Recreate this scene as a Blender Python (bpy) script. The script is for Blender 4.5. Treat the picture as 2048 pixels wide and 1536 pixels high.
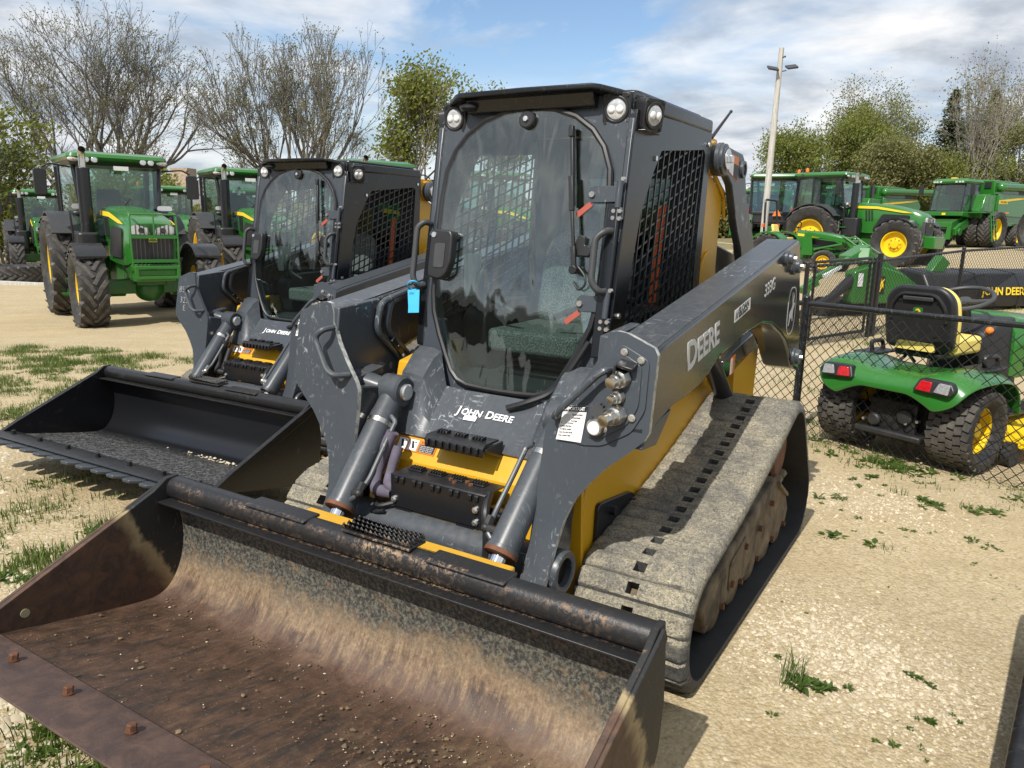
import bpy, bmesh, math, random
import numpy as np
from mathutils import Vector, Matrix, Euler
R = math.radians
PI = math.pi
for o in list(bpy.data.objects):
    bpy.data.objects.remove(o)
SC = bpy.context.scene
COL = SC.collection

# ------------------------------------------------------------ camera
cam_d = bpy.data.cameras.new('camera')
cam = bpy.data.objects.new('camera', cam_d)
COL.objects.link(cam)
cam_d.sensor_fit = 'HORIZONTAL'
cam_d.sensor_width = 36.0
cam_d.lens = 1535.4 / 2048 * 36.0
cam_d.clip_start = 0.05
cam_d.clip_end = 3000
cam.matrix_world = (Matrix.Translation((0, 0, 1.653)) @ Matrix.Rotation(R(90 - 11.93), 4, 'X')
                    @ Matrix.Rotation(R(1.404), 4, 'Z'))
SC.camera = cam

# ------------------------------------------------------------ sky, sun, exposure
SUN_DIR = Vector((-0.5225 * 0.656, -0.8526 * 0.656, 0.755)).normalized()
SUN_EL = math.asin(SUN_DIR.z)
SUN_AZ = math.atan2(SUN_DIR.x, SUN_DIR.y)      # clockwise from +Y
world = bpy.data.worlds.new('World')
SC.world = world
world.use_nodes = True
wn, wl = world.node_tree.nodes, world.node_tree.links
wn.clear()


def _n(nodes, t, **kw):
    n = nodes.new(t)
    for k, v in kw.items():
        setattr(n, k, v)
    return n


def build_sky():
    out = _n(wn, 'ShaderNodeOutputWorld')
    bg = _n(wn, 'ShaderNodeBackground')
    bg.inputs['Strength'].default_value = 0.085
    sky = _n(wn, 'ShaderNodeTexSky', sky_type='NISHITA', sun_disc=False)
    sky.sun_elevation = SUN_EL
    sky.sun_rotation = SUN_AZ
    sky.air_density = 1.0
    sky.dust_density = 0.6
    sky.ozone_density = 1.6
    tc = _n(wn, 'ShaderNodeTexCoord')
    sep = _n(wn, 'ShaderNodeSeparateXYZ')
    wl.new(tc.outputs['Generated'], sep.inputs[0])

    def mth(op, a, b=None, c=None, clamp=False):
        m = _n(wn, 'ShaderNodeMath', operation=op, use_clamp=clamp)
        for i, v in enumerate((a, b, c)):
            if v is None:
                continue
            if isinstance(v, (int, float)):
                m.inputs[i].default_value = v
            else:
                wl.new(v, m.inputs[i])
        return m.outputs[0]
    z = mth('MAXIMUM', sep.outputs['Z'], 0.0)
    zz = mth('ADD', z, 0.17)
    px = mth('DIVIDE', sep.outputs['X'], zz)
    py = mth('DIVIDE', sep.outputs['Y'], zz)
    cmb = _n(wn, 'ShaderNodeCombineXYZ')
    wl.new(px, cmb.inputs[0]); wl.new(py, cmb.inputs[1])
    mp = _n(wn, 'ShaderNodeMapping')
    mp.inputs['Location'].default_value = (2.2, 0.0, 0)
    mp.inputs['Rotation'].default_value = (0, 0, R(12))
    mp.inputs['Scale'].default_value = (0.95, 1.0, 1)
    wl.new(cmb.outputs[0], mp.inputs[0])

    def noise(scale, detail, rough, dist=0.0):
        n = _n(wn, 'ShaderNodeTexNoise')
        n.inputs['Scale'].default_value = scale
        n.inputs['Detail'].default_value = detail
        n.inputs['Roughness'].default_value = rough
        n.inputs['Distortion'].default_value = dist
        wl.new(mp.outputs[0], n.inputs['Vector'])
        return n.outputs['Fac']

    def ramp(f, stops):
        r = _n(wn, 'ShaderNodeValToRGB')
        el = r.color_ramp.elements
        el[0].position, el[0].color = stops[0][0], stops[0][1]
        el[1].position, el[1].color = stops[-1][0], stops[-1][1]
        for p, c in stops[1:-1]:
            e = el.new(p); e.color = c
        wl.new(f, r.inputs[0])
        return r.outputs[0]
    cover = noise(0.62, 12, 0.60, 0.45)
    tone = noise(2.1, 10, 0.58, 0.25)
    mask = ramp(cover, [(0.39, (0, 0, 0, 1)), (0.45, (0.55, 0.55, 0.55, 1)), (0.54, (1, 1, 1, 1))])
    # towards the horizon the layers of cloud close up
    low = ramp(z, [(0.03, (1, 1, 1, 1)), (0.19, (0, 0, 0, 1))])
    mask = mth('MAXIMUM', mask, mth('MULTIPLY', low, 0.94))
    # cloud radiance: grey undersides to bright tops
    ccol = ramp(tone, [(0.32, (4.0, 4.5, 5.4, 1)), (0.44, (5.6, 6.1, 6.8, 1)), (0.54, (7.9, 8.2, 8.6, 1)), (0.67, (10.0, 10.0, 10.0, 1))])
    mix = _n(wn, 'ShaderNodeMix', data_type='RGBA')
    wl.new(mask, mix.inputs['Factor'])
    # deeper, clearer blue between the clouds
    hsv = _n(wn, 'ShaderNodeHueSaturation')
    hsv.inputs['Saturation'].default_value = 1.05
    hsv.inputs['Value'].default_value = 1.45
    wl.new(sky.outputs[0], hsv.inputs['Color'])
    wl.new(hsv.outputs[0], mix.inputs['A'])
    wl.new(ccol, mix.inputs['B'])
    wl.new(mix.outputs['Result'], bg.inputs['Color'])
    wl.new(bg.outputs[0], out.inputs['Surface'])


build_sky()
sun_d = bpy.data.lights.new('sun', 'SUN')
sun_d.energy = 4.3
sun_d.angle = R(0.53)
sun_d.color = (1.0, 0.955, 0.88)
sun = bpy.data.objects.new('sun', sun_d)
sun.rotation_euler = SUN_DIR.to_track_quat('Z', 'Y').to_euler()
COL.objects.link(sun)
SC.view_settings.view_transform = 'Standard'
SC.view_settings.look = 'None'
SC.view_settings.exposure = 0.30
SC.view_settings.gamma = 1.0
SC.view_settings.use_curve_mapping = False
SC.render.engine = 'CYCLES'
SC.cycles.use_denoising = True
SC.cycles.max_bounces = 8
SC.cycles.transparent_max_bounces = 24
SC.cycles.caustics_reflective = False
SC.cycles.caustics_refractive = False
SC.cycles.sample_clamp_indirect = 6


def smooth01(a, b, t):
    t = min(1, max(0, (t - a) / (b - a)))
    return t * t * (3 - 2 * t)


def ground_z(x, y):
    """The lot is level near the camera and rises gently to the right farther off."""
    s = smooth01(7, 13.5, y)
    return 0.038 * 40 * math.tanh(x / 40) * s


# ------------------------------------------------------------ mesh helpers
class MB:
    """Collects simple solids; build() links them as ONE mesh object."""

    def __init__(self):
        self.v = []
        self.f = []

    def add(self, vs, fs):
        b = len(self.v)
        self.v += [tuple(p) for p in vs]
        self.f += [tuple(i + b for i in f) for f in fs]
        return self

    def box(self, c, s, rot=None):
        hx, hy, hz = s[0] / 2, s[1] / 2, s[2] / 2
        vs = [Vector((sx * hx, sy * hy, sz * hz)) for sx in (-1, 1) for sy in (-1, 1) for sz in (-1, 1)]
        if rot is not None:
            m = rot if isinstance(rot, Matrix) else Euler(rot).to_matrix()
            vs = [m @ v for v in vs]
        c = Vector(c)
        return self.add([v + c for v in vs], [(0, 1, 3, 2), (4, 6, 7, 5), (0, 4, 5, 1), (2, 3, 7, 6), (0, 2, 6, 4), (1, 5, 7, 3)])

    def beam(self, a, b, w, h, up=(0, 0, 1)):
        """Square bar from a to b; w across, h along up."""
        a, b = Vector(a), Vector(b)
        d = (b - a)
        L = d.length
        d.normalize()
        s = d.cross(Vector(up))
        if s.length < 1e-5:
            s = d.cross(Vector((1, 0, 0)))
        s.normalize()
        u = s.cross(d)
        vs = []
        for p in (a, b):
            for sx, sy in ((-1, -1), (1, -1), (1, 1), (-1, 1)):
                vs.append(p + s * (sx * w / 2) + u * (sy * h / 2))
        return self.add(vs, [(3, 2, 1, 0), (4, 5, 6, 7), (0, 1, 5, 4), (1, 2, 6, 5), (2, 3, 7, 6), (3, 0, 4, 7)])

    def tube(self, pts, r, n=8, cap=True, closed=False):
        pts = [Vector(p) for p in pts]
        rs = r if isinstance(r, (list, tuple)) else [r] * len(pts)
        m = len(pts)
        t0 = (pts[1] - pts[0]).normalized()
        ref = Vector((0, 0, 1)) if abs(t0.z) < 0.9 else Vector((1, 0, 0))
        s = t0.cross(ref).normalized()
        vs, fs = [], []
        for i, p in enumerate(pts):
            if closed:
                t = (pts[(i + 1) % m] - pts[i - 1]).normalized()
            elif i == 0:
                t = (pts[1] - p)
            elif i == m - 1:
                t = (p - pts[i - 1])
            else:
                t = (pts[i + 1] - p).normalized() + (p - pts[i - 1]).normalized()
            if t.length < 1e-9:
                t = t0
            t.normalize()
            s = s - t * s.dot(t)
            if s.length < 1e-6:
                s = t.orthogonal()
            s.normalize()
            u = t.cross(s)
            for k in range(n):
                a = 2 * PI * k / n
                vs.append(p + (s * math.cos(a) + u * math.sin(a)) * rs[i])
        rng = m if closed else m - 1
        for i in range(rng):
            j = (i + 1) % m
            for k in range(n):
                l = (k + 1) % n
                fs.append((i * n + k, i * n + l, j * n + l, j * n + k))
        if cap and not closed:
            fs.append(tuple(range(n - 1, -1, -1)))
            fs.append(tuple(range((m - 1) * n, m * n)))
        return self.add(vs, fs)

    def cyl(self, a, b, r, n=20, r2=None):
        return self.tube([a, b], [r, r if r2 is None else r2], n)

    def lathe(self, prof, c, axis='y', n=28, flip=1):
        """prof: list of (radius, offset along axis)."""
        c = Vector(c)
        ax = {'x': Vector((1, 0, 0)), 'y': Vector((0, 1, 0)), 'z': Vector((0, 0, 1))}[axis] if isinstance(axis, str) else Vector(axis).normalized()
        s = ax.orthogonal().normalized()
        if isinstance(axis, str) and axis in 'xy':
            s = Vector((0, 0, 1))
        u = ax.cross(s)
        vs, fs = [], []
        for r_, o_ in prof:
            for k in range(n):
                a = 2 * PI * k / n
                vs.append(c + ax * (o_ * flip) + (s * math.cos(a) + u * math.sin(a)) * r_)
        m = len(prof)
        for i in range(m - 1):
            for k in range(n):
                l = (k + 1) % n
                fs.append((i * n + k, i * n + l, (i + 1) * n + l, (i + 1) * n + k))
        if prof[0][0] > 1e-6:
            fs.append(tuple(range(n - 1, -1, -1)))
        if prof[-1][0] > 1e-6:
            fs.append(tuple(range((m - 1) * n, m * n)))
        return self.add(vs, fs)

    def prism(self, poly, a, b, axis='y', tilt=None):
        """Polygon extruded along an axis between a and b.  axis y: poly in (x,z); x: (y,z); z: (x,y)."""
        def P(p, t):
            if axis == 'y':
                return (p[0], t, p[1])
            if axis == 'x':
                return (t, p[0], p[1])
            return (p[0], p[1], t)
        n = len(poly)
        vs = [P(p, a) for p in poly] + [P(p, b) for p in poly]
        fs = [tuple(range(n - 1, -1, -1)), tuple(range(n, 2 * n))]
        fs += [(i, (i + 1) % n, n + (i + 1) % n, n + i) for i in range(n)]
        return self.add(vs, fs)

    def ring(self, outer, inner, off):
        """Plate with a hole: outer/inner are equal-length 3D loops, off is the thickness vector."""
        n = len(outer)
        off = Vector(off)
        vs = [Vector(p) for p in outer] + [Vector(p) for p in inner]
        vs += [p + off for p in vs]
        fs = []
        for i in range(n):
            j = (i + 1) % n
            fs.append((i, j, n + j, n + i))
            fs.append((2 * n + j, 2 * n + i, 3 * n + i, 3 * n + j))
            fs.append((j, i, 2 * n + i, 2 * n + j))
            fs.append((n + i, n + j, 3 * n + j, 3 * n + i))
        return self.add(vs, fs)

    def slab(self, loop, off):
        """3D planar loop thickened by an offset vector."""
        off = Vector(off)
        n = len(loop)
        vs = [Vector(p) for p in loop]
        vs += [p + off for p in vs]
        fs = [tuple(range(n - 1, -1, -1)), tuple(range(n, 2 * n))]
        fs += [(i, (i + 1) % n, n + (i + 1) % n, n + i) for i in range(n)]
        return self.add(vs, fs)

    def ball(self, c, r, n=12, m=8, s=(1, 1, 1)):
        prof = []
        vs, fs = [], []
        c = Vector(c)
        for i in range(m + 1):
            th = PI * i / m
            for k in range(n):
                a = 2 * PI * k / n
                vs.append(c + Vector((r * s[0] * math.sin(th) * math.cos(a), r * s[1] * math.sin(th) * math.sin(a), r * s[2] * math.cos(th))))
        for i in range(m):
            for k in range(n):
                l = (k + 1) % n
                fs.append((i * n + k, (i + 1) * n + k, (i + 1) * n + l, i * n + l))
        return self.add(vs, fs)

    def mirror_y(self):
        n = len(self.v)
        self.v = [(x, -y, z) for x, y, z in self.v]
        self.f = [tuple(reversed(f)) for f in self.f]
        return self

    def xform(self, M):
        self.v = [tuple(M @ Vector(p)) for p in self.v]
        return self

    def build(self, name, mat, parent=None, bevel=0.0, ang=35, fix=True, seg=2):
        me = bpy.data.meshes.new(name)
        me.from_pydata(self.v, [], self.f)
        if fix:
            bm = bmesh.new()
            bm.from_mesh(me)
            bmesh.ops.remove_doubles(bm, verts=bm.verts, dist=1e-6)
            bmesh.ops.recalc_face_normals(bm, faces=bm.faces)
            bm.to_mesh(me)
            bm.free()
        me.polygons.foreach_set('use_smooth', [True] * len(me.polygons))
        try:
            me.set_sharp_from_angle(angle=R(ang))
        except Exception:
            pass
        me.materials.append(mat)
        o = bpy.data.objects.new(name, me)
        COL.objects.link(o)
        if parent is not None:
            o.parent = parent
        if bevel > 0:
            b = o.modifiers.new('bevel', 'BEVEL')
            b.width = bevel
            b.segments = seg
            b.limit_method = 'ANGLE'
            b.angle_limit = R(40)
            b.harden_normals = False
        return o


def tag(o, label=None, cat=None, group=None, kind=None):
    if label:
        o['label'] = label
    if cat:
        o['category'] = cat
    if group:
        o['group'] = group
    if kind:
        o['kind'] = kind
    return o


def thing(name, label, cat, loc=(0, 0, 0), rz=0.0, group=None, scale=1.0):
    o = bpy.data.objects.new(name, None)
    COL.objects.link(o)
    o.empty_display_size = 0.2
    o.location = loc
    o.rotation_euler = (0, 0, rz)
    o.scale = (scale,) * 3
    return tag(o, label, cat, group)


def stuff(o):
    o['kind'] = 'stuff'
    return o


def copy_tree(o, parent=None):
    c = o.copy()
    COL.objects.link(c)
    if parent is not None:
        c.parent = parent
    for ch in list(o.children):
        copy_tree(ch, c)
    return c


def lettering(text, size, mat, parent, origin, xdir, ydir, name='lettering', bold=0.0, shear=0.0, thick=0.0015, spacing=1.0, align='LEFT', sx=1.0):
    """Raised flat print; origin is the lower left corner, xdir/ydir the reading directions."""
    cu = bpy.data.curves.new(name, 'FONT')
    cu.body = text
    cu.size = size
    cu.offset = bold
    cu.shear = shear
    cu.extrude = thick / 2
    cu.space_character = spacing
    cu.align_x = align
    cu.resolution_u = 3
    to = bpy.data.objects.new(name, cu)
    COL.objects.link(to)
    bpy.context.view_layer.update()
    me = bpy.data.meshes.new_from_object(to)
    bpy.data.objects.remove(to)
    bpy.data.curves.remove(cu)
    me.materials.clear()
    me.materials.append(mat)
    X = Vector(xdir).normalized()
    Y = Vector(ydir)
    Y = (Y - X * Y.dot(X)).normalized()
    Z = X.cross(Y)
    M = Matrix(((X.x * sx, Y.x, Z.x, origin[0]), (X.y * sx, Y.y, Z.y, origin[1]), (X.z * sx, Y.z, Z.z, origin[2]), (0, 0, 0, 1)))
    me.transform(M)
    me.name = name
    o = bpy.data.objects.new(name, me)
    COL.objects.link(o)
    if parent is not None:
        o.parent = parent
    return o


def smooth_path(pts, n=6):
    """Catmull-Rom through the points."""
    P = [Vector(p) for p in pts]
    if len(P) < 3:
        return P
    out = []
    for i in range(len(P) - 1):
        p0 = P[max(i - 1, 0)]; p1 = P[i]; p2 = P[i + 1]; p3 = P[min(i + 2, len(P) - 1)]
        for k in range(n):
            t = k / n
            out.append(0.5 * ((2 * p1) + (p2 - p0) * t + (2 * p0 - 5 * p1 + 4 * p2 - p3) * t * t + (3 * p1 - p0 - 3 * p2 + p3) * t ** 3))
    out.append(P[-1])
    return out


def round_path(pts, r=0.03, n=4):
    """Polyline with its corners rounded."""
    P = [Vector(p) for p in pts]
    out = [P[0]]
    for i in range(1, len(P) - 1):
        a, b, c = P[i - 1], P[i], P[i + 1]
        d1 = (a - b); d2 = (c - b)
        k = min(r, d1.length * 0.45, d2.length * 0.45)
        s = b + d1.normalized() * k
        e = b + d2.normalized() * k
        for j in range(n + 1):
            t = j / n
            out.append((1 - t) ** 2 * s + 2 * t * (1 - t) * b + t * t * e)
    out.append(P[-1])
    return out


def round_poly(pts, r, n=4):
    """2D polygon with rounded corners; r may be a list."""
    m = len(pts)
    out = []
    for i in range(m):
        a, b, c = Vector(pts[i - 1]), Vector(pts[i]), Vector(pts[(i + 1) % m])
        rr = r[i] if isinstance(r, (list, tuple)) else r
        if rr <= 0:
            out.append(tuple(b)); continue
        d1, d2 = a - b, c - b
        k = min(rr, d1.length * 0.48, d2.length * 0.48)
        s, e = b + d1.normalized() * k, b + d2.normalized() * k
        for j in range(n + 1):
            t = j / n
            out.append(tuple((1 - t) ** 2 * s + 2 * t * (1 - t) * b + t * t * e))
    return out


# ------------------------------------------------------------ materials
class NT:
    """Small wrapper to write node materials briefly."""

    def __init__(self, name):
        self.m = bpy.data.materials.new(name)
        self.m.use_nodes = True
        self.n = self.m.node_tree.nodes
        self.l = self.m.node_tree.links
        self.b = self.n['Principled BSDF']
        self.out = self.n['Material Output']
        self._tc = None

    def tc(self, which='Object'):
        if self._tc is None:
            self._tc = self.n.new('ShaderNodeTexCoord')
        return self._tc.outputs[which]

    def set(self, sock, v):
        if hasattr(v, 'is_linked') or isinstance(v, bpy.types.NodeSocket):
            self.l.new(v, sock)
        elif isinstance(v, (tuple, list)):
            sock.default_value = tuple(v) + ((1,) if len(v) == 3 and len(sock.default_value) == 4 else ())
        else:
            sock.default_value = v

    def bs(self, **kw):
        for k, v in kw.items():
            self.set(self.b.inputs[k.replace('_', ' ')], v)

    def map(self, scale=(1, 1, 1), rot=(0, 0, 0), loc=(0, 0, 0), src=None):
        m = self.n.new('ShaderNodeMapping')
        self.l.new(src or self.tc(), m.inputs[0])
        m.inputs['Scale'].default_value = scale
        m.inputs['Rotation'].default_value = rot
        m.inputs['Location'].default_value = loc
        return m.outputs[0]

    def noise(self, scale=5, detail=4, rough=0.55, dist=0, vec=None, out='Fac'):
        t = self.n.new('ShaderNodeTexNoise')
        t.inputs['Scale'].default_value = scale
        t.inputs['Detail'].default_value = detail
        t.inputs['Roughness'].default_value = rough
        t.inputs['Distortion'].default_value = dist
        self.l.new(vec or self.tc(), t.inputs['Vector'])
        return t.outputs[out]

    def vor(self, scale=5, vec=None, feature='F1', out='Distance', rnd=1.0):
        t = self.n.new('ShaderNodeTexVoronoi')
        t.feature = feature
        t.inputs['Scale'].default_value = scale
        t.inputs['Randomness'].default_value = rnd
        self.l.new(vec or self.tc(), t.inputs['Vector'])
        return t.outputs[out]

    def ramp(self, f, stops, interp='LINEAR'):
        r = self.n.new('ShaderNodeValToRGB')
        r.color_ramp.interpolation = interp
        el = r.color_ramp.elements

        def c4(c):
            if isinstance(c, (int, float)):
                return (c, c, c, 1)
            return tuple(c) + (1,) if len(c) == 3 else c
        el[0].position, el[0].color = stops[0][0], c4(stops[0][1])
        el[1].position, el[1].color = stops[-1][0], c4(stops[-1][1])
        for p, c in stops[1:-1]:
            e = el.new(p); e.color = c4(c)
        self.l.new(f, r.inputs[0])
        return r.outputs[0]

    def mix(self, fac, a, b, mode='MIX'):
        m = self.n.new('ShaderNodeMix')
        m.data_type = 'RGBA'
        m.blend_type = mode
        self.set(m.inputs['Factor'], fac)
        self.set(m.inputs['A'], a)
        self.set(m.inputs['B'], b)
        return m.outputs['Result']

    def math(self, op, a, b=0.0, clamp=False):
        m = self.n.new('ShaderNodeMath')
        m.operation = op
        m.use_clamp = clamp
        self.set(m.inputs[0], a)
        self.set(m.inputs[1], b)
        return m.outputs[0]

    def sep(self, v=None):
        s = self.n.new('ShaderNodeSeparateXYZ')
        self.l.new(v or self.tc(), s.inputs[0])
        return s.outputs

    def normal_z(self):
        g = self.n.new('ShaderNodeNewGeometry')
        s = self.n.new('ShaderNodeSeparateXYZ')
        self.l.new(g.outputs['Normal'], s.inputs[0])
        return s.outputs[2]

    def bump(self, h, strength=0.3, dist=0.01, prev=None):
        b = self.n.new('ShaderNodeBump')
        b.inputs['Strength'].default_value = strength
        b.inputs['Distance'].default_value = dist
        self.l.new(h, b.inputs['Height'])
        if prev is not None:
            self.l.new(prev, b.inputs['Normal'])
        self.l.new(b.outputs[0], self.b.inputs['Normal'])
        return b.outputs[0]


MATS = {}


def paint(name, col, rough=0.35, dust=0.25, scratch=0.0, dustcol=(0.42, 0.36, 0.26), coat=0.0, metal=0.0, grime=0.15, wear=(0.55, 0.56, 0.57)):
    """Machine paint: slight mottling, settled dust, scratches down to bare metal."""
    t = NT(name)
    n1 = t.noise(3.0, 6, 0.6)
    n2 = t.noise(38, 5, 0.6)
    c = t.mix(t.ramp(n1, [(0.35, 0.0), (0.75, grime)]), col, tuple(v * 0.55 for v in col))
    if dust > 0:
        up = t.ramp(t.normal_z(), [(0.15, 0.12), (0.85, 1.0)])
        d = t.math('MULTIPLY', t.math('MULTIPLY', t.ramp(n2, [(0.35, 0.2), (0.7, 1.0)]), up), dust, True)
        d = t.math('MULTIPLY', d, t.ramp(t.noise(1.6, 5, 0.6), [(0.3, 0.35), (0.7, 1.0)]))
        c = t.mix(d, c, dustcol)
        t.bs(Roughness=t.math('ADD', t.math('MULTIPLY', d, 0.9), rough, True))
    else:
        t.bs(Roughness=rough)
    if scratch > 0:
        s1 = t.noise(13, 3, 0.6, 0.6, t.map((1, 9, 1.6), (0.5, 0.3, 0.9)))
        s2 = t.noise(15, 3, 0.6, 0.4, t.map((9, 1, 1.2), (0.2, 0.7, -0.6)))
        area = t.ramp(t.noise(2.2, 4, 0.6), [(0.44, 0.0), (0.60, 1.0)])
        s = t.math('MAXIMUM', t.ramp(s1, [(0.62, 0), (0.66, 0.7)]), t.ramp(s2, [(0.62, 0), (0.66, 0.7)]))
        s = t.math('MULTIPLY', t.math('MULTIPLY', s, area), scratch, True)
        chips = t.ramp(t.noise(95, 2, 0.5), [(0.72, 0), (0.76, 1)])
        s = t.math('MAXIMUM', s, t.math('MULTIPLY', t.math('MULTIPLY', chips, area), scratch * 0.5))
        c = t.mix(s, c, wear)
    t.bs(Base_Color=c, Metallic=metal)
    if coat:
        t.bs(Coat_Weight=coat, Coat_Roughness=0.12)
    t.bump(t.noise(220, 3, 0.6), 0.05, 0.002)
    return t.m


def simple(name, col, rough=0.5, metal=0.0, var=0.12, scale=8, bump=0.0, bscale=60, spec=0.5):
    t = NT(name)
    c = t.mix(t.ramp(t.noise(scale, 5, 0.6), [(0.3, 0.0), (0.7, 1.0)]), tuple(v * (1 - var) for v in col), tuple(min(1, v * (1 + var)) for v in col))
    t.bs(Base_Color=c, Roughness=rough, Metallic=metal)
    t.b.inputs['Specular IOR Level'].default_value = spec
    if bump:
        t.bump(t.noise(bscale, 4, 0.6), bump, 0.004)
    return t.m


def glass(name, tint=(0.62, 0.78, 0.72), trans=0.75, rough=0.0, ior=1.45, film=0.0, wave=0.0):
    """Thin tinted sheet: clear see-through, Fresnel reflection and a little dust film."""
    t = NT(name)
    tr = t.n.new('ShaderNodeBsdfTransparent')
    tr.inputs[0].default_value = tuple(v * trans for v in tint) + (1,)
    gl = t.n.new('ShaderNodeBsdfGlossy')
    gl.inputs['Roughness'].default_value = rough
    gl.inputs['Color'].default_value = (1, 1, 1, 1)
    if wave > 0:
        # slightly uneven bent glass: reflections are drawn out into streaks
        bp = t.n.new('ShaderNodeBump')
        bp.inputs['Strength'].default_value = 1.0
        bp.inputs['Distance'].default_value = wave
        t.l.new(t.noise(3.0, 2, 0.4, 0.8, t.map((1, 2.6, 0.8))), bp.inputs['Height'])
        t.l.new(bp.outputs[0], gl.inputs['Normal'])
    # Schlick reflectance that treats both faces of the sheet alike
    ge = t.n.new('ShaderNodeNewGeometry')
    dp = t.n.new('ShaderNodeVectorMath')
    dp.operation = 'DOT_PRODUCT'
    t.l.new(ge.outputs['Normal'], dp.inputs[0])
    t.l.new(ge.outputs['Incoming'], dp.inputs[1])
    c1 = t.math('SUBTRACT', 1.0, t.math('ABSOLUTE', dp.outputs['Value']), True)
    f0 = ((ior - 1) / (ior + 1)) ** 2
    frs = t.math('ADD', f0, t.math('MULTIPLY', t.math('POWER', c1, 5.0), 1 - f0), True)
    ms = t.n.new('ShaderNodeMixShader')
    t.l.new(frs, ms.inputs[0])
    t.l.new(tr.outputs[0], ms.inputs[1])
    t.l.new(gl.outputs[0], ms.inputs[2])
    last = ms.outputs[0]
    if film > 0:
        df = t.n.new('ShaderNodeBsdfDiffuse')
        df.inputs[0].default_value = (0.55, 0.58, 0.55, 1)
        m2 = t.n.new('ShaderNodeMixShader')
        f = t.math('MULTIPLY', t.ramp(t.noise(5, 8, 0.7, 1.5, t.map((1.5, 4.5, 0.8), (0.15, 0.1, 0.4))), [(0.42, 0.12), (0.72, 1.0)]), film)
        t.l.new(f, m2.inputs[0])
        t.l.new(last, m2.inputs[1])
        t.l.new(df.outputs[0], m2.inputs[2])
        last = m2.outputs[0]
    t.l.new(last, t.out.inputs['Surface'])
    return t.m


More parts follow.
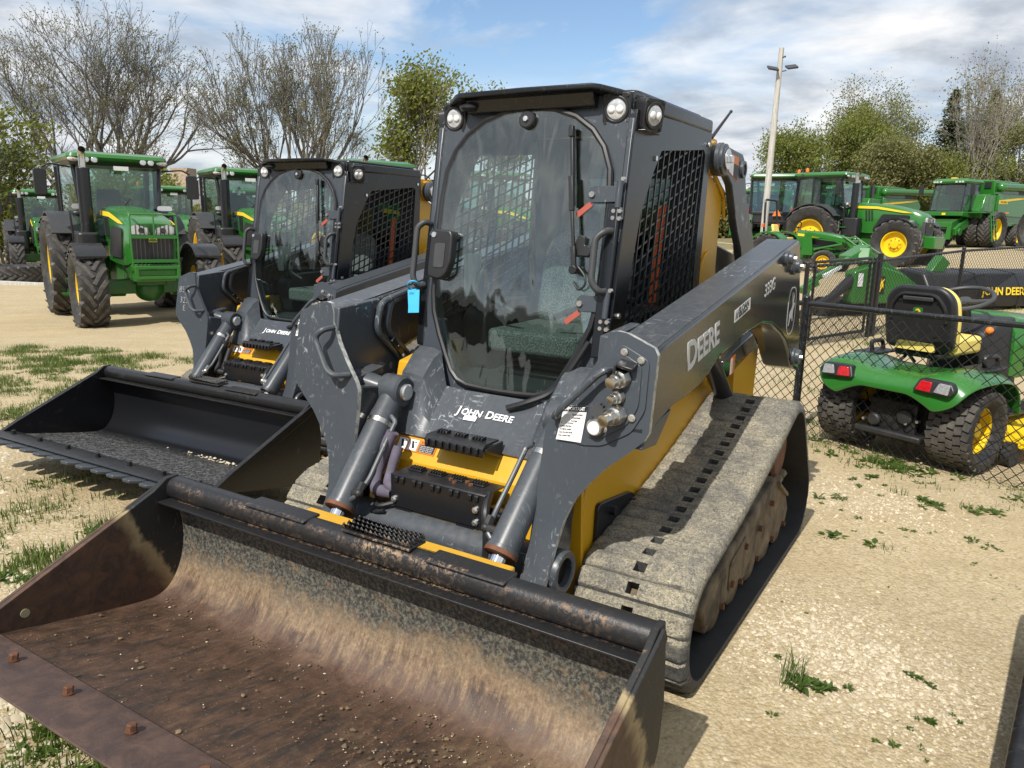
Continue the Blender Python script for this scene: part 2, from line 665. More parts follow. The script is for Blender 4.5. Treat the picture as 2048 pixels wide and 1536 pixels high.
def make_materials():
    M = MATS
    M['grey_used'] = paint('grey paint worn', (0.050, 0.060, 0.073), 0.33, 0.13, 1.0, grime=0.25, wear=(0.38, 0.40, 0.41))
    M['worn_edge'] = simple('worn bare edge', (0.42, 0.42, 0.40), 0.45, 0.2, 0.6, 40)
    M['grey_new'] = paint('grey paint', (0.047, 0.056, 0.068), 0.30, 0.07, 0.2)
    M['grey_gloss_shaded'] = paint('grey paint glossy shaded side', (0.020, 0.024, 0.028), 0.14, 0.03, 0.25, coat=0.3, wear=(0.2, 0.2, 0.2))  # darker copy of the grey: shade on the arm side put into the colour
    M['black_paint'] = paint('black paint', (0.011, 0.012, 0.015), 0.30, 0.06, 0.15)
    M['cab_black'] = paint('cab black paint', (0.009, 0.011, 0.014), 0.26, 0.03, 0.12)
    M['yellow_used'] = paint('construction yellow worn', (0.64, 0.345, 0.013), 0.34, 0.22, 0.30, dustcol=(0.45, 0.36, 0.2), wear=(0.08, 0.07, 0.06))
    M['yellow_new'] = paint('construction yellow', (0.64, 0.345, 0.013), 0.30, 0.08, 0.0)
    M['green'] = paint('tractor green', (0.022, 0.150, 0.020), 0.24, 0.10, 0.0, coat=0.35)
    M['green_dusty'] = paint('tractor green dusty', (0.032, 0.150, 0.035), 0.38, 0.25, 0.0)
    M['green_dark'] = paint('deep green frame', (0.014, 0.105, 0.016), 0.33, 0.15, 0.0)
    M['ag_yellow'] = paint('implement yellow', (0.80, 0.54, 0.012), 0.33, 0.08, 0.0)
    M['ag_yellow2'] = paint('seat yellow', (0.78, 0.62, 0.16), 0.5, 0.05, 0.0)
    M['rubber'] = simple('black rubber', (0.022, 0.022, 0.023), 0.72, 0, 0.25, 10, 0.25, 45)
    M['rubber_seal'] = simple('rubber seal', (0.012, 0.012, 0.013), 0.45, 0, 0.2, 30)
    M['plastic'] = simple('black plastic', (0.018, 0.018, 0.020), 0.42, 0, 0.2, 14, 0.08, 160)
    M['plastic_grey'] = simple('charcoal plastic', (0.045, 0.047, 0.050), 0.5, 0, 0.15, 14, 0.08, 160)
    M['dark_metal'] = simple('dark oily steel', (0.03, 0.03, 0.03), 0.5, 0.3, 0.35, 12, 0.2, 40)
    M['chrome'] = simple('chromed rod', (0.86, 0.87, 0.89), 0.07, 1.0, 0.02)
    M['zinc'] = simple('zinc plated steel', (0.62, 0.60, 0.55), 0.28, 1.0, 0.15, 30)
    M['bolt'] = simple('plated bolt', (0.72, 0.72, 0.72), 0.32, 0.9, 0.1)
    M['white_print'] = simple('white print', (0.78, 0.79, 0.80), 0.45, 0, 0.05, 30)
    M['grey_lens'] = simple('grey lens', (0.24, 0.245, 0.25), 0.15, 0, 0.3, 60)
    M['silver_print'] = simple('silver print', (0.55, 0.56, 0.57), 0.42, 0, 0.1, 30)
    M['yellow_print'] = simple('yellow print', (0.80, 0.56, 0.02), 0.45, 0, 0.05)
    M['black_print'] = simple('black print', (0.012, 0.012, 0.012), 0.5, 0, 0.05)
    M['orange_print'] = simple('orange print', (0.75, 0.19, 0.02), 0.45, 0, 0.05)
    M['red_print'] = simple('red tag', (0.36, 0.075, 0.05), 0.5, 0, 0.1)
    M['paper'] = simple('white label', (0.72, 0.72, 0.70), 0.55, 0, 0.05)
    M['tag_blue'] = simple('blue card', (0.05, 0.42, 0.72), 0.6, 0, 0.08)
    M['chalk'] = simple('chalk marking', (0.55, 0.56, 0.58), 0.8, 0, 0.1)
    M['red_lens'] = simple('red lens', (0.40, 0.010, 0.014), 0.12, 0, 0.3, 40)
    M['amber_lens'] = simple('amber lens', (0.75, 0.16, 0.02), 0.15, 0, 0.2, 40)
    M['clear_lens'] = simple('clear lens', (0.62, 0.63, 0.64), 0.08, 0.35, 0.2, 60)
    M['orange_belt'] = simple('orange webbing', (0.75, 0.14, 0.03), 0.7, 0, 0.1)
    M['hose'] = simple('hydraulic hose', (0.016, 0.016, 0.018), 0.48, 0, 0.2, 30)
    M['hose_sleeve'] = simple('hose sleeve', (0.11, 0.095, 0.13), 0.85, 0, 0.25, 20, 0.4, 120)
    M['headliner'] = simple('cab lining', (0.035, 0.038, 0.042), 0.8, 0, 0.1)
    M['cab_glass'] = glass('windshield glass', (0.84, 0.93, 0.905), 0.94, 0.0, 2.0, 0.002, wave=0.005)
    M['dark_glass'] = glass('dark rear glass', (0.55, 0.66, 0.64), 0.45, 0.0, 1.5)
    M['tractor_glass'] = glass('tractor cab glass', (0.80, 0.93, 0.89), 0.92, 0.0, 1.7, 0.0)
    M['seat_fabric'] = None
    t = NT('seat tweed')
    f = t.vor(150)
    t.bs(Base_Color=t.mix(t.ramp(f, [(0.1, 0.0), (0.6, 1.0)]), (0.30, 0.31, 0.30), (0.085, 0.092, 0.09)), Roughness=0.9)
    t.bump(f, 0.4, 0.004)
    M['seat_fabric'] = t.m

    # tractor tyre: black rubber with a breath of dust
    t = NT('farm tyre rubber')
    d = t.ramp(t.noise(6, 6, 0.65), [(0.42, 0.0), (0.75, 0.55)])
    t.bs(Base_Color=t.mix(d, (0.017, 0.017, 0.018), (0.10, 0.088, 0.07)), Roughness=0.62)
    t.bump(t.noise(40, 4, 0.6), 0.15, 0.01)
    M['tyre'] = t.m
    t = NT('tyre tread dusty edges')
    d = t.ramp(t.noise(9, 6, 0.65), [(0.35, 0.1), (0.7, 0.8)])
    t.bs(Base_Color=t.mix(d, (0.022, 0.022, 0.023), (0.13, 0.115, 0.095)), Roughness=0.66)
    M['tread'] = t.m

    # caked rubber track
    for nm, amount in (('track_rubber', 1.0), ('track_rubber_new', 0.55)):
        t = NT(nm.replace('_', ' '))
        v = t.map((1, 1, 1))
        big = t.noise(4.2, 7, 0.66, 0.4)
        fib = t.noise(95, 6, 0.75, 2.2, t.map((1.0, 0.55, 0.8)))
        fib2 = t.noise(64, 6, 0.72, 1.4)
        dust = t.math('MULTIPLY', t.ramp(big, [(0.30, 0.45), (0.55, 1.0)]), t.ramp(fib, [(0.36, 0.05), (0.60, 1.0)]))
        dust = t.math('MULTIPLY', dust, t.ramp(fib2, [(0.3, 0.35), (0.6, 1.0)]))
        up = t.ramp(t.normal_z(), [(-0.25, 0.18), (0.25, 1.0)])
        dust = t.math('MULTIPLY', t.math('MULTIPLY', dust, up), amount, True)
        base = t.mix(t.ramp(fib2, [(0.4, 0.0), (0.7, 1.0)]), (0.035, 0.037, 0.040), (0.115, 0.117, 0.120))
        c = t.mix(dust, base, t.mix(t.ramp(big, [(0.35, 0), (0.65, 1)]), (0.36, 0.33, 0.26), (0.56, 0.49, 0.33)))
        t.bs(Base_Color=c, Roughness=0.88)
        b1 = t.bump(fib, 0.75, 0.008)
        t.bump(big, 0.6, 0.03, b1)
        M[nm] = t.m
    t = NT('muddy undercarriage')
    d = t.noise(7, 7, 0.65, 0.5)
    t.bs(Base_Color=t.ramp(d, [(0.3, (0.03, 0.024, 0.018)), (0.5, (0.15, 0.115, 0.072)), (0.72, (0.25, 0.20, 0.135))]), Roughness=0.9)
    t.bump(t.noise(45, 6, 0.7), 0.5, 0.01)
    M['mud'] = t.m
    M['rusty'] = simple('rusty steel', (0.14, 0.06, 0.03), 0.75, 0.2, 0.45, 18, 0.4, 90)

    # worn digging bucket: rusty polished floor, mud-scoured wall, black paint at the lip
    t = NT('worn bucket steel')
    s = t.sep()
    n_big = t.noise(2.6, 7, 0.62, 0.6)
    n_mid = t.noise(11, 7, 0.68, 0.6)
    n_fine = t.noise(75, 5, 0.7)
    streak = t.noise(9, 6, 0.65, 0.4, t.map((0.7, 3.2, 1.0), (0, 0, 0.5)))
    scrape = t.noise(16, 6, 0.7, 0.5, t.map((0.5, 3.0, 0.5), (0, 0, 0.25)))
    rust = t.mix(t.ramp(n_mid, [(0.35, 0), (0.7, 1)]), (0.036, 0.022, 0.014), (0.095, 0.047, 0.026))
    plum = t.math('MULTIPLY', t.math('SUBTRACT', 1.0, t.math('MULTIPLY', t.math('ABSOLUTE', t.math('SUBTRACT', s[0], 1.70)), 6.0), True), 0.85, True)
    rust = t.mix(plum, rust, t.mix(t.ramp(n_mid, [(0.35, 0), (0.7, 1)]), (0.075, 0.042, 0.028), (0.135, 0.085, 0.060)))
    rust = t.mix(t.ramp(scrape, [(0.52, 0), (0.66, 0.55)]), rust, (0.145, 0.085, 0.045))
    rust = t.mix(t.math('MULTIPLY', t.ramp(streak, [(0.50, 0), (0.64, 0.85)]), t.math('SUBTRACT', 1.0, plum)), rust, (0.022, 0.018, 0.015))
    specks = t.ramp(t.noise(120, 3, 0.6), [(0.66, 0), (0.70, 0.7)])
    rust = t.mix(specks, rust, (0.32, 0.25, 0.16))
    rust = t.mix(t.ramp(t.noise(60, 4, 0.7), [(0.62, 0), (0.68, 0.8)]), rust, (0.018, 0.015, 0.013))
    # dried soil towards the right end and on the lower wall
    soil = t.mix(t.ramp(n_fine, [(0.35, 0), (0.65, 1)]), (0.19, 0.125, 0.068), (0.37, 0.265, 0.155))
    soil = t.mix(t.ramp(scrape, [(0.40, 0.55), (0.60, 0)]), soil, (0.11, 0.072, 0.050))
    yy = t.math('ADD', t.math('MULTIPLY', s[1], 0.34), t.math('MULTIPLY', n_big, 0.9))
    fl = t.math('MULTIPLY', t.ramp(yy, [(0.50, 0), (0.74, 0.95)]), t.ramp(streak, [(0.35, 0.25), (0.60, 1.0)]))
    floor_c = t.mix(fl, rust, soil)
    wall_c = t.mix(t.ramp(t.noise(70, 7, 0.75, 0.4), [(0.45, 0), (0.60, 1)]), (0.030, 0.030, 0.028), (0.155, 0.145, 0.112))
    wall_c = t.mix(t.ramp(n_mid, [(0.56, 0), (0.74, 0.85)]), wall_c, (0.25, 0.145, 0.065))
    hz = t.math('ADD', s[2], t.math('MULTIPLY', t.math('SUBTRACT', n_mid, 0.5), 0.24))
    hz = t.math('ADD', hz, t.math('MULTIPLY', t.math('SUBTRACT', n_big, 0.5), 0.26))
    hz = t.math('ADD', hz, t.math('MULTIPLY', t.math('SUBTRACT', scrape, 0.5), 0.16))
    back = t.ramp(s[0], [(0.0, 1), (1.0, 1)])
    xm = t.math('SUBTRACT', 1.74, s[0])
    isback = t.math('MULTIPLY', xm, 9.0, True)
    k1 = t.math('MULTIPLY', t.ramp(hz, [(0.120, 0), (0.215, 0.95)]), isback)     # soil band starts
    k2 = t.math('MULTIPLY', t.ramp(hz, [(0.190, 0), (0.310, 1.0)]), isback)     # grey mottled wall
    c = t.mix(k1, floor_c, soil)
    c = t.mix(k2, c, wall_c)
    # cutting edge strip: plum brown worn steel
    k3 = t.math('MULTIPLY', t.math('SUBTRACT', s[0], 2.32), 120.0, True)
    c = t.mix(t.math('MULTIPLY', k3, 0.8), c, t.mix(t.ramp(n_mid, [(0.4, 0), (0.75, 1)]), (0.055, 0.033, 0.028), (0.115, 0.070, 0.052)))
    t.bs(Base_Color=c, Roughness=t.ramp(n_mid, [(0.3, 0.42), (0.7, 0.78)]), Metallic=0.0)
    b1 = t.bump(n_fine, 0.35, 0.004)
    t.bump(n_mid, 0.35, 0.010, b1)
    M['bucket_used'] = t.m

    t = NT('worn bucket end plate')
    s = t.sep()
    n_big = t.noise(3.0, 7, 0.65, 0.8)
    n_mid = t.noise(14, 7, 0.7, 0.8)
    n_str = t.noise(30, 5, 0.7, 0.8, t.map((3, 1, 0.8), (0.3, 0.6, 0.2)))
    rust = t.mix(t.ramp(n_mid, [(0.38, 0), (0.7, 1)]), (0.045, 0.026, 0.018), (0.12, 0.062, 0.035))
    blk = t.mix(t.ramp(n_str, [(0.60, 0), (0.74, 0.8)]), (0.014, 0.014, 0.014), (0.20, 0.135, 0.065))
    # the black paint survives in the upper back corner, edged by a pale crust
    d = t.math('ADD', t.math('MULTIPLY', t.math('SUBTRACT', s[0], 1.62), 1.0), t.math('MULTIPLY', t.math('SUBTRACT', 0.36, s[2]), 0.55))
    d = t.math('ADD', d, t.math('MULTIPLY', t.math('SUBTRACT', n_big, 0.5), 0.22))
    d = t.math('ADD', d, t.math('MULTIPLY', t.math('SUBTRACT', n_mid, 0.5), 0.08))
    c = t.mix(t.ramp(d, [(0.10, 0), (0.125, 1)]), blk, t.mix(t.ramp(d, [(0.125, 0), (0.19, 1)]), (0.30, 0.23, 0.12), rust))
    org = t.math('MULTIPLY', t.ramp(n_big, [(0.55, 0), (0.68, 0.8)]), t.ramp(s[2], [(0.14, 1), (0.30, 0)]))
    c = t.mix(org, c, (0.20, 0.085, 0.028))
    t.bs(Base_Color=c, Roughness=0.62)
    t.bump(n_mid, 0.3, 0.006)
    M['bucket_plate'] = t.m

    t = NT('worn black lip')
    n_a = t.noise(36, 7, 0.78, 0.6, t.map((1.4, 1.6, 1.4), (0, 0, 0.5)))
    n_b = t.noise(3, 6, 0.65, 0.4)
    s3 = t.sep()
    edge = t.ramp(s3[0], [(0.0, 0.25), (1.0, 0.25)])
    band = t.math('SUBTRACT', 1.0, t.math('MULTIPLY', t.math('ABSOLUTE', t.math('SUBTRACT', s3[0], 1.636)), 90.0), True)
    s_ = t.math('MULTIPLY', t.ramp(n_a, [(0.50, 0), (0.56, 1)]), t.math('MULTIPLY', t.ramp(n_b, [(0.42, 0.06), (0.62, 1.0)]), t.math('ADD', 0.05, band), True), True)
    c = t.mix(s_, (0.016, 0.016, 0.017), t.mix(t.ramp(n_b, [(0.45, 0), (0.65, 1)]), (0.24, 0.14, 0.085), (0.38, 0.26, 0.15)))
    t.bs(Base_Color=c, Roughness=t.ramp(s_, [(0, 0.35), (1, 0.75)]))
    t.bump(n_a, 0.3, 0.005)
    M['lip_used'] = t.m

    t = NT('clean black bucket paint')
    n_a = t.noise(30, 7, 0.75, 1.2, t.map((1, 2.2, 1)))
    s = t.sep()
    fl = t.math('MULTIPLY', t.math('SUBTRACT', s[0], 1.70), 6.0, True)
    d = t.math('MULTIPLY', t.ramp(n_a, [(0.47, 0.08), (0.60, 0.95)]), fl)
    c = t.mix(d, (0.0075, 0.008, 0.0095), (0.19, 0.19, 0.185))
    t.bs(Base_Color=c, Roughness=t.math('ADD', t.math('MULTIPLY', d, 0.4), 0.28))
    M['bucket_new'] = t.m
    M['bucket_black'] = paint('clean black bucket side', (0.009, 0.0095, 0.011), 0.30, 0.08, 0.05)
    M['black_curtain'] = simple('black vinyl curtain', (0.016, 0.016, 0.018), 0.42, 0, 0.3, 3, 0.4, 6)
    M['wood'] = None
    t = NT('weathered wood pole')
    g = t.noise(6, 7, 0.65, 0.5, t.map((6, 6, 0.35)))
    t.bs(Base_Color=t.ramp(g, [(0.3, (0.28, 0.265, 0.24)), (0.55, (0.50, 0.48, 0.44)), (0.75, (0.62, 0.60, 0.56))]), Roughness=0.9)
    M['wood'] = t.m
    t = NT('tree bark')
    g = t.noise(3, 7, 0.7, 0.4, t.map((5, 5, 1)))
    t.bs(Base_Color=t.ramp(g, [(0.3, (0.085, 0.076, 0.064)), (0.6, (0.18, 0.165, 0.145)), (0.8, (0.27, 0.25, 0.225))]), Roughness=0.95)
    M['bark'] = t.m
    t = NT('pale bark')
    g = t.noise(3, 7, 0.7, 0.4, t.map((5, 5, 1)))
    t.bs(Base_Color=t.ramp(g, [(0.3, (0.11, 0.095, 0.078)), (0.6, (0.24, 0.21, 0.18)), (0.8, (0.34, 0.31, 0.27))]), Roughness=0.95)
    M['bark_pale'] = t.m
    for nm, a, b in (('leaf_fresh', (0.145, 0.180, 0.030), (0.25, 0.265, 0.055)), ('leaf_olive', (0.175, 0.185, 0.060), (0.27, 0.26, 0.10)),
                     ('leaf_dark', (0.050, 0.070, 0.020), (0.090, 0.110, 0.030)), ('leaf_bud', (0.17, 0.18, 0.075), (0.26, 0.25, 0.11)),
                     ('conifer', (0.050, 0.068, 0.034), (0.085, 0.100, 0.05)), ('grass', (0.075, 0.140, 0.018), (0.165, 0.225, 0.042)),
                     ('weed', (0.060, 0.115, 0.018), (0.12, 0.19, 0.035)), ('grass_dry', (0.20, 0.17, 0.085), (0.30, 0.25, 0.13))):
        t = NT(nm)
        g = t.n.new('ShaderNodeNewGeometry')
        c = t.mix(t.ramp(g.outputs['Random Per Island'], [(0, 0), (1, 1)]), a, b)
        t.bs(Base_Color=c, Roughness=0.55)
        tl = t.n.new('ShaderNodeBsdfTranslucent')
        t.l.new(c, tl.inputs[0])
        ms = t.n.new('ShaderNodeMixShader')
        ms.inputs[0].default_value = 0.48
        t.l.new(t.b.outputs[0], ms.inputs[1])
        t.l.new(tl.outputs[0], ms.inputs[2])
        t.l.new(ms.outputs[0], t.out.inputs['Surface'])
        M[nm] = t.m

    # gravel lot
    t = NT('crushed limestone ground')
    P = t.tc()
    v1 = t.vor(62, P, out='Color')
    v1d = t.vor(62, P)
    v2d = t.vor(95, P)
    big = t.noise(0.55, 6, 0.6, 0.3, P)
    mid = t.noise(3.2, 6, 0.65, 0.3, P)
    fine = t.noise(160, 4, 0.7, 0, P)
    sand = t.mix(t.ramp(fine, [(0.3, 0), (0.7, 1)]), (0.27, 0.21, 0.115), (0.56, 0.465, 0.30))
    sp = t.n.new('ShaderNodeSeparateColor')
    t.l.new(v1, sp.inputs[0])
    stone = t.ramp(sp.outputs[0], [(0.0, (0.36, 0.28, 0.155)), (0.45, (0.54, 0.44, 0.28)), (0.8, (0.64, 0.55, 0.39)), (1.0, (0.44, 0.40, 0.33))])
    m_ = t.math('MULTIPLY', t.ramp(mid, [(0.36, 0.15), (0.62, 0.95)]), t.ramp(v1d, [(0.3, 1), (0.62, 0.25)]))
    c = t.mix(m_, sand, stone)
    c = t.mix(t.ramp(big, [(0.35, 0), (0.7, 0.45)]), c, (0.46, 0.35, 0.19))
    c = t.mix(t.ramp(v1d, [(0.60, 0), (0.90, 0.45)]), c, (0.20, 0.15, 0.085))
    # wheel-worn lanes: slightly darker, finer drag marks
    rut = t.noise(1.5, 6, 0.6, 0.5, t.map((0.35, 1.7, 1), (0, 0, 0.7)))
    c = t.mix(t.ramp(rut, [(0.46, 0), (0.66, 0.38)]), c, t.mix(t.ramp(fine, [(0.3, 0), (0.7, 1)]), (0.25, 0.19, 0.105), (0.42, 0.33, 0.19)))
    c = t.mix(t.ramp(t.noise(14, 6, 0.75, 0.3), [(0.50, 0), (0.72, 0.35)]), c, (0.24, 0.185, 0.11))
    # greenish, earthy verge where the grass grows
    gm = t.n.new('ShaderNodeAttribute')
    gm.attribute_name = 'verge'
    vg = t.math('MULTIPLY', gm.outputs['Fac'], t.ramp(mid, [(0.3, 0.45), (0.6, 1.0)]), True)
    c = t.mix(vg, c, t.mix(t.ramp(fine, [(0.3, 0), (0.7, 1)]), (0.085, 0.085, 0.030), (0.16, 0.14, 0.065)))
    t.bs(Base_Color=c, Roughness=0.95)
    t.b.inputs['Specular IOR Level'].default_value = 0.2
    h = t.math('ADD', t.math('MULTIPLY', v1d, -0.8), t.math('MULTIPLY', v2d, -0.35))
    b1 = t.bump(h, 0.55, 0.010)
    t.bump(fine, 0.6, 0.006, b1)
    M['gravel'] = t.m
    for nm, a, b in (('stone', (0.34, 0.275, 0.175), (0.62, 0.545, 0.41)), ('clod', (0.045, 0.030, 0.019), (0.20, 0.14, 0.08)), ('pale_stone', (0.40, 0.35, 0.25), (0.58, 0.51, 0.38))):
        t = NT(nm)
        g = t.n.new('ShaderNodeNewGeometry')
        t.bs(Base_Color=t.mix(g.outputs['Random Per Island'], a, b), Roughness=0.92)
        M[nm] = t.m


make_materials()
MT = MATS


# ------------------------------------------------------------ compact track loaders
def WS(y, z, off=0.0):
    """Point on the sloping windshield plane of a loader cab."""
    return Vector((0.928 - 0.163 * z + off, y, z))


def track_path(n):
    cs = [((0.88, 0.235), 0.235), ((-0.72, 0.215), 0.215), ((-0.42, 0.56), 0.245)]
    order = [cs[0], cs[2], cs[1]]          # counter-clockwise seen from +y: front, top rear, rear bottom
    segs = []
    k = len(order)

    def tang(c1, r1, c2, r2):
        d = Vector((c2[0] - c1[0], c2[1] - c1[1]))
        L = d.length
        a = math.atan2(d.y, d.x)
        b = math.acos((r1 - r2) / L)
        return a - b
    pts = []
    angs = []
    for i in range(k):
        (c1, r1), (c2, r2) = order[i], order[(i + 1) % k]
        angs.append(tang(c1, r1, c2, r2))
    for i in range(k):
        c, r = order[i]
        a0 = angs[i - 1]
        a1 = angs[i]
        while a1 < a0:
            a1 += 2 * PI
        if a1 - a0 > 1.9 * PI:
            a1 -= 2 * PI
        m = 24
        for j in range(m + 1):
            a = a0 + (a1 - a0) * j / m
            pts.append(Vector((c[0] + r * math.cos(a), c[1] + r * math.sin(a))))
        # straight run, the upper one sags a little
        nxt_c, nxt_r = order[(i + 1) % k]
        e = Vector((nxt_c[0] + nxt_r * math.cos(a1), nxt_c[1] + nxt_r * math.sin(a1)))
        s = pts[-1].copy()
        for j in range(1, 20):
            t = j / 20
            p = s.lerp(e, t)
            if i == 0:
                p.y -= 0.030 * math.sin(PI * t)
            pts.append(p)
    # resample to equal steps
    P = pts + [pts[0]]
    cum = [0]
    for a, b in zip(P, P[1:]):
        cum.append(cum[-1] + (b - a).length)
    tot = cum[-1]
    out = []
    j = 0
    for i in range(n):
        s = tot * i / n
        while cum[j + 1] < s:
            j += 1
        f = (s - cum[j]) / max(1e-9, cum[j + 1] - cum[j])
        out.append(P[j].lerp(P[j + 1], f))
    return out


_trk = {}


def track_belt(side, mat, root):
    key = (side, mat.name)
    if key not in _trk:
        sub = 8
        NP = 59
        n = NP * sub
        path = track_path(n)
        yc = side * 0.76
        # stations across the belt: (offset, height class)
        W = [-0.225, -0.222, -0.205, -0.16, -0.10, -0.045, -0.022, 0.022, 0.045, 0.10, 0.16, 0.205, 0.222, 0.225]
        m = len(W)
        vs = []
        rnd = random.Random(5 + side)
        for i in range(n):
            a = path[i - 1]; b = path[(i + 1) % n]
            t = (b - a).normalized()
            nr = Vector((t.y, -t.x))
            ph = (i % sub) / sub
            bar = 0.5 - 0.5 * math.cos(2 * PI * ph)          # one bar per pitch
            bar = smooth01(0.02, 0.17, bar)
            lane_i = i // sub
            for k, w in enumerate(W):
                h = 0.014 * bar
                if abs(w) > 0.215:
                    h -= 0.014
                if abs(w) > 0.2235:
                    h = -0.034
                # staggered lugs on either half
                if abs(w) > 0.03 and abs(w) < 0.21:
                    ph2 = (ph + (0.5 if w > 0 else 0.0)) % 1
                    h += 0.004 * (0.5 - 0.5 * math.cos(2 * PI * ph2))
                h += rnd.uniform(-0.0018, 0.0018)
                p = path[i] + nr * h
                vs.append((p.x, yc + w * side, p.y))
        for i in range(n):
            a = path[i - 1]; b = path[(i + 1) % n]
            t = (b - a).normalized()
            nr = Vector((t.y, -t.x))
            for k, w in enumerate(W):
                p = path[i] + nr * -0.036
                vs.append((p.x, yc + w * side, p.y))
        fs = []
        fin = []
        off = n * m
        hole = set()
        for i in range(n):
            if i % sub in (2, 3, 4, 5):
                hole.add((i, 6))
        for i in range(n):
            j = (i + 1) % n
            for k in range(m - 1):
                if (i, k) in hole:
                    continue
                fs.append((i * m + k, i * m + k + 1, j * m + k + 1, j * m + k))
                fin.append((off + i * m + k, off + j * m + k, off + j * m + k + 1, off + i * m + k + 1))
            fs.append((i * m, j * m, off + j * m, off + i * m))
            fs.append((i * m + m - 1, off + i * m + m - 1, off + j * m + m - 1, j * m + m - 1))
        for (i, k) in hole:
            j = (i + 1) % n
            fs.append((i * m + k, j * m + k, off + j * m + k, off + i * m + k))
            fs.append((i * m + k + 1, off + i * m + k + 1, off + j * m + k + 1, j * m + k + 1))
            if ((i - 1) % n, k) not in hole:
                fs.append((i * m + k, off + i * m + k, off + i * m + k + 1, i * m + k + 1))
            if (j, k) not in hole:
                fs.append((j * m + k, j * m + k + 1, off + j * m + k + 1, off + j * m + k))
        mb = MB()
        mb.add(vs, fs)
        o = mb.build('track_belt', mat, root, ang=50)
        mi = MB()
        mi.add(vs[off:], [tuple(q - off for q in f) for f in fin])
        oi = mi.build('belt_inside', MT['rubber'], o, ang=50)
        _trk[key] = (o.data, oi.data)
    else:
        o = bpy.data.objects.new('track_belt', _trk[key][0])
        COL.objects.link(o)
        o.parent = root
        oi = bpy.data.objects.new('belt_inside', _trk[key][1])
        COL.objects.link(oi)
        oi.parent = o
    return o


def undercarriage(side, root, belt_mat, used):
    track_belt(side, belt_mat, root)
    S = side
    mud = MT['mud'] if used else MT['black_paint']
    y0, y1 = 0.70 * S, 0.935 * S
    b = MB()
    poly = [(0.72, 0.10), (0.80, 0.24), (0.60, 0.335), (0.10, 0.40), (-0.28, 0.47), (-0.40, 0.40), (-0.56, 0.30), (-0.64, 0.20), (-0.60, 0.13), (0.66, 0.125)]
    b.prism(poly, min(y0, y1), max(y0, y1))
    f = b.build('track_frame', mud, root, 0.012)
    c = MB()
    c.prism(round_poly([(0.22, 0.17), (0.46, 0.17), (0.46, 0.30), (0.22, 0.345)], 0.03), min(0.935 * S, 0.942 * S), max(0.935 * S, 0.942 * S))
    c.build('access_cover', mud, f, 0.003)
    bl = MB()
    for px, pz in ((0.245, 0.30), (0.43, 0.2), (-0.2, 0.36), (0.0, 0.3)):
        bl.cyl((px, 0.935 * S, pz), (px, 0.955 * S, pz), 0.014, 6)
    stuff(bl.build('cover_bolts', MT['rusty'], f))
    # ledge carrying dried mud near the drive
    lg = MB()
    lg.slab([(-0.30, 0.72 * S, 0.445), (-0.30, 0.955 * S, 0.42), (-0.52, 0.955 * S, 0.30), (-0.52, 0.72 * S, 0.32)], (0, 0, 0.02))
    lg.build('guard_ledge', mud, root, 0.004)
    if used:
        rr = random.Random(8)
        dd = MB()
        for k in range(26):
            dd.ball((-0.30 - rr.random() * 0.2, S * (0.78 + rr.random() * 0.15), 0.445 - 0.02), 0.02 + rr.random() * 0.025, 6, 4, (1.2, 1.2, 0.8))
        stuff(dd.build('dried_mud', mud, f))
    for x in (0.55, 0.28, 0.0, -0.28, -0.52):
        r = MB()
        r.lathe([(0.0, 0.72), (0.085, 0.72), (0.10, 0.735), (0.10, 0.80), (0.07, 0.81), (0.07, 0.84), (0.10, 0.85), (0.10, 0.905), (0.085, 0.915), (0.03, 0.92), (0.0, 0.92)], (x, 0, 0.135), 'y', 20, S)
        ro = r.build('track_roller', mud, root)
        k = MB()
        k.cyl((x, 0.935 * S, 0.150), (x, 0.952 * S, 0.150), 0.013, 6)
        k.build('roller_bolt', MT['rusty'], ro)
    for (x, z, rr_) in ((0.88, 0.235, 0.19), (-0.72, 0.215, 0.172)):
        r = MB()
        r.lathe([(0.03, 0.66), (rr_ * 0.55, 0.665), (rr_ - 0.02, 0.69), (rr_, 0.70), (rr_, 0.82), (rr_ - 0.02, 0.83), (rr_ * 0.6, 0.845), (0.05, 0.86), (0, 0.86)], (x, 0, z), 'y', 30, S)
        r.build('idler_wheel', mud, root)
    r = MB()
    pr = []
    for k in range(32):
        a = 2 * PI * k / 32
        q = 0.215 if (k % 2) else 0.185
        pr.append((-0.42 + q * math.cos(a), 0.56 + q * math.sin(a)))
    r.prism(pr, min(0.74 * S, 0.78 * S), max(0.74 * S, 0.78 * S))
    r.lathe([(0.14, 0.70), (0.14, 0.90), (0.12, 0.915), (0.0, 0.915)], (-0.42, 0, 0.56), 'y', 26, S)
    r.build('drive_sprocket', MT['rusty'] if used else MT['black_paint'], root)


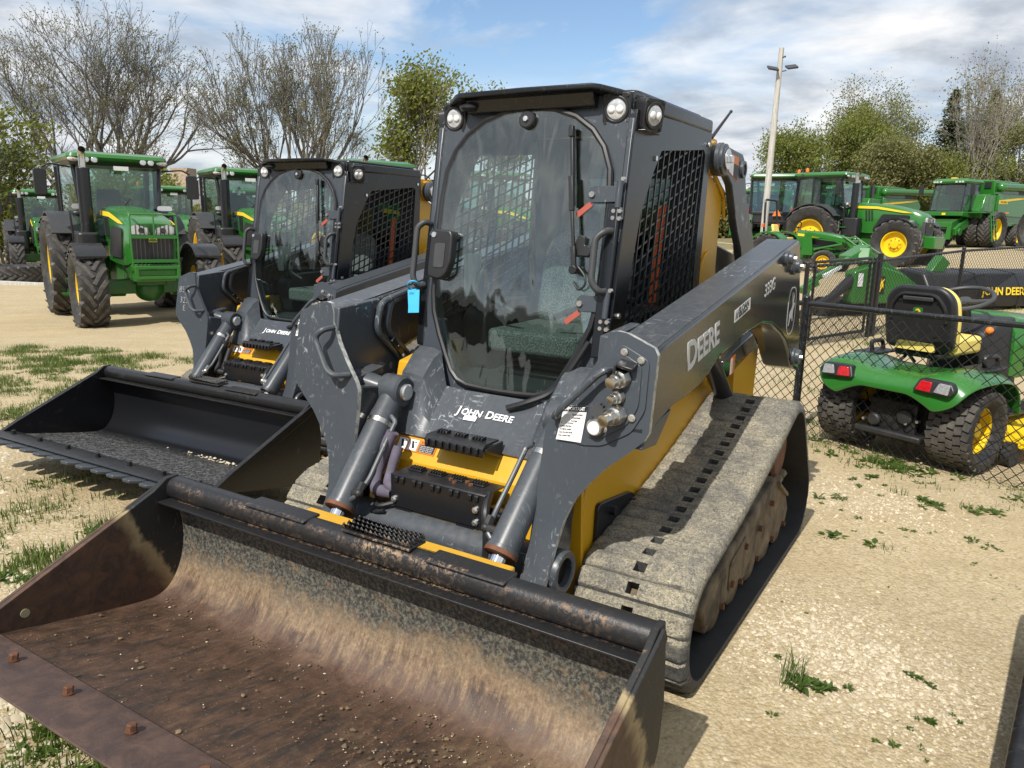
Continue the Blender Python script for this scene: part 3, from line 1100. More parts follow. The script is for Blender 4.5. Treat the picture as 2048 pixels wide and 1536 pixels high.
def make_bucket(root, used):
    m_in = MT['bucket_used'] if used else MT['bucket_new']
    m_lip = MT['lip_used'] if used else MT['bucket_black']
    m_pl = MT['bucket_plate'] if used else MT['bucket_black']
    HW = 1.045
    # shell: wall, curved heel, floor; 12 mm plate swept across the width
    inn = [(1.625, 0.515), (1.590, 0.44), (1.582, 0.36), (1.590, 0.28), (1.615, 0.205), (1.655, 0.150), (1.705, 0.120), (1.78, 0.119), (1.95, 0.148), (2.15, 0.190), (2.335, 0.2285)]
    pin = smooth_path([(x, 0, z) for x, z in inn], 4)
    pin = [(p.x, p.z) for p in pin]
    outp = []
    for i, p in enumerate(pin):
        a = Vector(pin[max(0, i - 1)]); c = Vector(pin[min(len(pin) - 1, i + 1)])
        t = (c - a).normalized()
        nrm = Vector((t.y, -t.x))
        if i == 0:
            nrm = Vector((-1, 0))
        q = Vector(p) + Vector((nrm.x, nrm.y)) * 0.016
        outp.append((q.x, q.y))
    poly = pin + outp[::-1]
    b = MB()
    b.prism(poly, -HW, HW)
    # subdivide across so the material has no long triangles is not needed: object coordinates drive it
    bk = b.build('bucket', m_in, root, ang=25)
    # end plates
    for S in (-1, 1):
        pl = [(1.585, 0.602), (1.640, 0.600), (1.70, 0.560), (2.285, 0.318), (2.415, 0.258), (2.415, 0.232), (2.33, 0.212), (1.90, 0.118), (1.70, 0.085), (1.62, 0.125), (1.572, 0.20), (1.552, 0.34), (1.565, 0.48)]
        e = MB()
        y0, y1 = sorted((S * 1.045, S * 1.066))
        e.prism(pl, y0, y1)
        eo = e.build('end_plate', m_pl, bk, 0.003)
        # doubler along the upper front edge
        d = MB()
        y0, y1 = sorted((S * 1.0665, S * 1.080))
        d.prism([(1.62, 0.598), (1.70, 0.562), (2.285, 0.320), (2.405, 0.262), (2.405, 0.236), (2.27, 0.268), (1.68, 0.515), (1.60, 0.56)], y0, y1)
        d.build('edge_doubler', m_pl if used else m_lip, bk, 0.003)
        w = MB()
        w.lathe([(0.0, -0.0022), (0.016, -0.0022), (0.016, 0.001), (0.0, 0.001)], (2.22, S * 1.0446, 0.262), 'y', 14, S)
        w.build('plate_hole', MT['black_print'] if not used else MT['pale_hole'], bk)
    # top tube: rounded bar right across, with the forward flange below it
    prof = round_poly([(1.562, 0.516), (1.638, 0.514), (1.650, 0.555), (1.630, 0.594), (1.582, 0.598), (1.562, 0.572)], 0.020, 4)
    t = MB(); t.prism(prof, -1.044, 1.044)
    tb = t.build('top_tube', m_lip, bk, ang=40)
    fl = MB()
    fl.prism([(1.600, 0.500), (1.600, 0.5135), (1.640, 0.5135), (1.690, 0.516), (1.690, 0.508), (1.640, 0.504)], -1.0435, 1.0435)
    fl.build('lip_flange', m_lip, bk, 0.002)
    for y0, y1 in ((-0.57, -0.26), (0.28, 0.58)):
        p = MB()
        p.prism([(1.562, 0.590), (1.640, 0.588), (1.648, 0.590), (1.640, 0.598), (1.562, 0.602)], y0, y1)
        p.build('pad', m_lip, bk, 0.004)
    # serrated step in the middle
    st = MB()
    st.box((1.588, 0.06, 0.603), (0.09, 0.30, 0.010))
    for xx in (1.546, 1.572, 1.598, 1.624):
        saw = [(-0.09, 0.612)]
        for k in range(15):
            saw += [(-0.09 + k * 0.02, 0.620), (-0.08 + k * 0.02, 0.634)]
        saw += [(0.21, 0.620), (0.21, 0.612)]
        st.prism(saw, xx, xx + 0.006, 'x')
    stuff(st.build('serrated_step', m_lip, bk, 0.003))
    # back gussets and coupler plates
    g = MB()
    for y in (-0.55, -0.2, 0.2, 0.55):
        g.prism([(1.50, 0.52), (1.565, 0.56), (1.56, 0.30), (1.60, 0.16), (1.50, 0.18)], y - 0.012, y + 0.012)
    stuff(g.build('back_rib', m_lip, bk, 0.003))
    # bolt-on cutting edge
    ce = MB()
    ce.prism([(2.318, 0.2265), (2.322, 0.2455), (2.47, 0.277), (2.518, 0.280), (2.518, 0.272), (2.46, 0.256)], -1.065, 1.065)
    ceo = ce.build('cutting_edge', m_in if used else MT['bucket_black'], bk, 0.003)
    nb = 7
    for k in range(nb):
        y = -0.93 + k * 0.312
        if used:
            y = -1.081 + (k + 0) * 0.312 + 0.0
            if y < -1.03:
                y = -1.0
        bo = MB()
        x = 2.392
        z = 0.262
        bo.lathe([(0.0, 0), (0.017, 0), (0.017, 0.004), (0.0, 0.004)], (x, y, z), (-0.2, 0, 1), 12)
        bo.lathe([(0.0, 0.0), (0.0145, 0.0), (0.0145, 0.017), (0.012, 0.020), (0.0, 0.020)], (x, y, z + 0.003), (-0.2, 0, 1), 6)
        bo.build('edge_bolt', MT['rusty'] if used else MT['black_paint'], bk)
    if not used:
        # scalloped bolt-on tooth bar under the edge
        for k in range(15):
            y = -1.04 + k * 0.1475
            te = MB()
            te.prism([(y - 0.066, 2.46), (y + 0.066, 2.46), (y + 0.058, 2.555), (y + 0.03, 2.600), (y - 0.03, 2.600), (y - 0.058, 2.555)], 0.0, 0.02, 'z')
            te.v = [(q[1], q[0], 0.232 + 0.2 * (q[1] - 2.44) + q[2]) for q in te.v]
            te.f = [tuple(reversed(f)) for f in te.f]
            te.build('edge_tooth', MT['grey_new'], bk, 0.006)
    return bk


def make_arm(S, root, gp, gside, used):
    """One lift arm; S=+1 is the machine's left side."""
    P = MB()
    outer = [(1.105, 1.254), (1.02, 1.272), (-0.86, 1.592), (-0.905, 1.592), (-0.93, 1.570), (-1.20, 0.90), (-1.195, 0.86), (-1.15, 0.853), (-1.08, 0.87), (-1.02, 0.89), (-0.90, 0.99), (-0.78, 1.07),
             (-0.64, 1.125), (-0.455, 1.185), (-0.25, 1.210), (-0.033, 1.196), (0.355, 1.143), (0.372, 1.128), (0.40, 1.14), (0.52, 1.09), (0.63, 1.056), (0.76, 1.043), (0.91, 1.035), (1.05, 1.0), (1.16, 0.974)]
    y0, y1 = sorted((S * 0.64, S * 0.81))
    P.prism(outer, y0, y1)
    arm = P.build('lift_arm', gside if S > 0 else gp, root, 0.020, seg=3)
    # top skin of the box beam, plain grey above the shade-coloured left side
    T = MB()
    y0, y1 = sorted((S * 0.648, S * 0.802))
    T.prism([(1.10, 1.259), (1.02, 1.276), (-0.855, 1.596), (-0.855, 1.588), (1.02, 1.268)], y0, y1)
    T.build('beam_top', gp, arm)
    # leaning front plate
    zs = [(1.305, 1.100), (1.254, 1.108), (1.10, 1.138), (0.97, 1.160), (0.84, 1.182), (0.70, 1.210), (0.53, 1.252), (0.40, 1.318), (0.28, 1.372)]

    def FX(z):
        for (z0, x0), (z1, x1) in zip(zs, zs[1:]):
            if z >= z1:
                f = (z - z1) / (z0 - z1)
                return x1 + (x0 - x1) * min(1, f)
        return zs[-1][1]
    outl = [(0.665, 1.306), (0.700, 1.302), (0.802, 1.262), (0.815, 1.240), (0.818, 0.990), (0.805, 0.962), (0.745, 0.905), (0.680, 0.850), (0.625, 0.785), (0.580, 0.720), (0.555, 0.650), (0.538, 0.56), (0.532, 0.46), (0.530, 0.38), (0.505, 0.28)]
    inl = [(0.640, 1.300), (0.625, 1.27), (0.618, 1.225), (0.575, 1.145), (0.520, 1.070), (0.462, 1.000), (0.442, 0.965), (0.437, 0.90), (0.436, 0.80), (0.436, 0.70), (0.436, 0.62), (0.436, 0.55), (0.434, 0.46), (0.430, 0.38), (0.412, 0.28)]
    mb = MB()
    n = len(outl)
    vs = []
    for (yo, zo), (yi, zi) in zip(outl, inl):
        vs += [(FX(zo), S * yo, zo), (FX(zi), S * yi, zi), (FX(zo) - 0.022, S * yo, zo), (FX(zi) - 0.022, S * yi, zi)]
    fs = []
    for i in range(n - 1):
        a, b = 4 * i, 4 * (i + 1)
        fs += [(a, a + 1, b + 1, b), (a + 2, b + 2, b + 3, a + 3), (a, b, b + 2, a + 2), (a + 1, a + 3, b + 3, b + 1)]
    fs += [(0, 2, 3, 1), (4 * n - 4, 4 * n - 3, 4 * n - 1, 4 * n - 2)]
    mb.add(vs, fs)
    fp = mb.build('front_plate', gp, arm, 0.0, ang=28)
    if used:
        fp.data.materials.append(MT['worn_edge'])
        for pl in fp.data.polygons:
            if abs(pl.normal.x) < 0.5:
                pl.material_index = 1
    # inner cheek behind the plate, and the lower leg that carries the cross tube
    ck = MB()
    y0, y1 = sorted((S * 0.598, S * 0.640))
    ck.prism([(1.095, 1.285), (1.13, 1.05), (1.13, 0.95), (1.0, 0.915), (0.74, 0.905), (0.68, 1.00), (0.86, 1.17), (0.84, 1.305)], y0, y1)
    ck.build('arm_cheek', gp, arm, 0.006)
    lg = MB()
    y0, y1 = sorted((S * 0.440, S * 0.525))
    lg.prism([(1.14, 0.98), (1.19, 0.70), (1.235, 0.53), (1.30, 0.40), (1.36, 0.28), (1.30, 0.235), (1.16, 0.26), (1.10, 0.40), (1.09, 0.60), (1.04, 0.80), (0.98, 0.95)], y0, y1)
    lgo = lg.build('arm_leg', MT['grey_gloss_shaded'] if used else gp, arm, 0.008)
    wb = MB()
    y0, y1 = sorted((S * 0.5255, S * 0.80))
    wb.prism([(1.135, 0.985), (1.155, 0.93), (1.03, 0.92), (0.90, 1.02)], y0, y1)
    wb.build('arm_web', gp, arm, 0.004)
    tr = MB()
    c0, c1 = (0.052, 0.075)
    tr.lathe([(c0, 0.515), (c0, 0.552), (c0 + 0.006, 0.556), (c1, 0.556), (c1 + 0.004, 0.550), (c1 + 0.004, 0.526)], (1.19, 0, 0.445), 'y', 32, S)
    tr.build('tube_collar', gp, arm)
    hd = MB()
    hd.lathe([(0.0, 0.53), (0.052, 0.53)], (1.19, 0, 0.445), 'y', 24, S)
    hd.build('tube_bore', MT['dark_metal'], arm)
    # grab handle on the plate
    hn = MB()
    if S < 0:
        pts = [(FX(1.17) - 0.0, -0.602, 1.205), (FX(1.17) + 0.055, -0.615, 1.20), (FX(1.17) + 0.060, -0.655, 1.165), (FX(1.05) + 0.06, -0.570, 1.040), (FX(1.03) + 0.055, -0.53, 1.020), (FX(1.02), -0.492, 1.022)]
    else:
        pts = [(FX(1.19), 0.655, 1.175), (FX(1.19) + 0.055, 0.665, 1.185), (FX(1.19) + 0.06, 0.640, 1.170), (FX(1.05) + 0.06, 0.515, 1.035), (FX(1.03) + 0.05, 0.490, 1.005), (FX(1.02), 0.486, 0.995)]
    hn.tube(round_path(pts, 0.035, 5), 0.0125, 10)
    hn.build('grab_handle', gp, arm)
    # rear: pin bosses
    for (x, z, r) in ((-0.613, 1.506, 0.040), (-0.79, 1.462, 0.046), (-1.01, 0.951, 0.052)):
        pb = MB()
        pb.lathe([(r, 0.805), (r, 0.822), (r * 0.80, 0.828), (r * 0.80, 0.845), (r * 0.72, 0.850), (r * 0.35, 0.850), (r * 0.35, 0.842), (0, 0.842)], (x, 0, z), 'y', 22, S)
        po = pb.build('pivot_pin', gp, arm)
        k = MB(); k.cyl((x, 0.842 * S, z), (x, 0.862 * S, z), 0.012, 6)
        k.build('pin_bolt', MT['bolt'], po)
    return arm, fp, FX


def tilt_cylinder(S, root, gp, used):
    top = Vector((0.97, 0.405 * S, 0.935))
    low = Vector((1.43, 0.372 * S, 0.432))
    d = (low - top).normalized()
    end = top + d * 0.548
    b = MB()
    b.tube([top - d * 0.02, top + d * 0.10, top + d * 0.13, end - d * 0.018, end - d * 0.016, end], [0.050, 0.052, 0.0555, 0.0555, 0.060, 0.060], 28)
    cyl = b.build('tilt_cylinder', gp, root)
    e = MB()
    e.lathe([(0.0, -0.055), (0.060, -0.055), (0.070, -0.045), (0.070, 0.045), (0.060, 0.055), (0.0, 0.055)], top, 'y', 26)
    e.build('cylinder_eye', gp, cyl)
    p = MB()
    p.lathe([(0.036, 0), (0.036, 0.012), (0.030, 0.018), (0.0, 0.018)], top - Vector((0, S * 0.053, 0)), 'y', 22, -S)
    p.build('pin_cap', MT['bolt'], cyl)
    h = MB()
    h.tube([top + Vector((0, S * 0.05, 0)), Vector((0.99, S * 0.47, 0.94)), Vector((1.0, S * 0.60, 0.95))], [0.048, 0.052, 0.066], 20)
    h.build('pin_hub', gp, cyl)
    r = MB()
    r.tube([end - d * 0.01, low], 0.029, 20)
    r.build('cylinder_rod', MT['chrome'], cyl)
    k = MB()
    k.tube([end - d * 0.004, end + d * 0.012], 0.0615, 28)
    k.build('wiper_ring', MT['rusty'] if used else MT['dark_metal'], cyl)
    cl = MB()
    q = top + d * 0.165
    cl.tube([q - d * 0.010, q + d * 0.010], 0.0575, 28)
    cl.build('band_clamp', MT['zinc'], cyl)
    # hard line and elbow along the barrel
    side = Vector((0, -S, 0))
    fwd = side.cross(d).normalized()
    if fwd.x < 0:
        fwd = -fwd
    o = side * 0.055 + fwd * 0.02
    o2 = side * 0.085 + fwd * 0.012
    ln = MB()
    ln.tube(round_path([top + d * 0.13 + o, top + d * 0.145 + o2, top + d * 0.23 + o2 * 0.98, top + d * 0.42 + o2, top + d * 0.50 + o * 1.25, top + d * 0.515 + o * 0.9], 0.03, 5), 0.0105, 10)
    ln.build('hard_line', gp, cyl)
    el = MB()
    q = top + d * 0.485
    el.tube([q + o * 0.7, q + o * 1.5], [0.017, 0.017], 10)
    el.tube([q + o * 1.45, q + o * 1.5 - d * 0.045], 0.015, 6)
    el.ball(q + o * 1.5, 0.018, 10, 8)
    el.build('elbow_fitting', MT['dark_metal'] if used else MT['zinc'], cyl)
    ft = MB()
    ft.box(low + Vector((0.01, 0, 0.0)), (0.08, 0.075, 0.07), (0, R(40), 0))
    ft.build('rod_clevis', MT['yellow_used'] if used else MT['yellow_new'], cyl, 0.006)
    return cyl


def work_light(root, pos, rot, name='work_light'):
    """Round twin-chip lamp in a square housing that faces local +x."""
    M = Matrix.Translation(pos) @ Euler(rot).to_matrix().to_4x4()
    h = MB()
    sq = round_poly([(-0.058, -0.062), (0.058, -0.062), (0.058, 0.062), (-0.058, 0.062)], 0.022, 4)
    h.prism(sq, -0.07, 0.0, 'x')
    h.lathe([(0.052, 0.0), (0.052, 0.006), (0.041, 0.006), (0.041, -0.004), (0, -0.004)], (0, 0, 0), 'x', 26)
    h.xform(M)
    o = h.build(name, MT['plastic'], root, 0.003)
    l = MB()
    l.lathe([(0.0405, 0.001), (0.036, 0.006), (0.0, 0.010)], (0, 0, 0), 'x', 26)
    l.xform(M)
    l.build('lens', MT['clear_lens'], o)
    ch = MB()
    for s in (-1, 1):
        ch.ball((0.008, s * 0.017, 0), 0.0155, 12, 8, (0.5, 1, 1))
    ch.xform(M)
    stuff(ch.build('lamp_chip', MT['white_print'], o))
    b = MB()
    for s in (-1, 1):
        for k in (-1, 1):
            b.cyl((0.0, s * 0.046, k * 0.050), (0.004, s * 0.046, k * 0.050), 0.006, 8)
    b.xform(M)
    stuff(b.build('housing_screws', MT['dark_metal'], o))
    return o


def clip_seg(a, b, poly):
    """Parts of segment a-b inside a 2D polygon (even-odd)."""
    ts = [0.0, 1.0]
    n = len(poly)
    dx, dy = b[0] - a[0], b[1] - a[1]
    for i in range(n):
        p, q = poly[i], poly[(i + 1) % n]
        ex, ey = q[0] - p[0], q[1] - p[1]
        den = dx * ey - dy * ex
        if abs(den) < 1e-12:
            continue
        t = ((p[0] - a[0]) * ey - (p[1] - a[1]) * ex) / den
        u = ((p[0] - a[0]) * dy - (p[1] - a[1]) * dx) / den
        if 0 < t < 1 and 0 <= u < 1:
            ts.append(t)
    ts.sort()
    out = []
    for t0, t1 in zip(ts, ts[1:]):
        tm = (t0 + t1) / 2
        x, y = a[0] + dx * tm, a[1] + dy * tm
        ins = False
        for i in range(n):
            p, q = poly[i], poly[(i + 1) % n]
            if (p[1] > y) != (q[1] > y) and x < (q[0] - p[0]) * (y - p[1]) / (q[1] - p[1]) + p[0]:
                ins = not ins
        if ins and t1 - t0 > 1e-6:
            out.append(((a[0] + dx * t0, a[1] + dy * t0), (a[0] + dx * t1, a[1] + dy * t1)))
    return out


MATS['pale_hole'] = simple('hole disc in daylight colour', (0.30, 0.27, 0.16), 0.9)  # opaque disc; the brightness behind the hole is put into its colour


def make_loader(label, loc, rz, scale, used):
    root = thing('track_loader', label, 'track loader', loc, rz, 'compact track loaders on the gravel', scale)
    gp = MT['grey_used'] if used else MT['grey_new']
    gside = MT['grey_gloss_shaded'] if used else MT['grey_new']
    yl = MT['yellow_used'] if used else MT['yellow_new']
    cb = MT['cab_black']
    belt = MT['track_rubber'] if used else MT['track_rubber_new']
    # ---- undercarriage
    for S in (-1, 1):
        undercarriage(S, root, belt, used)
    # ---- chassis
    for S in (-1, 1):
        c = MB()
        y0, y1 = sorted((S * 0.445, S * 0.53))
        c.prism([(1.00, 0.22), (1.035, 0.50), (0.985, 0.74), (0.86, 0.80), (0.80, 1.03), (0.45, 1.10), (-0.25, 1.14), (-0.62, 1.10), (-1.02, 1.0), (-1.06, 0.70), (-0.92, 0.30)], y0, y1)
        s = c.build('chassis_side', yl, root, 0.008)
        p = MB()
        y0, y1 = sorted((S * 0.5305, S * 0.548))
        p.prism(round_poly([(0.93, 0.40), (0.92, 0.615), (0.60, 0.575), (0.50, 0.50), (0.55, 0.40)], 0.03), y0, y1)
        po = p.build('bolt_plate', MT['black_paint'], s, 0.004)
        for px, pz in ((0.80, 0.555), (0.60, 0.53), (0.85, 0.46)):
            k = MB(); k.cyl((px, S * 0.548, pz), (px, S * 0.568, pz), 0.020, 6)
            stuff(k.build('plate_bolt', MT['black_paint'], s))
        e = MB()
        e.beam((1.01, S * 0.500, 0.24), (1.045, S * 0.500, 0.74), 0.075, 0.02, (1, 0, 0))
        e.build('edge_strip', yl, s, 0.003)
        pb = MB()
        pb.lathe([(0.075, 0.5295), (0.075, 0.56), (0.06, 0.572), (0.03, 0.572), (0.03, 0.565), (0, 0.565)], (-0.45, 0, 0.925), 'y', 24, S)
        pb.build('pivot_boss', yl, s)
    c = MB()
    c.prism([(0.98, 0.22), (1.01, 0.50), (0.955, 0.745), (0.80, 0.88), (-0.30, 0.90), (-0.45, 1.35), (-1.25, 1.30), (-1.32, 0.55), (-1.0, 0.30)], -0.444, 0.444)
    ch = c.build('chassis', MT['dark_metal'], root, 0.006)
    fpn = MB()
    fpn.slab([(0.962, -0.425, 0.752), (0.962, 0.425, 0.752), (1.035, 0.425, 0.66), (1.035, -0.425, 0.66)], (-0.012, 0, -0.008))
    fpn.slab([(1.035, -0.425, 0.660), (1.035, 0.425, 0.660), (1.075, 0.425, 0.36), (1.075, -0.425, 0.36)], (-0.015, 0, 0))
    fpo = fpn.build('front_panel', yl, root, 0.003)
    # torn edge and drain lip on the panel
    lp = MB()
    lp.slab([(1.045, -0.40, 0.605), (1.085, -0.40, 0.590), (1.085, -0.12, 0.600), (1.045, -0.05, 0.612)], (0, 0, 0.006))
    lp.build('panel_lip', yl, fpo, 0.002)
    nf = Vector((0.783, 0, 0.622))      # outward from the sloped part
    dn = Vector((0.073, 0, -0.092)).normalized()
    # warning decal on the panel
    base = Vector((0.966, -0.375, 0.747)) + nf * 0.003 + dn * 0.010
    q = MB(); q.slab([base, base + Vector((0, 0.205, 0)), base + Vector((0, 0.205, 0)) + dn * 0.058, base + dn * 0.058], nf * 0.0015)
    wd = q.build('warning_decal', MT['orange_print'], root)
    q = MB()
    b1 = base + nf * 0.0016
    for k in range(2):
        a = b1 + Vector((0, 0.006 + k * 0.056, 0)) + dn * 0.004
        q.slab([a, a + Vector((0, 0.048, 0)), a + Vector((0, 0.048, 0)) + dn * 0.05, a + dn * 0.05], nf * 0.001)
    q.build('decal_field', MT['white_print'], wd)
    q = MB()
    a = b1 + Vector((0, 0.120, 0)) + dn * 0.020
    q.slab([a, a + Vector((0, 0.081, 0)), a + Vector((0, 0.081, 0)) + dn * 0.034, a + dn * 0.034], nf * 0.001)
    q.build('decal_text_field', MT['black_print'], wd)
    lettering('WARNING', 0.017, MT['black_print'], wd, tuple(b1 + Vector((0, 0.124, 0)) + dn * 0.017), (0, 1, 0), tuple(-dn), 'decal_lettering')
    for k in range(4):
        lettering('keep clear of the arms', 0.0075, MT['white_print'], wd, tuple(a + nf * 0.0012 + Vector((0, 0.004, 0)) + dn * (0.009 + k * 0.0075)), (0, 1, 0), tuple(-dn), 'decal_lettering', thick=0.0004)
    # little falling man pictograms
    q = MB()
    for k in range(2):
        a = b1 + Vector((0, 0.018 + k * 0.056, 0)) + nf * 0.0012 + dn * 0.012
        q.slab([a, a + Vector((0, 0.010, 0)), a + Vector((0, 0.024, 0)) + dn * 0.03, a + Vector((0, 0.012, 0)) + dn * 0.034], nf * 0.0006)
        q.slab([a + Vector((0, 0.012, 0)) + dn * 0.006, a + Vector((0, 0.026, 0)) + dn * 0.0, a + Vector((0, 0.028, 0)) + dn * 0.006], nf * 0.0006)
    stuff(q.build('decal_pictogram', MT['black_print'], wd))
    # ---- hood below the door
    ys = [-0.432, -0.405, -0.36, -0.315, -0.285, -0.25, -0.16, 0.0, 0.16, 0.25, 0.285, 0.315, 0.36, 0.405, 0.432]
    hv = []
    for y in ys:
        a = abs(y)
        s = smooth01(0.24, 0.33, a)
        zt = 0.945 + 0.155 * s
        xt = 0.928 - 0.163 * zt + 0.012 + 0.03 * (1 - s)
        top = Vector((xt, y, zt))
        bot = Vector((0.978 - (0.02 if a > 0.42 else 0), y, 0.756))
        mid = top.lerp(bot, 0.40) + Vector((0.050, 0, 0.040)) * s
        mid2 = top.lerp(bot, 0.72) + Vector((0.022, 0, 0.018)) * s
        m0 = top.lerp(bot, 0.12) + Vector((0.030, 0, 0.018)) * s
        hv.append([top, m0, mid, mid2, bot, bot + Vector((-0.012, 0, -0.012))])
    mb = MB()
    vs = [p for row in hv for p in row]
    k = len(hv[0])
    fs = []
    for i in range(len(ys) - 1):
        for j in range(k - 1):
            fs.append((i * k + j, i * k + j + 1, (i + 1) * k + j + 1, (i + 1) * k + j))
    mb.add(vs, fs)
    # side skirts down to the chassis
    for i in (0, len(ys) - 1):
        row = hv[i]
        yv = row[0].y
        mb.slab([row[0], row[1], row[2], row[3], row[4], Vector((0.80, yv, 0.76)), Vector((0.74, yv, 0.95))], (0, -0.006 if yv > 0 else 0.006, 0))
    hood = mb.build('hood', gp, root, ang=24)
    tdir = Vector((0.17, 0, -0.155)).normalized()
    if True:
        s0 = Vector((0.832, 0, 0.872))
        upd = Vector((-0.651, 0, 0.759))
        nn = Vector((0.759, 0, 0.651))
        for tx_, sz_, yy_ in (('J', 0.052, -0.140), ('OHN', 0.041, -0.119), ('D', 0.048, 0.002), ('EERE', 0.041, 0.041)):
            lettering(tx_, sz_, MT['white_print'], hood, tuple(Vector((0.8900, yy_, 0.8585)) + nn * 0.004), (0, 1, 0), tuple(upd), 'lettering', bold=0.0011, shear=0.12, sx=1.08)
        if used:
            q = MB()
            a = Vector((0.8885, -0.095, 0.858)) + nn * 0.003
            q.slab([a, a + Vector((0, 0.062, 0)), a + Vector((0, 0.062, 0)) - upd.normalized() * -0.001 + Vector((0.0185, 0, -0.0168)), a + Vector((0.0185, 0, -0.0168))], nn * 0.001)
            q.build('small_decal', MT['white_print'], hood)
        bl = MB()
        for (x, y, z) in ((0.955, -0.30, 0.777), (0.955, -0.1, 0.777), (0.955, 0.12, 0.777), (0.955, 0.31, 0.777), (0.80, -0.17, 0.908)):
            bl.ball(Vector((x, y, z)) + nn * 0.002, 0.008, 8, 5)
        stuff(bl.build('hood_bolts', MT['dark_metal'], hood))
    # ---- treads
    st = MB()
    st.prism(round_poly([(0.985, 0.815), (1.085, 0.815), (1.100, 0.80), (1.100, 0.765), (1.092, 0.765), (1.092, 0.796), (1.08, 0.806), (0.985, 0.806)], 0.004, 2), -0.145, 0.135)
    for k in range(3):
        for j in range(4):
            y = -0.12 + k * 0.085 + j * 0.014
            st.prism([(1.02, 0.8155), (1.055, 0.8155), (1.052, 0.828), (1.023, 0.828)], y, y + 0.008)
    for k in range(8):
        y = -0.135 + k * 0.034
        st.prism([(1.1002, 0.775), (1.112, 0.780), (1.112, 0.800), (1.1002, 0.803)], y, y + 0.015)
    st.prism([(0.97, 0.805), (0.97, 0.735), (1.09, 0.785), (1.09, 0.797)], -0.155, -0.1455)
    st.prism([(0.97, 0.805), (0.97, 0.735), (1.09, 0.785), (1.09, 0.797)], 0.1355, 0.145)
    stuff(st.build('tread_step', MT['black_paint'], root, 0.002))
    bx = MB()
    F, Bk, zb, zt = 1.215, 1.075, 0.535, 0.668
    bx.slab([(F, -0.225, zb), (F, 0.225, zb), (F, 0.225, zt), (F, -0.225, zt)], (-0.008, 0, 0))
    bx.slab([(F - 0.0085, -0.225, zt - 0.0085), (F - 0.0085, 0.225, zt - 0.0085), (Bk, 0.225, zt - 0.0085), (Bk, -0.225, zt - 0.0085)], (0, 0, 0.008))
    bx.slab([(F - 0.0085, -0.225, zb), (F - 0.0085, -0.225, zt - 0.009), (Bk, -0.225, zt - 0.009), (Bk, -0.225, zb + 0.04)], (0, 0.007, 0))
    bo = bx.build('valve_box', MT['black_paint'], root, 0.005)
    sr = MB()
    for k in range(4):
        y0 = -0.19 + k * 0.10
        for j in range(5):
            sr.prism([(Bk + 0.03, zt), (Bk + 0.065, zt), (Bk + 0.065, zt + 0.014), (Bk + 0.03, zt + 0.014)], y0 + j * 0.0125, y0 + j * 0.0125 + 0.007)
        sr.box((Bk + 0.047, y0 + 0.028, zt + 0.003), (0.045, 0.066, 0.006))
    for k in range(5):
        for j in range(2):
            sr.prism([(F + 0.0005, zt - 0.03), (F + 0.010, zt - 0.026), (F + 0.010, zt - 0.008), (F + 0.0005, zt - 0.004)], -0.2 + k * 0.088 + j * 0.03, -0.2 + k * 0.088 + j * 0.03 + 0.017)
    stuff(sr.build('grip_teeth', MT['black_paint'], bo, 0.0015))
    for (y, z) in ((-0.205, 0.565), (0.185, 0.605), (0.185, 0.555)):
        k = MB(); k.cyl((F, y, z), (F + 0.008, y, z), 0.013, 8); k.cyl((F + 0.008, y, z), (F + 0.014, y, z), 0.008, 6)
        k.build('box_bolt', MT['bolt'], bo)
    ft = MB()
    for y in (-0.17, 0.13):
        ft.box((F - 0.012, y, 0.500), (0.012, 0.085, 0.075))
    stuff(ft.build('box_foot', MT['black_paint'], bo, 0.004))
    if used:
        nb = MB()
        for (y, dx) in ((0.02, 0.07), (0.05, 0.09), (0.09, 0.06), (0.12, 0.08)):
            nb.cyl((Bk + dx, y, zt), (Bk + dx, y, zt + 0.008), 0.010, 6)
        stuff(nb.build('rusty_nuts', MT['rusty'], bo))
    # cross tube
    t = MB()
    t.tube([(1.19, -0.445, 0.445), (1.19, -0.40, 0.445), (1.19, 0.40, 0.445), (1.19, 0.445, 0.445)], 0.078, 36)
    t.build('cross_tube', gp, root)
    # hoses around the valve box
    hz = MB()
    hz.tube(smooth_path([(1.11, -0.30, 0.80), (1.13, -0.33, 0.72), (1.16, -0.345, 0.63), (1.20, -0.315, 0.58), (1.19, -0.24, 0.575)], 6), 0.026, 12)
    hz.tube(smooth_path([(1.10, -0.28, 0.74), (1.15, -0.285, 0.63), (1.19, -0.25, 0.60), (1.17, -0.20, 0.60)], 6), 0.022, 12)
    stuff(hz.build('sleeved_hose', MT['hose_sleeve'] if used else MT['hose'], root))
    hz = MB()
    hz.tube(smooth_path([(1.17, 0.215, 0.66), (1.24, 0.245, 0.62), (1.255, 0.262, 0.54), (1.26, 0.262, 0.44), (1.27, 0.245, 0.36), (1.33, 0.24, 0.30)], 6), 0.016, 10)
    hz.tube(smooth_path([(1.10, -0.36, 0.55), (1.18, -0.33, 0.54), (1.24, -0.27, 0.53), (1.20, -0.20, 0.55)], 6), 0.010, 8)
    hz.tube(smooth_path([(1.15, -0.36, 0.50), (1.24, -0.30, 0.50), (1.25, -0.23, 0.52)], 6), 0.008, 8)
    stuff(hz.build('hose', MT['hose'], root))
    cl = MB()
    cl.tube([(1.26, 0.262, 0.455), (1.26, 0.262, 0.435)], 0.021, 12)
    cl.cyl((1.265, 0.285, 0.445), (1.275, 0.30, 0.445), 0.012, 6)
    cl.build('hose_clamp', MT['zinc'], root)
    br = MB()
    br.beam((1.17, 0.222, 0.60), (1.20, 0.31, 0.60), 0.03, 0.035)
    br.cyl((1.21, 0.25, 0.60), (1.21, 0.34, 0.60), 0.009, 8)
    br.build('hose_bracket', MT['black_paint'], root, 0.003)
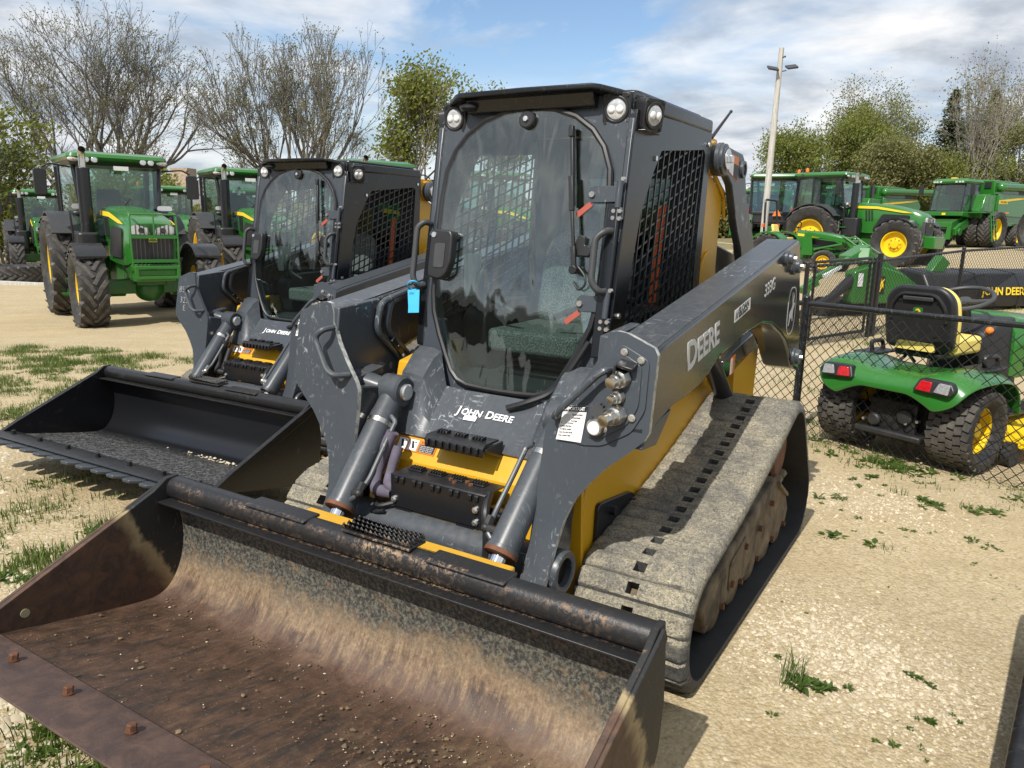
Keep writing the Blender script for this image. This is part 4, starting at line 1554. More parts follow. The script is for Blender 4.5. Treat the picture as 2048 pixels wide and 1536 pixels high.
    # ---- arms and cylinders
    for S in (-1, 1):
        arm, fp, FX = make_arm(S, root, gp, gside, used)
        tilt_cylinder(S, root, gp, used)
        if S > 0:
            armL, fpL, FXL = arm, fp, FX
        else:
            armR = arm
    # hard lines on the inside of the right arm
    for dy, dx in ((0.0, 0.0), (0.0, -0.065)):
        h = MB()
        y = -0.578
        h.tube(round_path([(0.30 + dx, y, 1.395), (0.60 + dx, y, 1.345), (0.86 + dx, y, 1.29), (0.89 + dx, y, 1.17), (0.72 + dx, y, 1.02), (0.71 + dx, y + 0.03, 0.92), (0.80 + dx, y + 0.09, 0.85)], 0.04, 5), 0.0145, 10)
        h.build('hydraulic_line', gp, armR)
    h = MB()
    h.box((0.77, -0.578, 1.085), (0.10, 0.045, 0.028), (0, R(-50), 0))
    h.cyl((0.77, -0.556, 1.085), (0.77, -0.545, 1.085), 0.011, 6)
    h.build('line_clamp', MT['black_paint'], armR, 0.003)
    # coupler panel on the left arm
    pn = MB()
    out = [(0.688, 1.268), (0.792, 1.222), (0.798, 1.06), (0.760, 0.985), (0.662, 0.925), (0.585, 0.915), (0.50, 0.930), (0.470, 0.960), (0.478, 1.010), (0.55, 1.11), (0.63, 1.20)]
    rp = round_poly(out, 0.02, 3)
    pn.slab([(FXL(z) + 0.0005, y, z) for y, z in rp], (0.006, 0, 0))
    pno = pn.build('coupler_panel', gp, armL, 0.002)
    pn = MB()
    out2 = [(0.700, 1.238), (0.770, 1.205), (0.776, 1.07), (0.742, 1.005), (0.655, 0.950), (0.612, 0.945), (0.60, 0.965), (0.605, 1.06), (0.66, 1.15)]
    pn.slab([(FXL(z) + 0.007, y, z) for y, z in round_poly(out2, 0.02, 3)], (0.005, 0, 0))
    pn.build('inner_panel', gp, armL, 0.002)
    xo = 0.012

    def PX_(y, z, o=0.0):
        return Vector((FXL(z) + xo + o, y, z))
    cp = MB()
    for (y, z, r, L) in ((0.712, 1.160, 0.030, 0.06), (0.708, 1.100, 0.022, 0.045), (0.712, 1.042, 0.032, 0.07)):
        a = PX_(y, z); b = a + Vector((1, -0.25, -0.15)).normalized() * L
        dd = (b - a).normalized()
        cp.tube([a, a + dd * L * 0.45], r * 1.05, 8)
        cp.tube([a + dd * L * 0.45, a + dd * L * 0.5, a + dd * L * 0.8, a + dd * L * 0.82, a + dd * L * 1.2, a + dd * L * 1.22], [r * 0.95, r * 0.8, r * 0.8, r * 0.66, r * 0.66, r * 0.5], 18)
    stuff(cp.build('hydraulic_coupler', MT['zinc'], armL))
    cp = MB()
    cp.box(PX_(0.725, 1.205, 0.02), (0.05, 0.062, 0.012), (R(-10), R(15), 0))
    cp.box(PX_(0.695, 1.185, 0.02), (0.05, 0.008, 0.045))
    stuff(cp.build('coupler_hood', MT['black_paint'], armL, 0.003))
    cp = MB()
    for (y, z) in ((0.703, 1.243), (0.765, 1.222), (0.758, 1.035), (0.666, 1.035), (0.664, 0.985)):
        cp.cyl(PX_(y, z), PX_(y, z, 0.008), 0.0095, 6)
        cp.cyl(PX_(y, z, -0.001), PX_(y, z, 0.002), 0.013, 12)
    stuff(cp.build('panel_bolts', MT['bolt'], armL))
    cp = MB()
    a = PX_(0.640, 0.990)
    cp.lathe([(0.031, 0), (0.031, 0.02), (0.026, 0.028), (0, 0.028)], a, 'x', 20)
    cpo = cp.build('plug_socket', MT['zinc'], armL)
    k = MB(); k.lathe([(0.022, 0.028), (0.022, 0.032), (0, 0.032)], a, 'x', 20); k.build('plug_face', MT['white_print'], cpo)
    gear = []
    for q in range(24):
        an = 2 * PI * q / 24
        rr = 0.027 if q % 2 else 0.022
        gear.append((0.640 + rr * math.cos(an), 1.043 + rr * math.sin(an)))
    k = MB(); k.slab([PX_(y, z) for y, z in gear], (0.018, 0, 0))
    k.build('plug_cap', MT['plastic_grey'], armL)
    lb = MB()
    Lq = [(0.508, 1.040), (0.596, 1.050), (0.586, 0.925), (0.490, 0.922)]
    lb.slab([PX_(y, z, -0.003) for y, z in Lq], (0.0015, 0, 0))
    lbo = lb.build('notice_label', MT['paper'], armL)
    hb = MB()
    hb.slab([PX_(y, z, -0.0012) for y, z in ((0.508, 1.040), (0.596, 1.050), (0.594, 1.030), (0.505, 1.021))], (0.001, 0, 0))
    hb.build('notice_header', MT['black_print'], lbo)
    lettering('IMPORTANT', 0.0165, MT['white_print'], lbo, tuple(PX_(0.511, 1.0255, 0.0)), (0, 0.086, 0.0095), (-0.1, 0, 1), 'notice_lettering', sx=0.85, bold=0.0006, thick=0.001)
    for r_, tx in enumerate(('Depressurize tool before', 'connecting hydraulics', 'Turn off engine', 'Relieve line pressure', 'Connect fluid lines', 'and tighten coupler', 'Open the valve slowly', 'Keep couplers clean')):
        zz = 1.011 - r_ * 0.0108
        lettering(tx, 0.0092, MT['black_print'], lbo, tuple(PX_(0.506 - (0.0011 * r_) + (0.036 if r_ < 3 else 0), zz, -0.0012)), (0, 0.086, 0.0085), (-0.1, 0, 1), 'notice_lettering', sx=0.62 if r_ > 2 else 0.42, thick=0.0005)
    pic = MB()
    pic.slab([PX_(y, z, -0.0012) for y, z in ((0.510, 1.012), (0.536, 1.014), (0.532, 0.982), (0.506, 0.980))], (0.0008, 0, 0))
    pic.build('notice_pictogram', MT['silver_print'], lbo)
    # side decals on the left arm
    sl = math.atan2(0.346, 2.03)          # slope of the beam
    xd = Vector((-math.cos(sl), 0, math.sin(sl)))
    yd = Vector((math.sin(sl), 0, math.cos(sl)))
    yo = 0.8108
    if used:
        lettering('D', 0.148, MT['silver_print'], armL, (0.800, yo, 1.142), tuple(xd), tuple(yd), 'arm_lettering', bold=0.004, shear=0.0)
        lettering('EERE', 0.125, MT['silver_print'], armL, (0.690, yo, 1.161), tuple(xd), tuple(yd), 'arm_lettering', bold=0.0035, sx=1.0)
        lettering('333G', 0.083, MT['silver_print'], armL, (-0.235, yo, 1.335), tuple(xd), tuple(yd), 'model_lettering', bold=0.001, shear=0.15, sx=1.05)
        a = Vector((0.235, yo - 0.0006, 1.262))
        q = MB(); q.slab([a, a + xd * 0.235, a + xd * 0.235 + yd * 0.052, a + yd * 0.052], (0, 0.001, 0))
        so = q.build('dealer_sticker', MT['white_print'], armL)
        lettering('SLOAN', 0.040, MT['black_print'], so, tuple(a + xd * 0.058 + yd * 0.022 + Vector((0, 0.0012, 0))), tuple(xd), tuple(yd), 'sticker_lettering', bold=0.0014, sx=1.18)
        lettering('IMPLEMENT', 0.018, MT['black_print'], so, tuple(a + xd * 0.060 + yd * 0.006 + Vector((0, 0.0012, 0))), tuple(xd), tuple(yd), 'sticker_lettering', bold=0.0008, sx=1.5)
        q = MB()
        for k in range(2):
            b_ = a + xd * (0.010 + k * 0.022) + yd * 0.008 + Vector((0, 0.0012, 0))
            q.slab([b_, b_ + xd * 0.012 + yd * 0.002, b_ + xd * 0.020 + yd * 0.036, b_ + xd * 0.008 + yd * 0.026], (0, 0.001, 0))
        stuff(q.build('sticker_emblem', MT['black_print'], so))
        # leaping deer badge
        c0 = Vector((-0.850, yo, 1.222))
        orr, irr = [], []
        for k in range(40):
            an = 2 * PI * k / 40
            sx_, sy_ = math.cos(an), math.sin(an)
            e = 3.0
            fx = math.copysign(abs(sx_) ** (2 / e), sx_); fy = math.copysign(abs(sy_) ** (2 / e), sy_)
            orr.append(c0 + Vector((-fx * 0.092, 0, fy * 0.128)) + Vector((0.02 * fy * 0, 0, 0)))
            irr.append(c0 + Vector((-fx * 0.086, 0, fy * 0.122)))
        q = MB(); q.ring(orr, irr, (0, 0.0012, 0))
        bg_ = q.build('badge', MT['silver_print'], armL)
        deer = [(-0.055, -0.075), (-0.040, -0.080), (-0.020, -0.045), (0.010, -0.035), (0.030, -0.060), (0.042, -0.058), (0.030, -0.020), (0.038, 0.005), (0.055, 0.020), (0.062, 0.040), (0.048, 0.040), (0.038, 0.034), (0.030, 0.045), (0.042, 0.075), (0.034, 0.095), (0.028, 0.072), (0.016, 0.052), (0.0, 0.098), (-0.008, 0.094), (0.004, 0.048), (0.010, 0.030), (-0.004, 0.012), (-0.035, 0.000), (-0.050, -0.020), (-0.045, -0.040)]
        q = MB(); q.slab([c0 + Vector((-x * 1.0, 0, z)) for x, z in deer], (0, 0.0012, 0))
        q.build('leaping_deer', MT['silver_print'], bg_)
    else:
        for i, (tx, y, z) in enumerate((('85 K', -0.795, 1.165), ('325', -0.775, 1.085), ('E', -0.735, 1.025))):
            lettering(tx, 0.068, MT['chalk'], armR, (FX(z) + 0.006, y, z - 0.02), (0, 1, 0), (-0.1, 0, 1), 'chalk_mark', bold=-0.002, shear=0.1, thick=0.0006)
    # ---- quick coupler between arms and bucket
    q = MB()
    q.box((1.475, 0, 0.36), (0.05, 1.10, 0.30))
    q.box((1.45, 0, 0.515), (0.10, 0.95, 0.03))
    q.build('quick_coupler', yl, root, 0.008)
    for y in (-0.30, 0.34):
        q = MB(); q.box((1.45, y, 0.50), (0.06, 0.12, 0.02), (0, R(-25), R(12)))
        q.build('coupler_lever', yl, root, 0.003)
    make_bucket(root, used)
    # ---- cab
    cab = MB()
    out_l = [(0, 2.112), (-0.12, 2.100), (-0.22, 2.066), (-0.30, 2.012), (-0.355, 1.945), (-0.390, 1.86), (-0.402, 1.74), (-0.404, 1.62), (-0.404, 1.48), (-0.400, 1.34), (-0.385, 1.255), (-0.345, 1.16), (-0.300, 1.075), (-0.262, 1.01), (-0.225, 0.975), (-0.17, 0.957), (-0.08, 0.952)]
    half = out_l[1:][::-1]
    loop = [out_l[0]] + [(-y, z) for y, z in out_l[1:]] + [(0.0, 0.951)] + [(y, z) for y, z in half]
    n = len(loop)
    OY, ZT, ZB = 0.462, 2.145, 0.925
    outer = []
    for (y, z) in loop:
        vy, vz = y, z - 1.53
        k = 1e9
        if abs(vy) > 1e-6:
            k = min(k, OY / abs(vy))
        if vz > 1e-6:
            k = min(k, (ZT - 1.53) / vz)
        if vz < -1e-6:
            k = min(k, (1.53 - ZB) / -vz)
        outer.append((vy * k, 1.53 + vz * k))
    cab.ring([WS(y, z, -0.012) for y, z in outer], [WS(y, z, -0.012) for y, z in loop], (-0.05, 0, -0.008))
    cf = cab.build('cab_front_frame', gp, root, 0.002, ang=40)
    sh = MB()
    sh.tube([WS(y, z, 0.0) for y, z in loop], 0.0135, 8, closed=True)
    seal = sh.build('door_seal', MT['rubber_seal'], root)
    gl = MB()
    gl.slab([WS(y * 0.985, 1.53 + (z - 1.53) * 0.99, 0.002) for y, z in loop], (0.0055, 0, 0.0009))
    door = gl.build('glass_door', MT['cab_glass'], root)
    # pillar outer edges (corner posts)
    for S in (-1, 1):
        ps = MB()
        ps.beam(WS(S * 0.452, 2.05, -0.04), WS(S * 0.452, 1.10, -0.04), 0.03, 0.07, (1, 0, 0))
        ps.build('corner_post', gp, root, 0.008)
        if S > 0:
            sp = MB()
            sp.beam(WS(0.432, 1.73, 0.012), WS(0.432, 1.14, 0.012), 0.05, 0.03, (1, 0, 0))
            sp.build('hinge_channel', cb, root, 0.006)
    # sides with expanded mesh windows
    win = [(0.30, 1.955), (-0.235, 2.005), (-0.262, 1.985), (-0.235, 1.72), (-0.215, 1.30), (-0.19, 1.285), (0.58, 1.215), (0.60, 1.24), (0.545, 1.50), (0.485, 1.70), (0.38, 1.86)]
    wino = [(0.575, 2.085), (-0.325, 2.10), (-0.340, 2.09), (-0.320, 1.72), (-0.300, 1.20), (-0.29, 1.10), (0.74, 1.10), (0.745, 1.12), (0.680, 1.50), (0.645, 1.70), (0.60, 1.98)]
    for S in (-1, 1):
        sd = MB()
        sd.ring([(x, S * 0.470, z) for x, z in wino], [(x, S * 0.470, z) for x, z in win], (0, -S * 0.03, 0))
        sdo = sd.build('cab_side', cb, root, 0.002)
        gr = MB()
        yb = S * 0.462
        for k in range(24):
            x = 0.63 - k * 0.060
            for a, b in clip_seg((x + 0.10, 1.15), (x - 0.03, 2.05), win):
                gr.beam((a[0], yb, a[1]), (b[0], yb, b[1]), 0.0075, 0.007, (0, 1, 0))
        for k in range(34):
            z = 0.98 + k * 0.052
            for a, b in clip_seg((0.66, z), (-0.30, z + 0.30), win):
                gr.beam((a[0], yb - S * 0.004, a[1]), (b[0], yb - S * 0.004, b[1]), 0.008, 0.006, (0, 1, 0))
        stuff(gr.build('window_guard', MT['black_paint'], sdo))
        bl = MB()
        for x, z in ((-0.29, 2.035), (0.37, 1.92), (0.66, 1.30), (-0.26, 1.27)):
            bl.cyl((x, S * 0.470, z), (x, S * 0.478, z), 0.011, 8)
        stuff(bl.build('side_bolts', MT['bolt'], sdo))
    # roof and visor
    rf = MB()
    top = round_poly([(-0.345, -0.475), (0.50, -0.475), (0.50, 0.475), (-0.345, 0.475)], 0.03)
    rf.prism(top, 2.090, 2.150, 'z')
    rf.prism(round_poly([(-0.32, -0.43), (0.50, -0.43), (0.50, 0.43), (-0.32, 0.43)], 0.05), 2.150, 2.172, 'z')
    rfo = rf.build('roof', cb, root, 0.014, seg=3)
    vz = MB()
    ed = [(0.45, -0.485), (0.50, -0.475), (0.60, -0.40), (0.645, -0.34), (0.660, -0.31), (0.672, 0.0), (0.660, 0.31), (0.645, 0.34), (0.60, 0.40), (0.50, 0.475), (0.45, 0.485), (0.30, 0.44), (0.30, -0.44)]
    vz.prism(ed, 2.158, 2.180, 'z')
    vz.v = [(x, y, z - max(0, (abs(y) - 0.33)) * 0.28) for x, y, z in vz.v]
    vzo = vz.build('roof_visor', cb, root, 0.006)
    br = MB()
    br.prism([(0.50, 2.09), (0.605, 2.10), (0.625, 2.155), (0.50, 2.158)], -0.30, 0.30)
    br.build('visor_brow', cb, root, 0.006)
    # lamps in their corner pods
    for S in (-1, 1):
        pod = MB()
        pod.prism([(0.42, 2.015), (0.545, 2.015), (0.560, 2.02), (0.560, 2.155), (0.42, 2.155)], min(S * 0.325, S * 0.447), max(S * 0.325, S * 0.447))
        pod.prism([(0.405, 2.005), (0.56, 2.008), (0.56, 2.014), (0.405, 2.0145)], min(S * 0.32, S * 0.50), max(S * 0.32, S * 0.50))
        pod.build('lamp_pod', cb, root, 0.008)
        work_light(root, (0.585, S * 0.385, 2.087), (0, R(4), R(2 * S)))
        work_light(root, (0.500, S * 0.508, 2.068), (0, R(8), R(72 * S)))
    # sensor dome under the visor
    dm = MB()
    dm.lathe([(0.0, -0.02), (0.03, -0.02), (0.042, -0.008), (0.042, 0.0), (0.02, 0.012), (0.0, 0.012)], (0.615, -0.285, 2.128), 'z', 20)
    dm.build('horn_dome', MT['plastic'], root)
    # door hardware
    k = MB()
    c0 = WS(0, 2.062, 0.006)
    nx = Vector((0.987, 0, 0.161))
    k.lathe([(0.0365, 0), (0.0365, 0.016), (0.031, 0.021), (0, 0.021)], c0, tuple(nx), 26)
    ko = k.build('door_stop', MT['plastic'], door)
    k = MB(); k.lathe([(0.0115, 0.021), (0.0115, 0.029), (0, 0.030)], c0, tuple(nx), 6)
    k.build('stop_bolt', MT['bolt'], door)
    for z in (1.765, 1.345):
        h = MB()
        loop_h = round_poly([(0.318, z - 0.034), (0.436, z - 0.030), (0.436, z + 0.030), (0.318, z + 0.034)], [0.032, 0.003, 0.003, 0.032], 6)
        h.slab([WS(y, zz, 0.010) for y, zz in loop_h], (0.010, 0, 0.0016))
        h.build('hinge_plate', gp, door, 0.002)
        h = MB()
        h.tube([WS(0.448, z - 0.052, 0.020), WS(0.448, z + 0.052, 0.020)], 0.0125, 12)
        h.box(WS(0.452, z - 0.072, 0.012), (0.018, 0.035, 0.045))
        h.build('hinge_barrel', gp, door, 0.002)
        h = MB()
        h.tube([WS(0.336, z, 0.020), WS(0.336, z, 0.031)], 0.0115, 8)
        for a_, b_ in ((0.436, -0.062), (0.462, -0.062), (0.436, -0.088), (0.462, -0.09), (0.46, 0.058)):
            h.tube([WS(a_, z + b_, 0.014), WS(a_, z + b_, 0.030)], 0.0085, 6)
        stuff(h.build('hinge_bolts', MT['bolt'], door))
        # red mesh-pattern sticker below each hinge
        rs = MB()
        q0 = [(0.322, z - 0.028), (0.338, z - 0.042), (0.282, z - 0.088), (0.268, z - 0.078), (0.270, z - 0.068)]
        rs.slab([WS(y, zz, 0.0085) for y, zz in q0], (0.0008, 0, 0.0001))
        rso = rs.build('red_sticker', MT['red_print'], door)
    # latch box with the pull
    hx = MB()
    hz_ = round_poly([(-0.408, 1.405), (-0.345, 1.392), (-0.310, 1.415), (-0.290, 1.47), (-0.292, 1.585), (-0.305, 1.605), (-0.395, 1.610), (-0.408, 1.595)], 0.02, 4)
    hx.slab([WS(y, z, 0.008) for y, z in hz_], (0.045, 0, 0.007))
    ho = hx.build('door_latch', MT['plastic'], door, 0.010, seg=3)
    hx = MB()
    hx.slab([WS(y, z, 0.0535) for y, z in round_poly([(-0.378, 1.45), (-0.322, 1.45), (-0.322, 1.555), (-0.378, 1.555)], 0.012, 3)], (0.004, 0, 0.0007))
    hx.build('latch_pull', MT['plastic_grey'], door, 0.002)
    hx = MB(); hx.lathe([(0.012, 0), (0.012, 0.006), (0, 0.006)], WS(-0.388, 1.590, 0.053), tuple(nx), 16)
    hx.build('latch_lock', MT['bolt'], door)
    # wiper
    w = MB()
    w.beam(WS(0.219, 2.028, 0.035), WS(0.224, 1.985, 0.035), 0.020, 0.022, (1, 0, 0))
    w.beam(WS(0.224, 1.99, 0.030), WS(0.262, 1.72, 0.030), 0.014, 0.020, (1, 0, 0))
    w.beam(WS(0.2455, 1.835, 0.045), WS(0.268, 1.70, 0.047), 0.020, 0.014, (1, 0, 0))
    w.beam(WS(0.262, 1.73, 0.045), WS(0.302, 1.50, 0.045), 0.013, 0.012, (1, 0, 0))
    w.beam(WS(0.290, 1.565, 0.046), WS(0.305, 1.475, 0.046), 0.020, 0.016, (1, 0, 0))
    wo = w.build('wiper_arm', MT['plastic'], door, 0.003)
    w = MB()
    w.slab([WS(y, z, 0.010) for y, z in round_poly([(0.275, 1.525), (0.355, 1.525), (0.360, 1.555), (0.350, 1.57), (0.330, 1.565), (0.330, 1.60), (0.300, 1.61), (0.285, 1.565), (0.27, 1.55)], 0.008, 2)], (0.018, 0, 0.003))
    w.tube([WS(0.302, 1.475, 0.010), WS(0.302, 1.475, 0.055)], 0.018, 14)
    w.build('wiper_bracket', MT['plastic'], door, 0.003)
    w = MB()
    w.tube(smooth_path([WS(0.310, 1.49, 0.03), WS(0.345, 1.455, 0.03), WS(0.352, 1.42, 0.03), WS(0.325, 1.398, 0.025), WS(0.292, 1.425, 0.012)], 6), 0.0045, 6)
    w.build('washer_hose', MT['hose'], door)
    # grab handles on the pillars
    for S in (-1, 1):
        h = MB()
        if S < 0:
            pts = [WS(-0.455, 1.635, 0.0), WS(-0.465, 1.645, 0.03), WS(-0.492, 1.62, 0.045), WS(-0.492, 1.40, 0.045), WS(-0.470, 1.362, 0.03), WS(-0.455, 1.368, 0.0)]
        else:
            pts = [WS(0.438, 1.625, 0.01), WS(0.430, 1.63, 0.06), WS(0.395, 1.60, 0.075), WS(0.398, 1.435, 0.075), WS(0.430, 1.395, 0.06), WS(0.440, 1.40, 0.01)]
        h.tube(round_path(pts, 0.045, 6), 0.0135, 12)
        h.build('grab_handle', MT['plastic_grey'], root)
    # loose rubber flap at the corner of the door seal
    fl = MB()
    pts = [WS(0.395, 1.20, 0.02), WS(0.330, 1.08, 0.03), WS(0.262, 0.99, 0.035), Vector((0.848, 0.18, 0.945)), Vector((0.868, 0.095, 0.912))]
    fl.tube(smooth_path(pts, 6), [0.012] * 25 if False else 0.0135, 8)
    fl.build('loose_seal', MT['rubber_seal'], root)
    # ---- cab interior
    it = MB()
    it.box((0.20, 0, 0.945), (1.0, 0.86, 0.03))
    it.build('cab_floor', MT['headliner'], root)
    bw = MB()
    ro = [(-0.30, -0.44, 1.12), (-0.30, 0.44, 1.12), (-0.30, 0.44, 2.085), (-0.30, -0.44, 2.085)]
    bw.ring([(-0.30, -0.44, 0.95), (-0.30, 0.44, 0.95), (-0.30, 0.44, 2.085), (-0.30, -0.44, 2.085)],
            [(-0.30, -0.30, 1.50), (-0.30, 0.30, 1.50), (-0.30, 0.30, 1.88), (-0.30, -0.30, 1.88)], (0.04, 0, 0))
    bw.build('cab_rear_wall', MT['headliner'], root, 0.01)
    rwin = MB()
    rwin.slab([(-0.292, -0.33, 1.42), (-0.292, 0.33, 1.42), (-0.292, 0.33, 1.93), (-0.292, -0.33, 1.93)], (0.004, 0, 0))
    rwin.build('rear_window', MT['dark_glass'], root)
    seat = MB()
    cs = round_poly([(0.02, -0.25), (0.52, -0.235), (0.55, -0.20), (0.55, 0.20), (0.52, 0.235), (0.02, 0.25)], 0.06, 4)
    seat.prism(cs, 1.075, 1.175, 'z')
    so = seat.build('seat_cushion', MT['seat_fabric'], root, 0.035, seg=3)
    seat = MB()
    seat.prism(round_poly([(-0.235, 1.16), (0.235, 1.16), (0.235, 1.50), (0.17, 1.62), (-0.17, 1.62), (-0.235, 1.50)], 0.07, 4), -0.02, 0.08, 'x')
    seat.v = [(x - (z - 1.16) * 0.20 + 0.02, y, z) for x, y, z in seat.v]
    seat.build('seat_back', MT['seat_fabric'], root, 0.035, seg=3)
    sb = MB()
    for k in range(4):
        sb.box((0.26, 0, 0.985 + k * 0.024), (0.40, 0.34, 0.014))
    sb.box((0.24, 0, 0.97), (0.46, 0.40, 0.02))
    stuff(sb.build('seat_suspension', MT['plastic'], root, 0.005))
    for S in (-1, 1):
        cn = MB()
        cn.prism(round_poly([(-0.1, 0.96), (0.44, 0.96), (0.48, 1.22), (0.40, 1.27), (-0.1, 1.29)], 0.04), min(S * 0.28, S * 0.41), max(S * 0.28, S * 0.41))
        co = cn.build('control_console', MT['plastic'], root, 0.012)
        js = MB()
        js.tube([(0.42, S * 0.345, 1.25), (0.43, S * 0.345, 1.31)], 0.022, 12)
        js.tube([(0.43, S * 0.345, 1.31), (0.435, S * 0.342, 1.36), (0.425, S * 0.335, 1.41), (0.415, S * 0.33, 1.43)], [0.018, 0.022, 0.026, 0.018], 12)
        js.build('joystick', MT['plastic_grey'], co)
    lap = MB()
    lap.tube(round_path([(0.0, -0.27, 1.30), (0.45, -0.27, 1.32), (0.50, -0.22, 1.30), (0.50, -0.10, 1.25)], 0.05, 4), 0.014, 8)
    lap.tube(round_path([(0.0, 0.27, 1.30), (0.45, 0.27, 1.32), (0.50, 0.22, 1.30), (0.50, 0.10, 1.25)], 0.05, 4), 0.014, 8)
    lap.build('lap_bar', MT['plastic'], root)
    stk = MB()
    stk.slab([(0.30, -0.425, 1.30), (0.44, -0.425, 1.30), (0.44, -0.425, 1.50), (0.30, -0.425, 1.50)], (0, 0.002, 0))
    stk.build('cab_notice', MT['paper'], root)
    bel = MB()
    bel.beam((-0.18, 0.30, 1.75), (-0.10, 0.30, 1.18), 0.045, 0.006, (1, 0, 0))
    bel.build('seat_belt', MT['orange_belt'], root)
    mo = MB()
    mo.prism(round_poly([(-0.07, 1.66), (0.07, 1.66), (0.07, 1.80), (-0.07, 1.80)], 0.012), 0.42, 0.455, 'x')
    mo.v = [(x, y + 0.345, z - 0.12) for x, y, z in mo.v]
    mo.build('display_monitor', MT['plastic'], root, 0.006)
    # ---- rear posts, links, engine hood
    for S in (-1, 1):
        ps = MB()
        y0, y1 = sorted((S * 0.36, S * 0.43))
        ps.prism([(-0.345, 2.09), (-0.555, 2.087), (-0.575, 2.06), (-0.560, 1.93), (-0.50, 1.905), (-0.705, 1.82), (-0.715, 1.72), (-0.700, 1.66), (-0.69, 1.40), (-0.66, 1.05), (-0.31, 1.05)], y0, y1)
        po = ps.build('rear_post', yl, root, 0.010)
        rb = MB()
        y0, y1 = sorted((S * 0.4302, S * 0.445))
        rb.prism([(-0.495, 1.915), (-0.515, 1.925), (-0.720, 1.83), (-0.745, 1.70), (-0.725, 1.69), (-0.700, 1.80)], y0, y1)
        pl = []
        for k in range(13):
            an = PI * k / 12
            pl.append((-0.52 + 0.14 * math.cos(an), 1.33 + 0.20 * math.sin(an)))
        rb.prism(pl + [(-0.66, 1.06), (-0.38, 1.06)], y0, y1)
        rb.build('post_flange', yl, po, 0.004)
        hb = MB()
        hb.lathe([(0.085, 0.425), (0.085, 0.445), (0.078, 0.450)], (-0.46, 0, 1.985), 'y', 28, S)
        hb.build('boss_ring', yl, po)
        ln = MB()
        y0, y1 = sorted((S * 0.450, S * 0.492))
        ln.prism([(-0.40, 2.02), (-0.46, 2.055), (-0.82, 2.035), (-0.875, 2.00), (-0.905, 1.92), (-0.97, 1.80), (-1.16, 1.61), (-1.23, 1.50), (-1.30, 1.25), (-1.34, 0.95), (-1.12, 0.95), (-1.04, 1.30), (-0.93, 1.53), (-0.80, 1.66), (-0.735, 1.76), (-0.66, 1.865), (-0.58, 1.905), (-0.43, 1.90), (-0.40, 1.93)], y0, y1)
        lno = ln.build('rear_link', gp, root, 0.008)
        lp2 = MB()
        lp2.lathe([(0.072, 0.43), (0.072, 0.470), (0.080, 0.475), (0.080, 0.493), (0.074, 0.498), (0.074, 0.511), (0.058, 0.516), (0.056, 0.520), (0.0, 0.520)], (-0.455, 0, 1.980), 'y', 30, S)
        lpo = lp2.build('link_pin', gp, root)
        k = MB(); k.lathe([(0.050, 0.5205), (0.050, 0.526), (0.0, 0.526)], (-0.455, 0, 1.980), 'y', 24, S); k.box((-0.455, S * 0.536, 1.980), (0.035, 0.02, 0.035))
        k.build('pin_washer', MT['bolt'], lpo, 0.002)
        k = MB(); k.lathe([(0.045, 0.4915), (0.045, 0.506), (0.030, 0.506), (0.030, 0.498), (0, 0.498)], (-0.825, 0, 1.955), 'y', 22, S)
        k.build('link_bushing', gp, lno)
        if S > 0:
            q = MB(); q.slab([(-0.575, S * 0.4925, 2.020), (-0.74, S * 0.4925, 2.012), (-0.74, S * 0.4925, 1.885), (-0.575, S * 0.4925, 1.93)], (0, S * 0.001, 0))
            dq = q.build('link_decal', MT['orange_print'], lno)
            q = MB(); q.slab([(-0.580, S * 0.4937, 2.012), (-0.655, S * 0.4937, 2.008), (-0.655, S * 0.4937, 1.912), (-0.580, S * 0.4937, 1.932)], (0, S * 0.0008, 0))
            stuff(q.build('link_decal_pictogram', MT['white_print'], lno))
            q = MB(); q.slab([(-0.660, S * 0.4937, 1.975), (-0.735, S * 0.4937, 1.970), (-0.735, S * 0.4937, 1.892), (-0.660, S * 0.4937, 1.910)], (0, S * 0.0008, 0))
            stuff(q.build('link_decal_text', MT['black_print'], lno))
        lo = MB()
        y0, y1 = sorted((S * 0.555, S * 0.60))
        lo.prism([(-0.40, 0.985), (-1.02, 1.08), (-1.05, 0.98), (-0.40, 0.87)], y0, y1)
        loo = lo.build('lower_link', gside, root, 0.006)
        if S > 0:
            q = MB(); q.slab([(-0.52, 0.6003, 0.985), (-0.60, 0.6003, 0.995), (-0.60, 0.6003, 0.90), (-0.52, 0.6003, 0.892)], (0, 0.001, 0))
            q.build('link_decal', MT['orange_print'], loo)
            q = MB(); q.slab([(-0.523, 0.6015, 0.978), (-0.557, 0.6015, 0.982), (-0.557, 0.6015, 0.90), (-0.523, 0.6015, 0.897)], (0, 0.0008, 0))
            stuff(q.build('link_decal_pictogram', MT['white_print'], loo))
        lc = MB()
        lc.tube([(-0.55, S * 0.60, 0.72), (0.15, S * 0.655, 1.15)], 0.045, 18)
        lc.build('lift_cylinder', MT['black_paint'], root)
    eh = MB()
    eh.prism(round_poly([(-0.36, 1.36), (-0.42, 1.62), (-1.15, 1.50), (-1.25, 1.31)], 0.05), -0.40, 0.40)
    eh.build('engine_hood', MT['black_paint'], root, 0.02)
    rp_ = MB()
    rp_.prism([(-0.62, 0.95), (-0.62, 0.62), (-1.05, 0.62), (-1.08, 0.98)], 0.531, 0.60)
    rp_.build('rear_step', yl, root, 0.006)
    an = MB(); an.tube([(-0.46, 0.43, 2.085), (-0.68, 0.45, 2.235)], [0.009, 0.006], 8)
    an.ball((-0.68, 0.45, 2.235), 0.009, 8, 6)
    an.build('antenna', MT['plastic'], root)
    # hitch-side red cord tab on the front of the arm is left plain
    return root


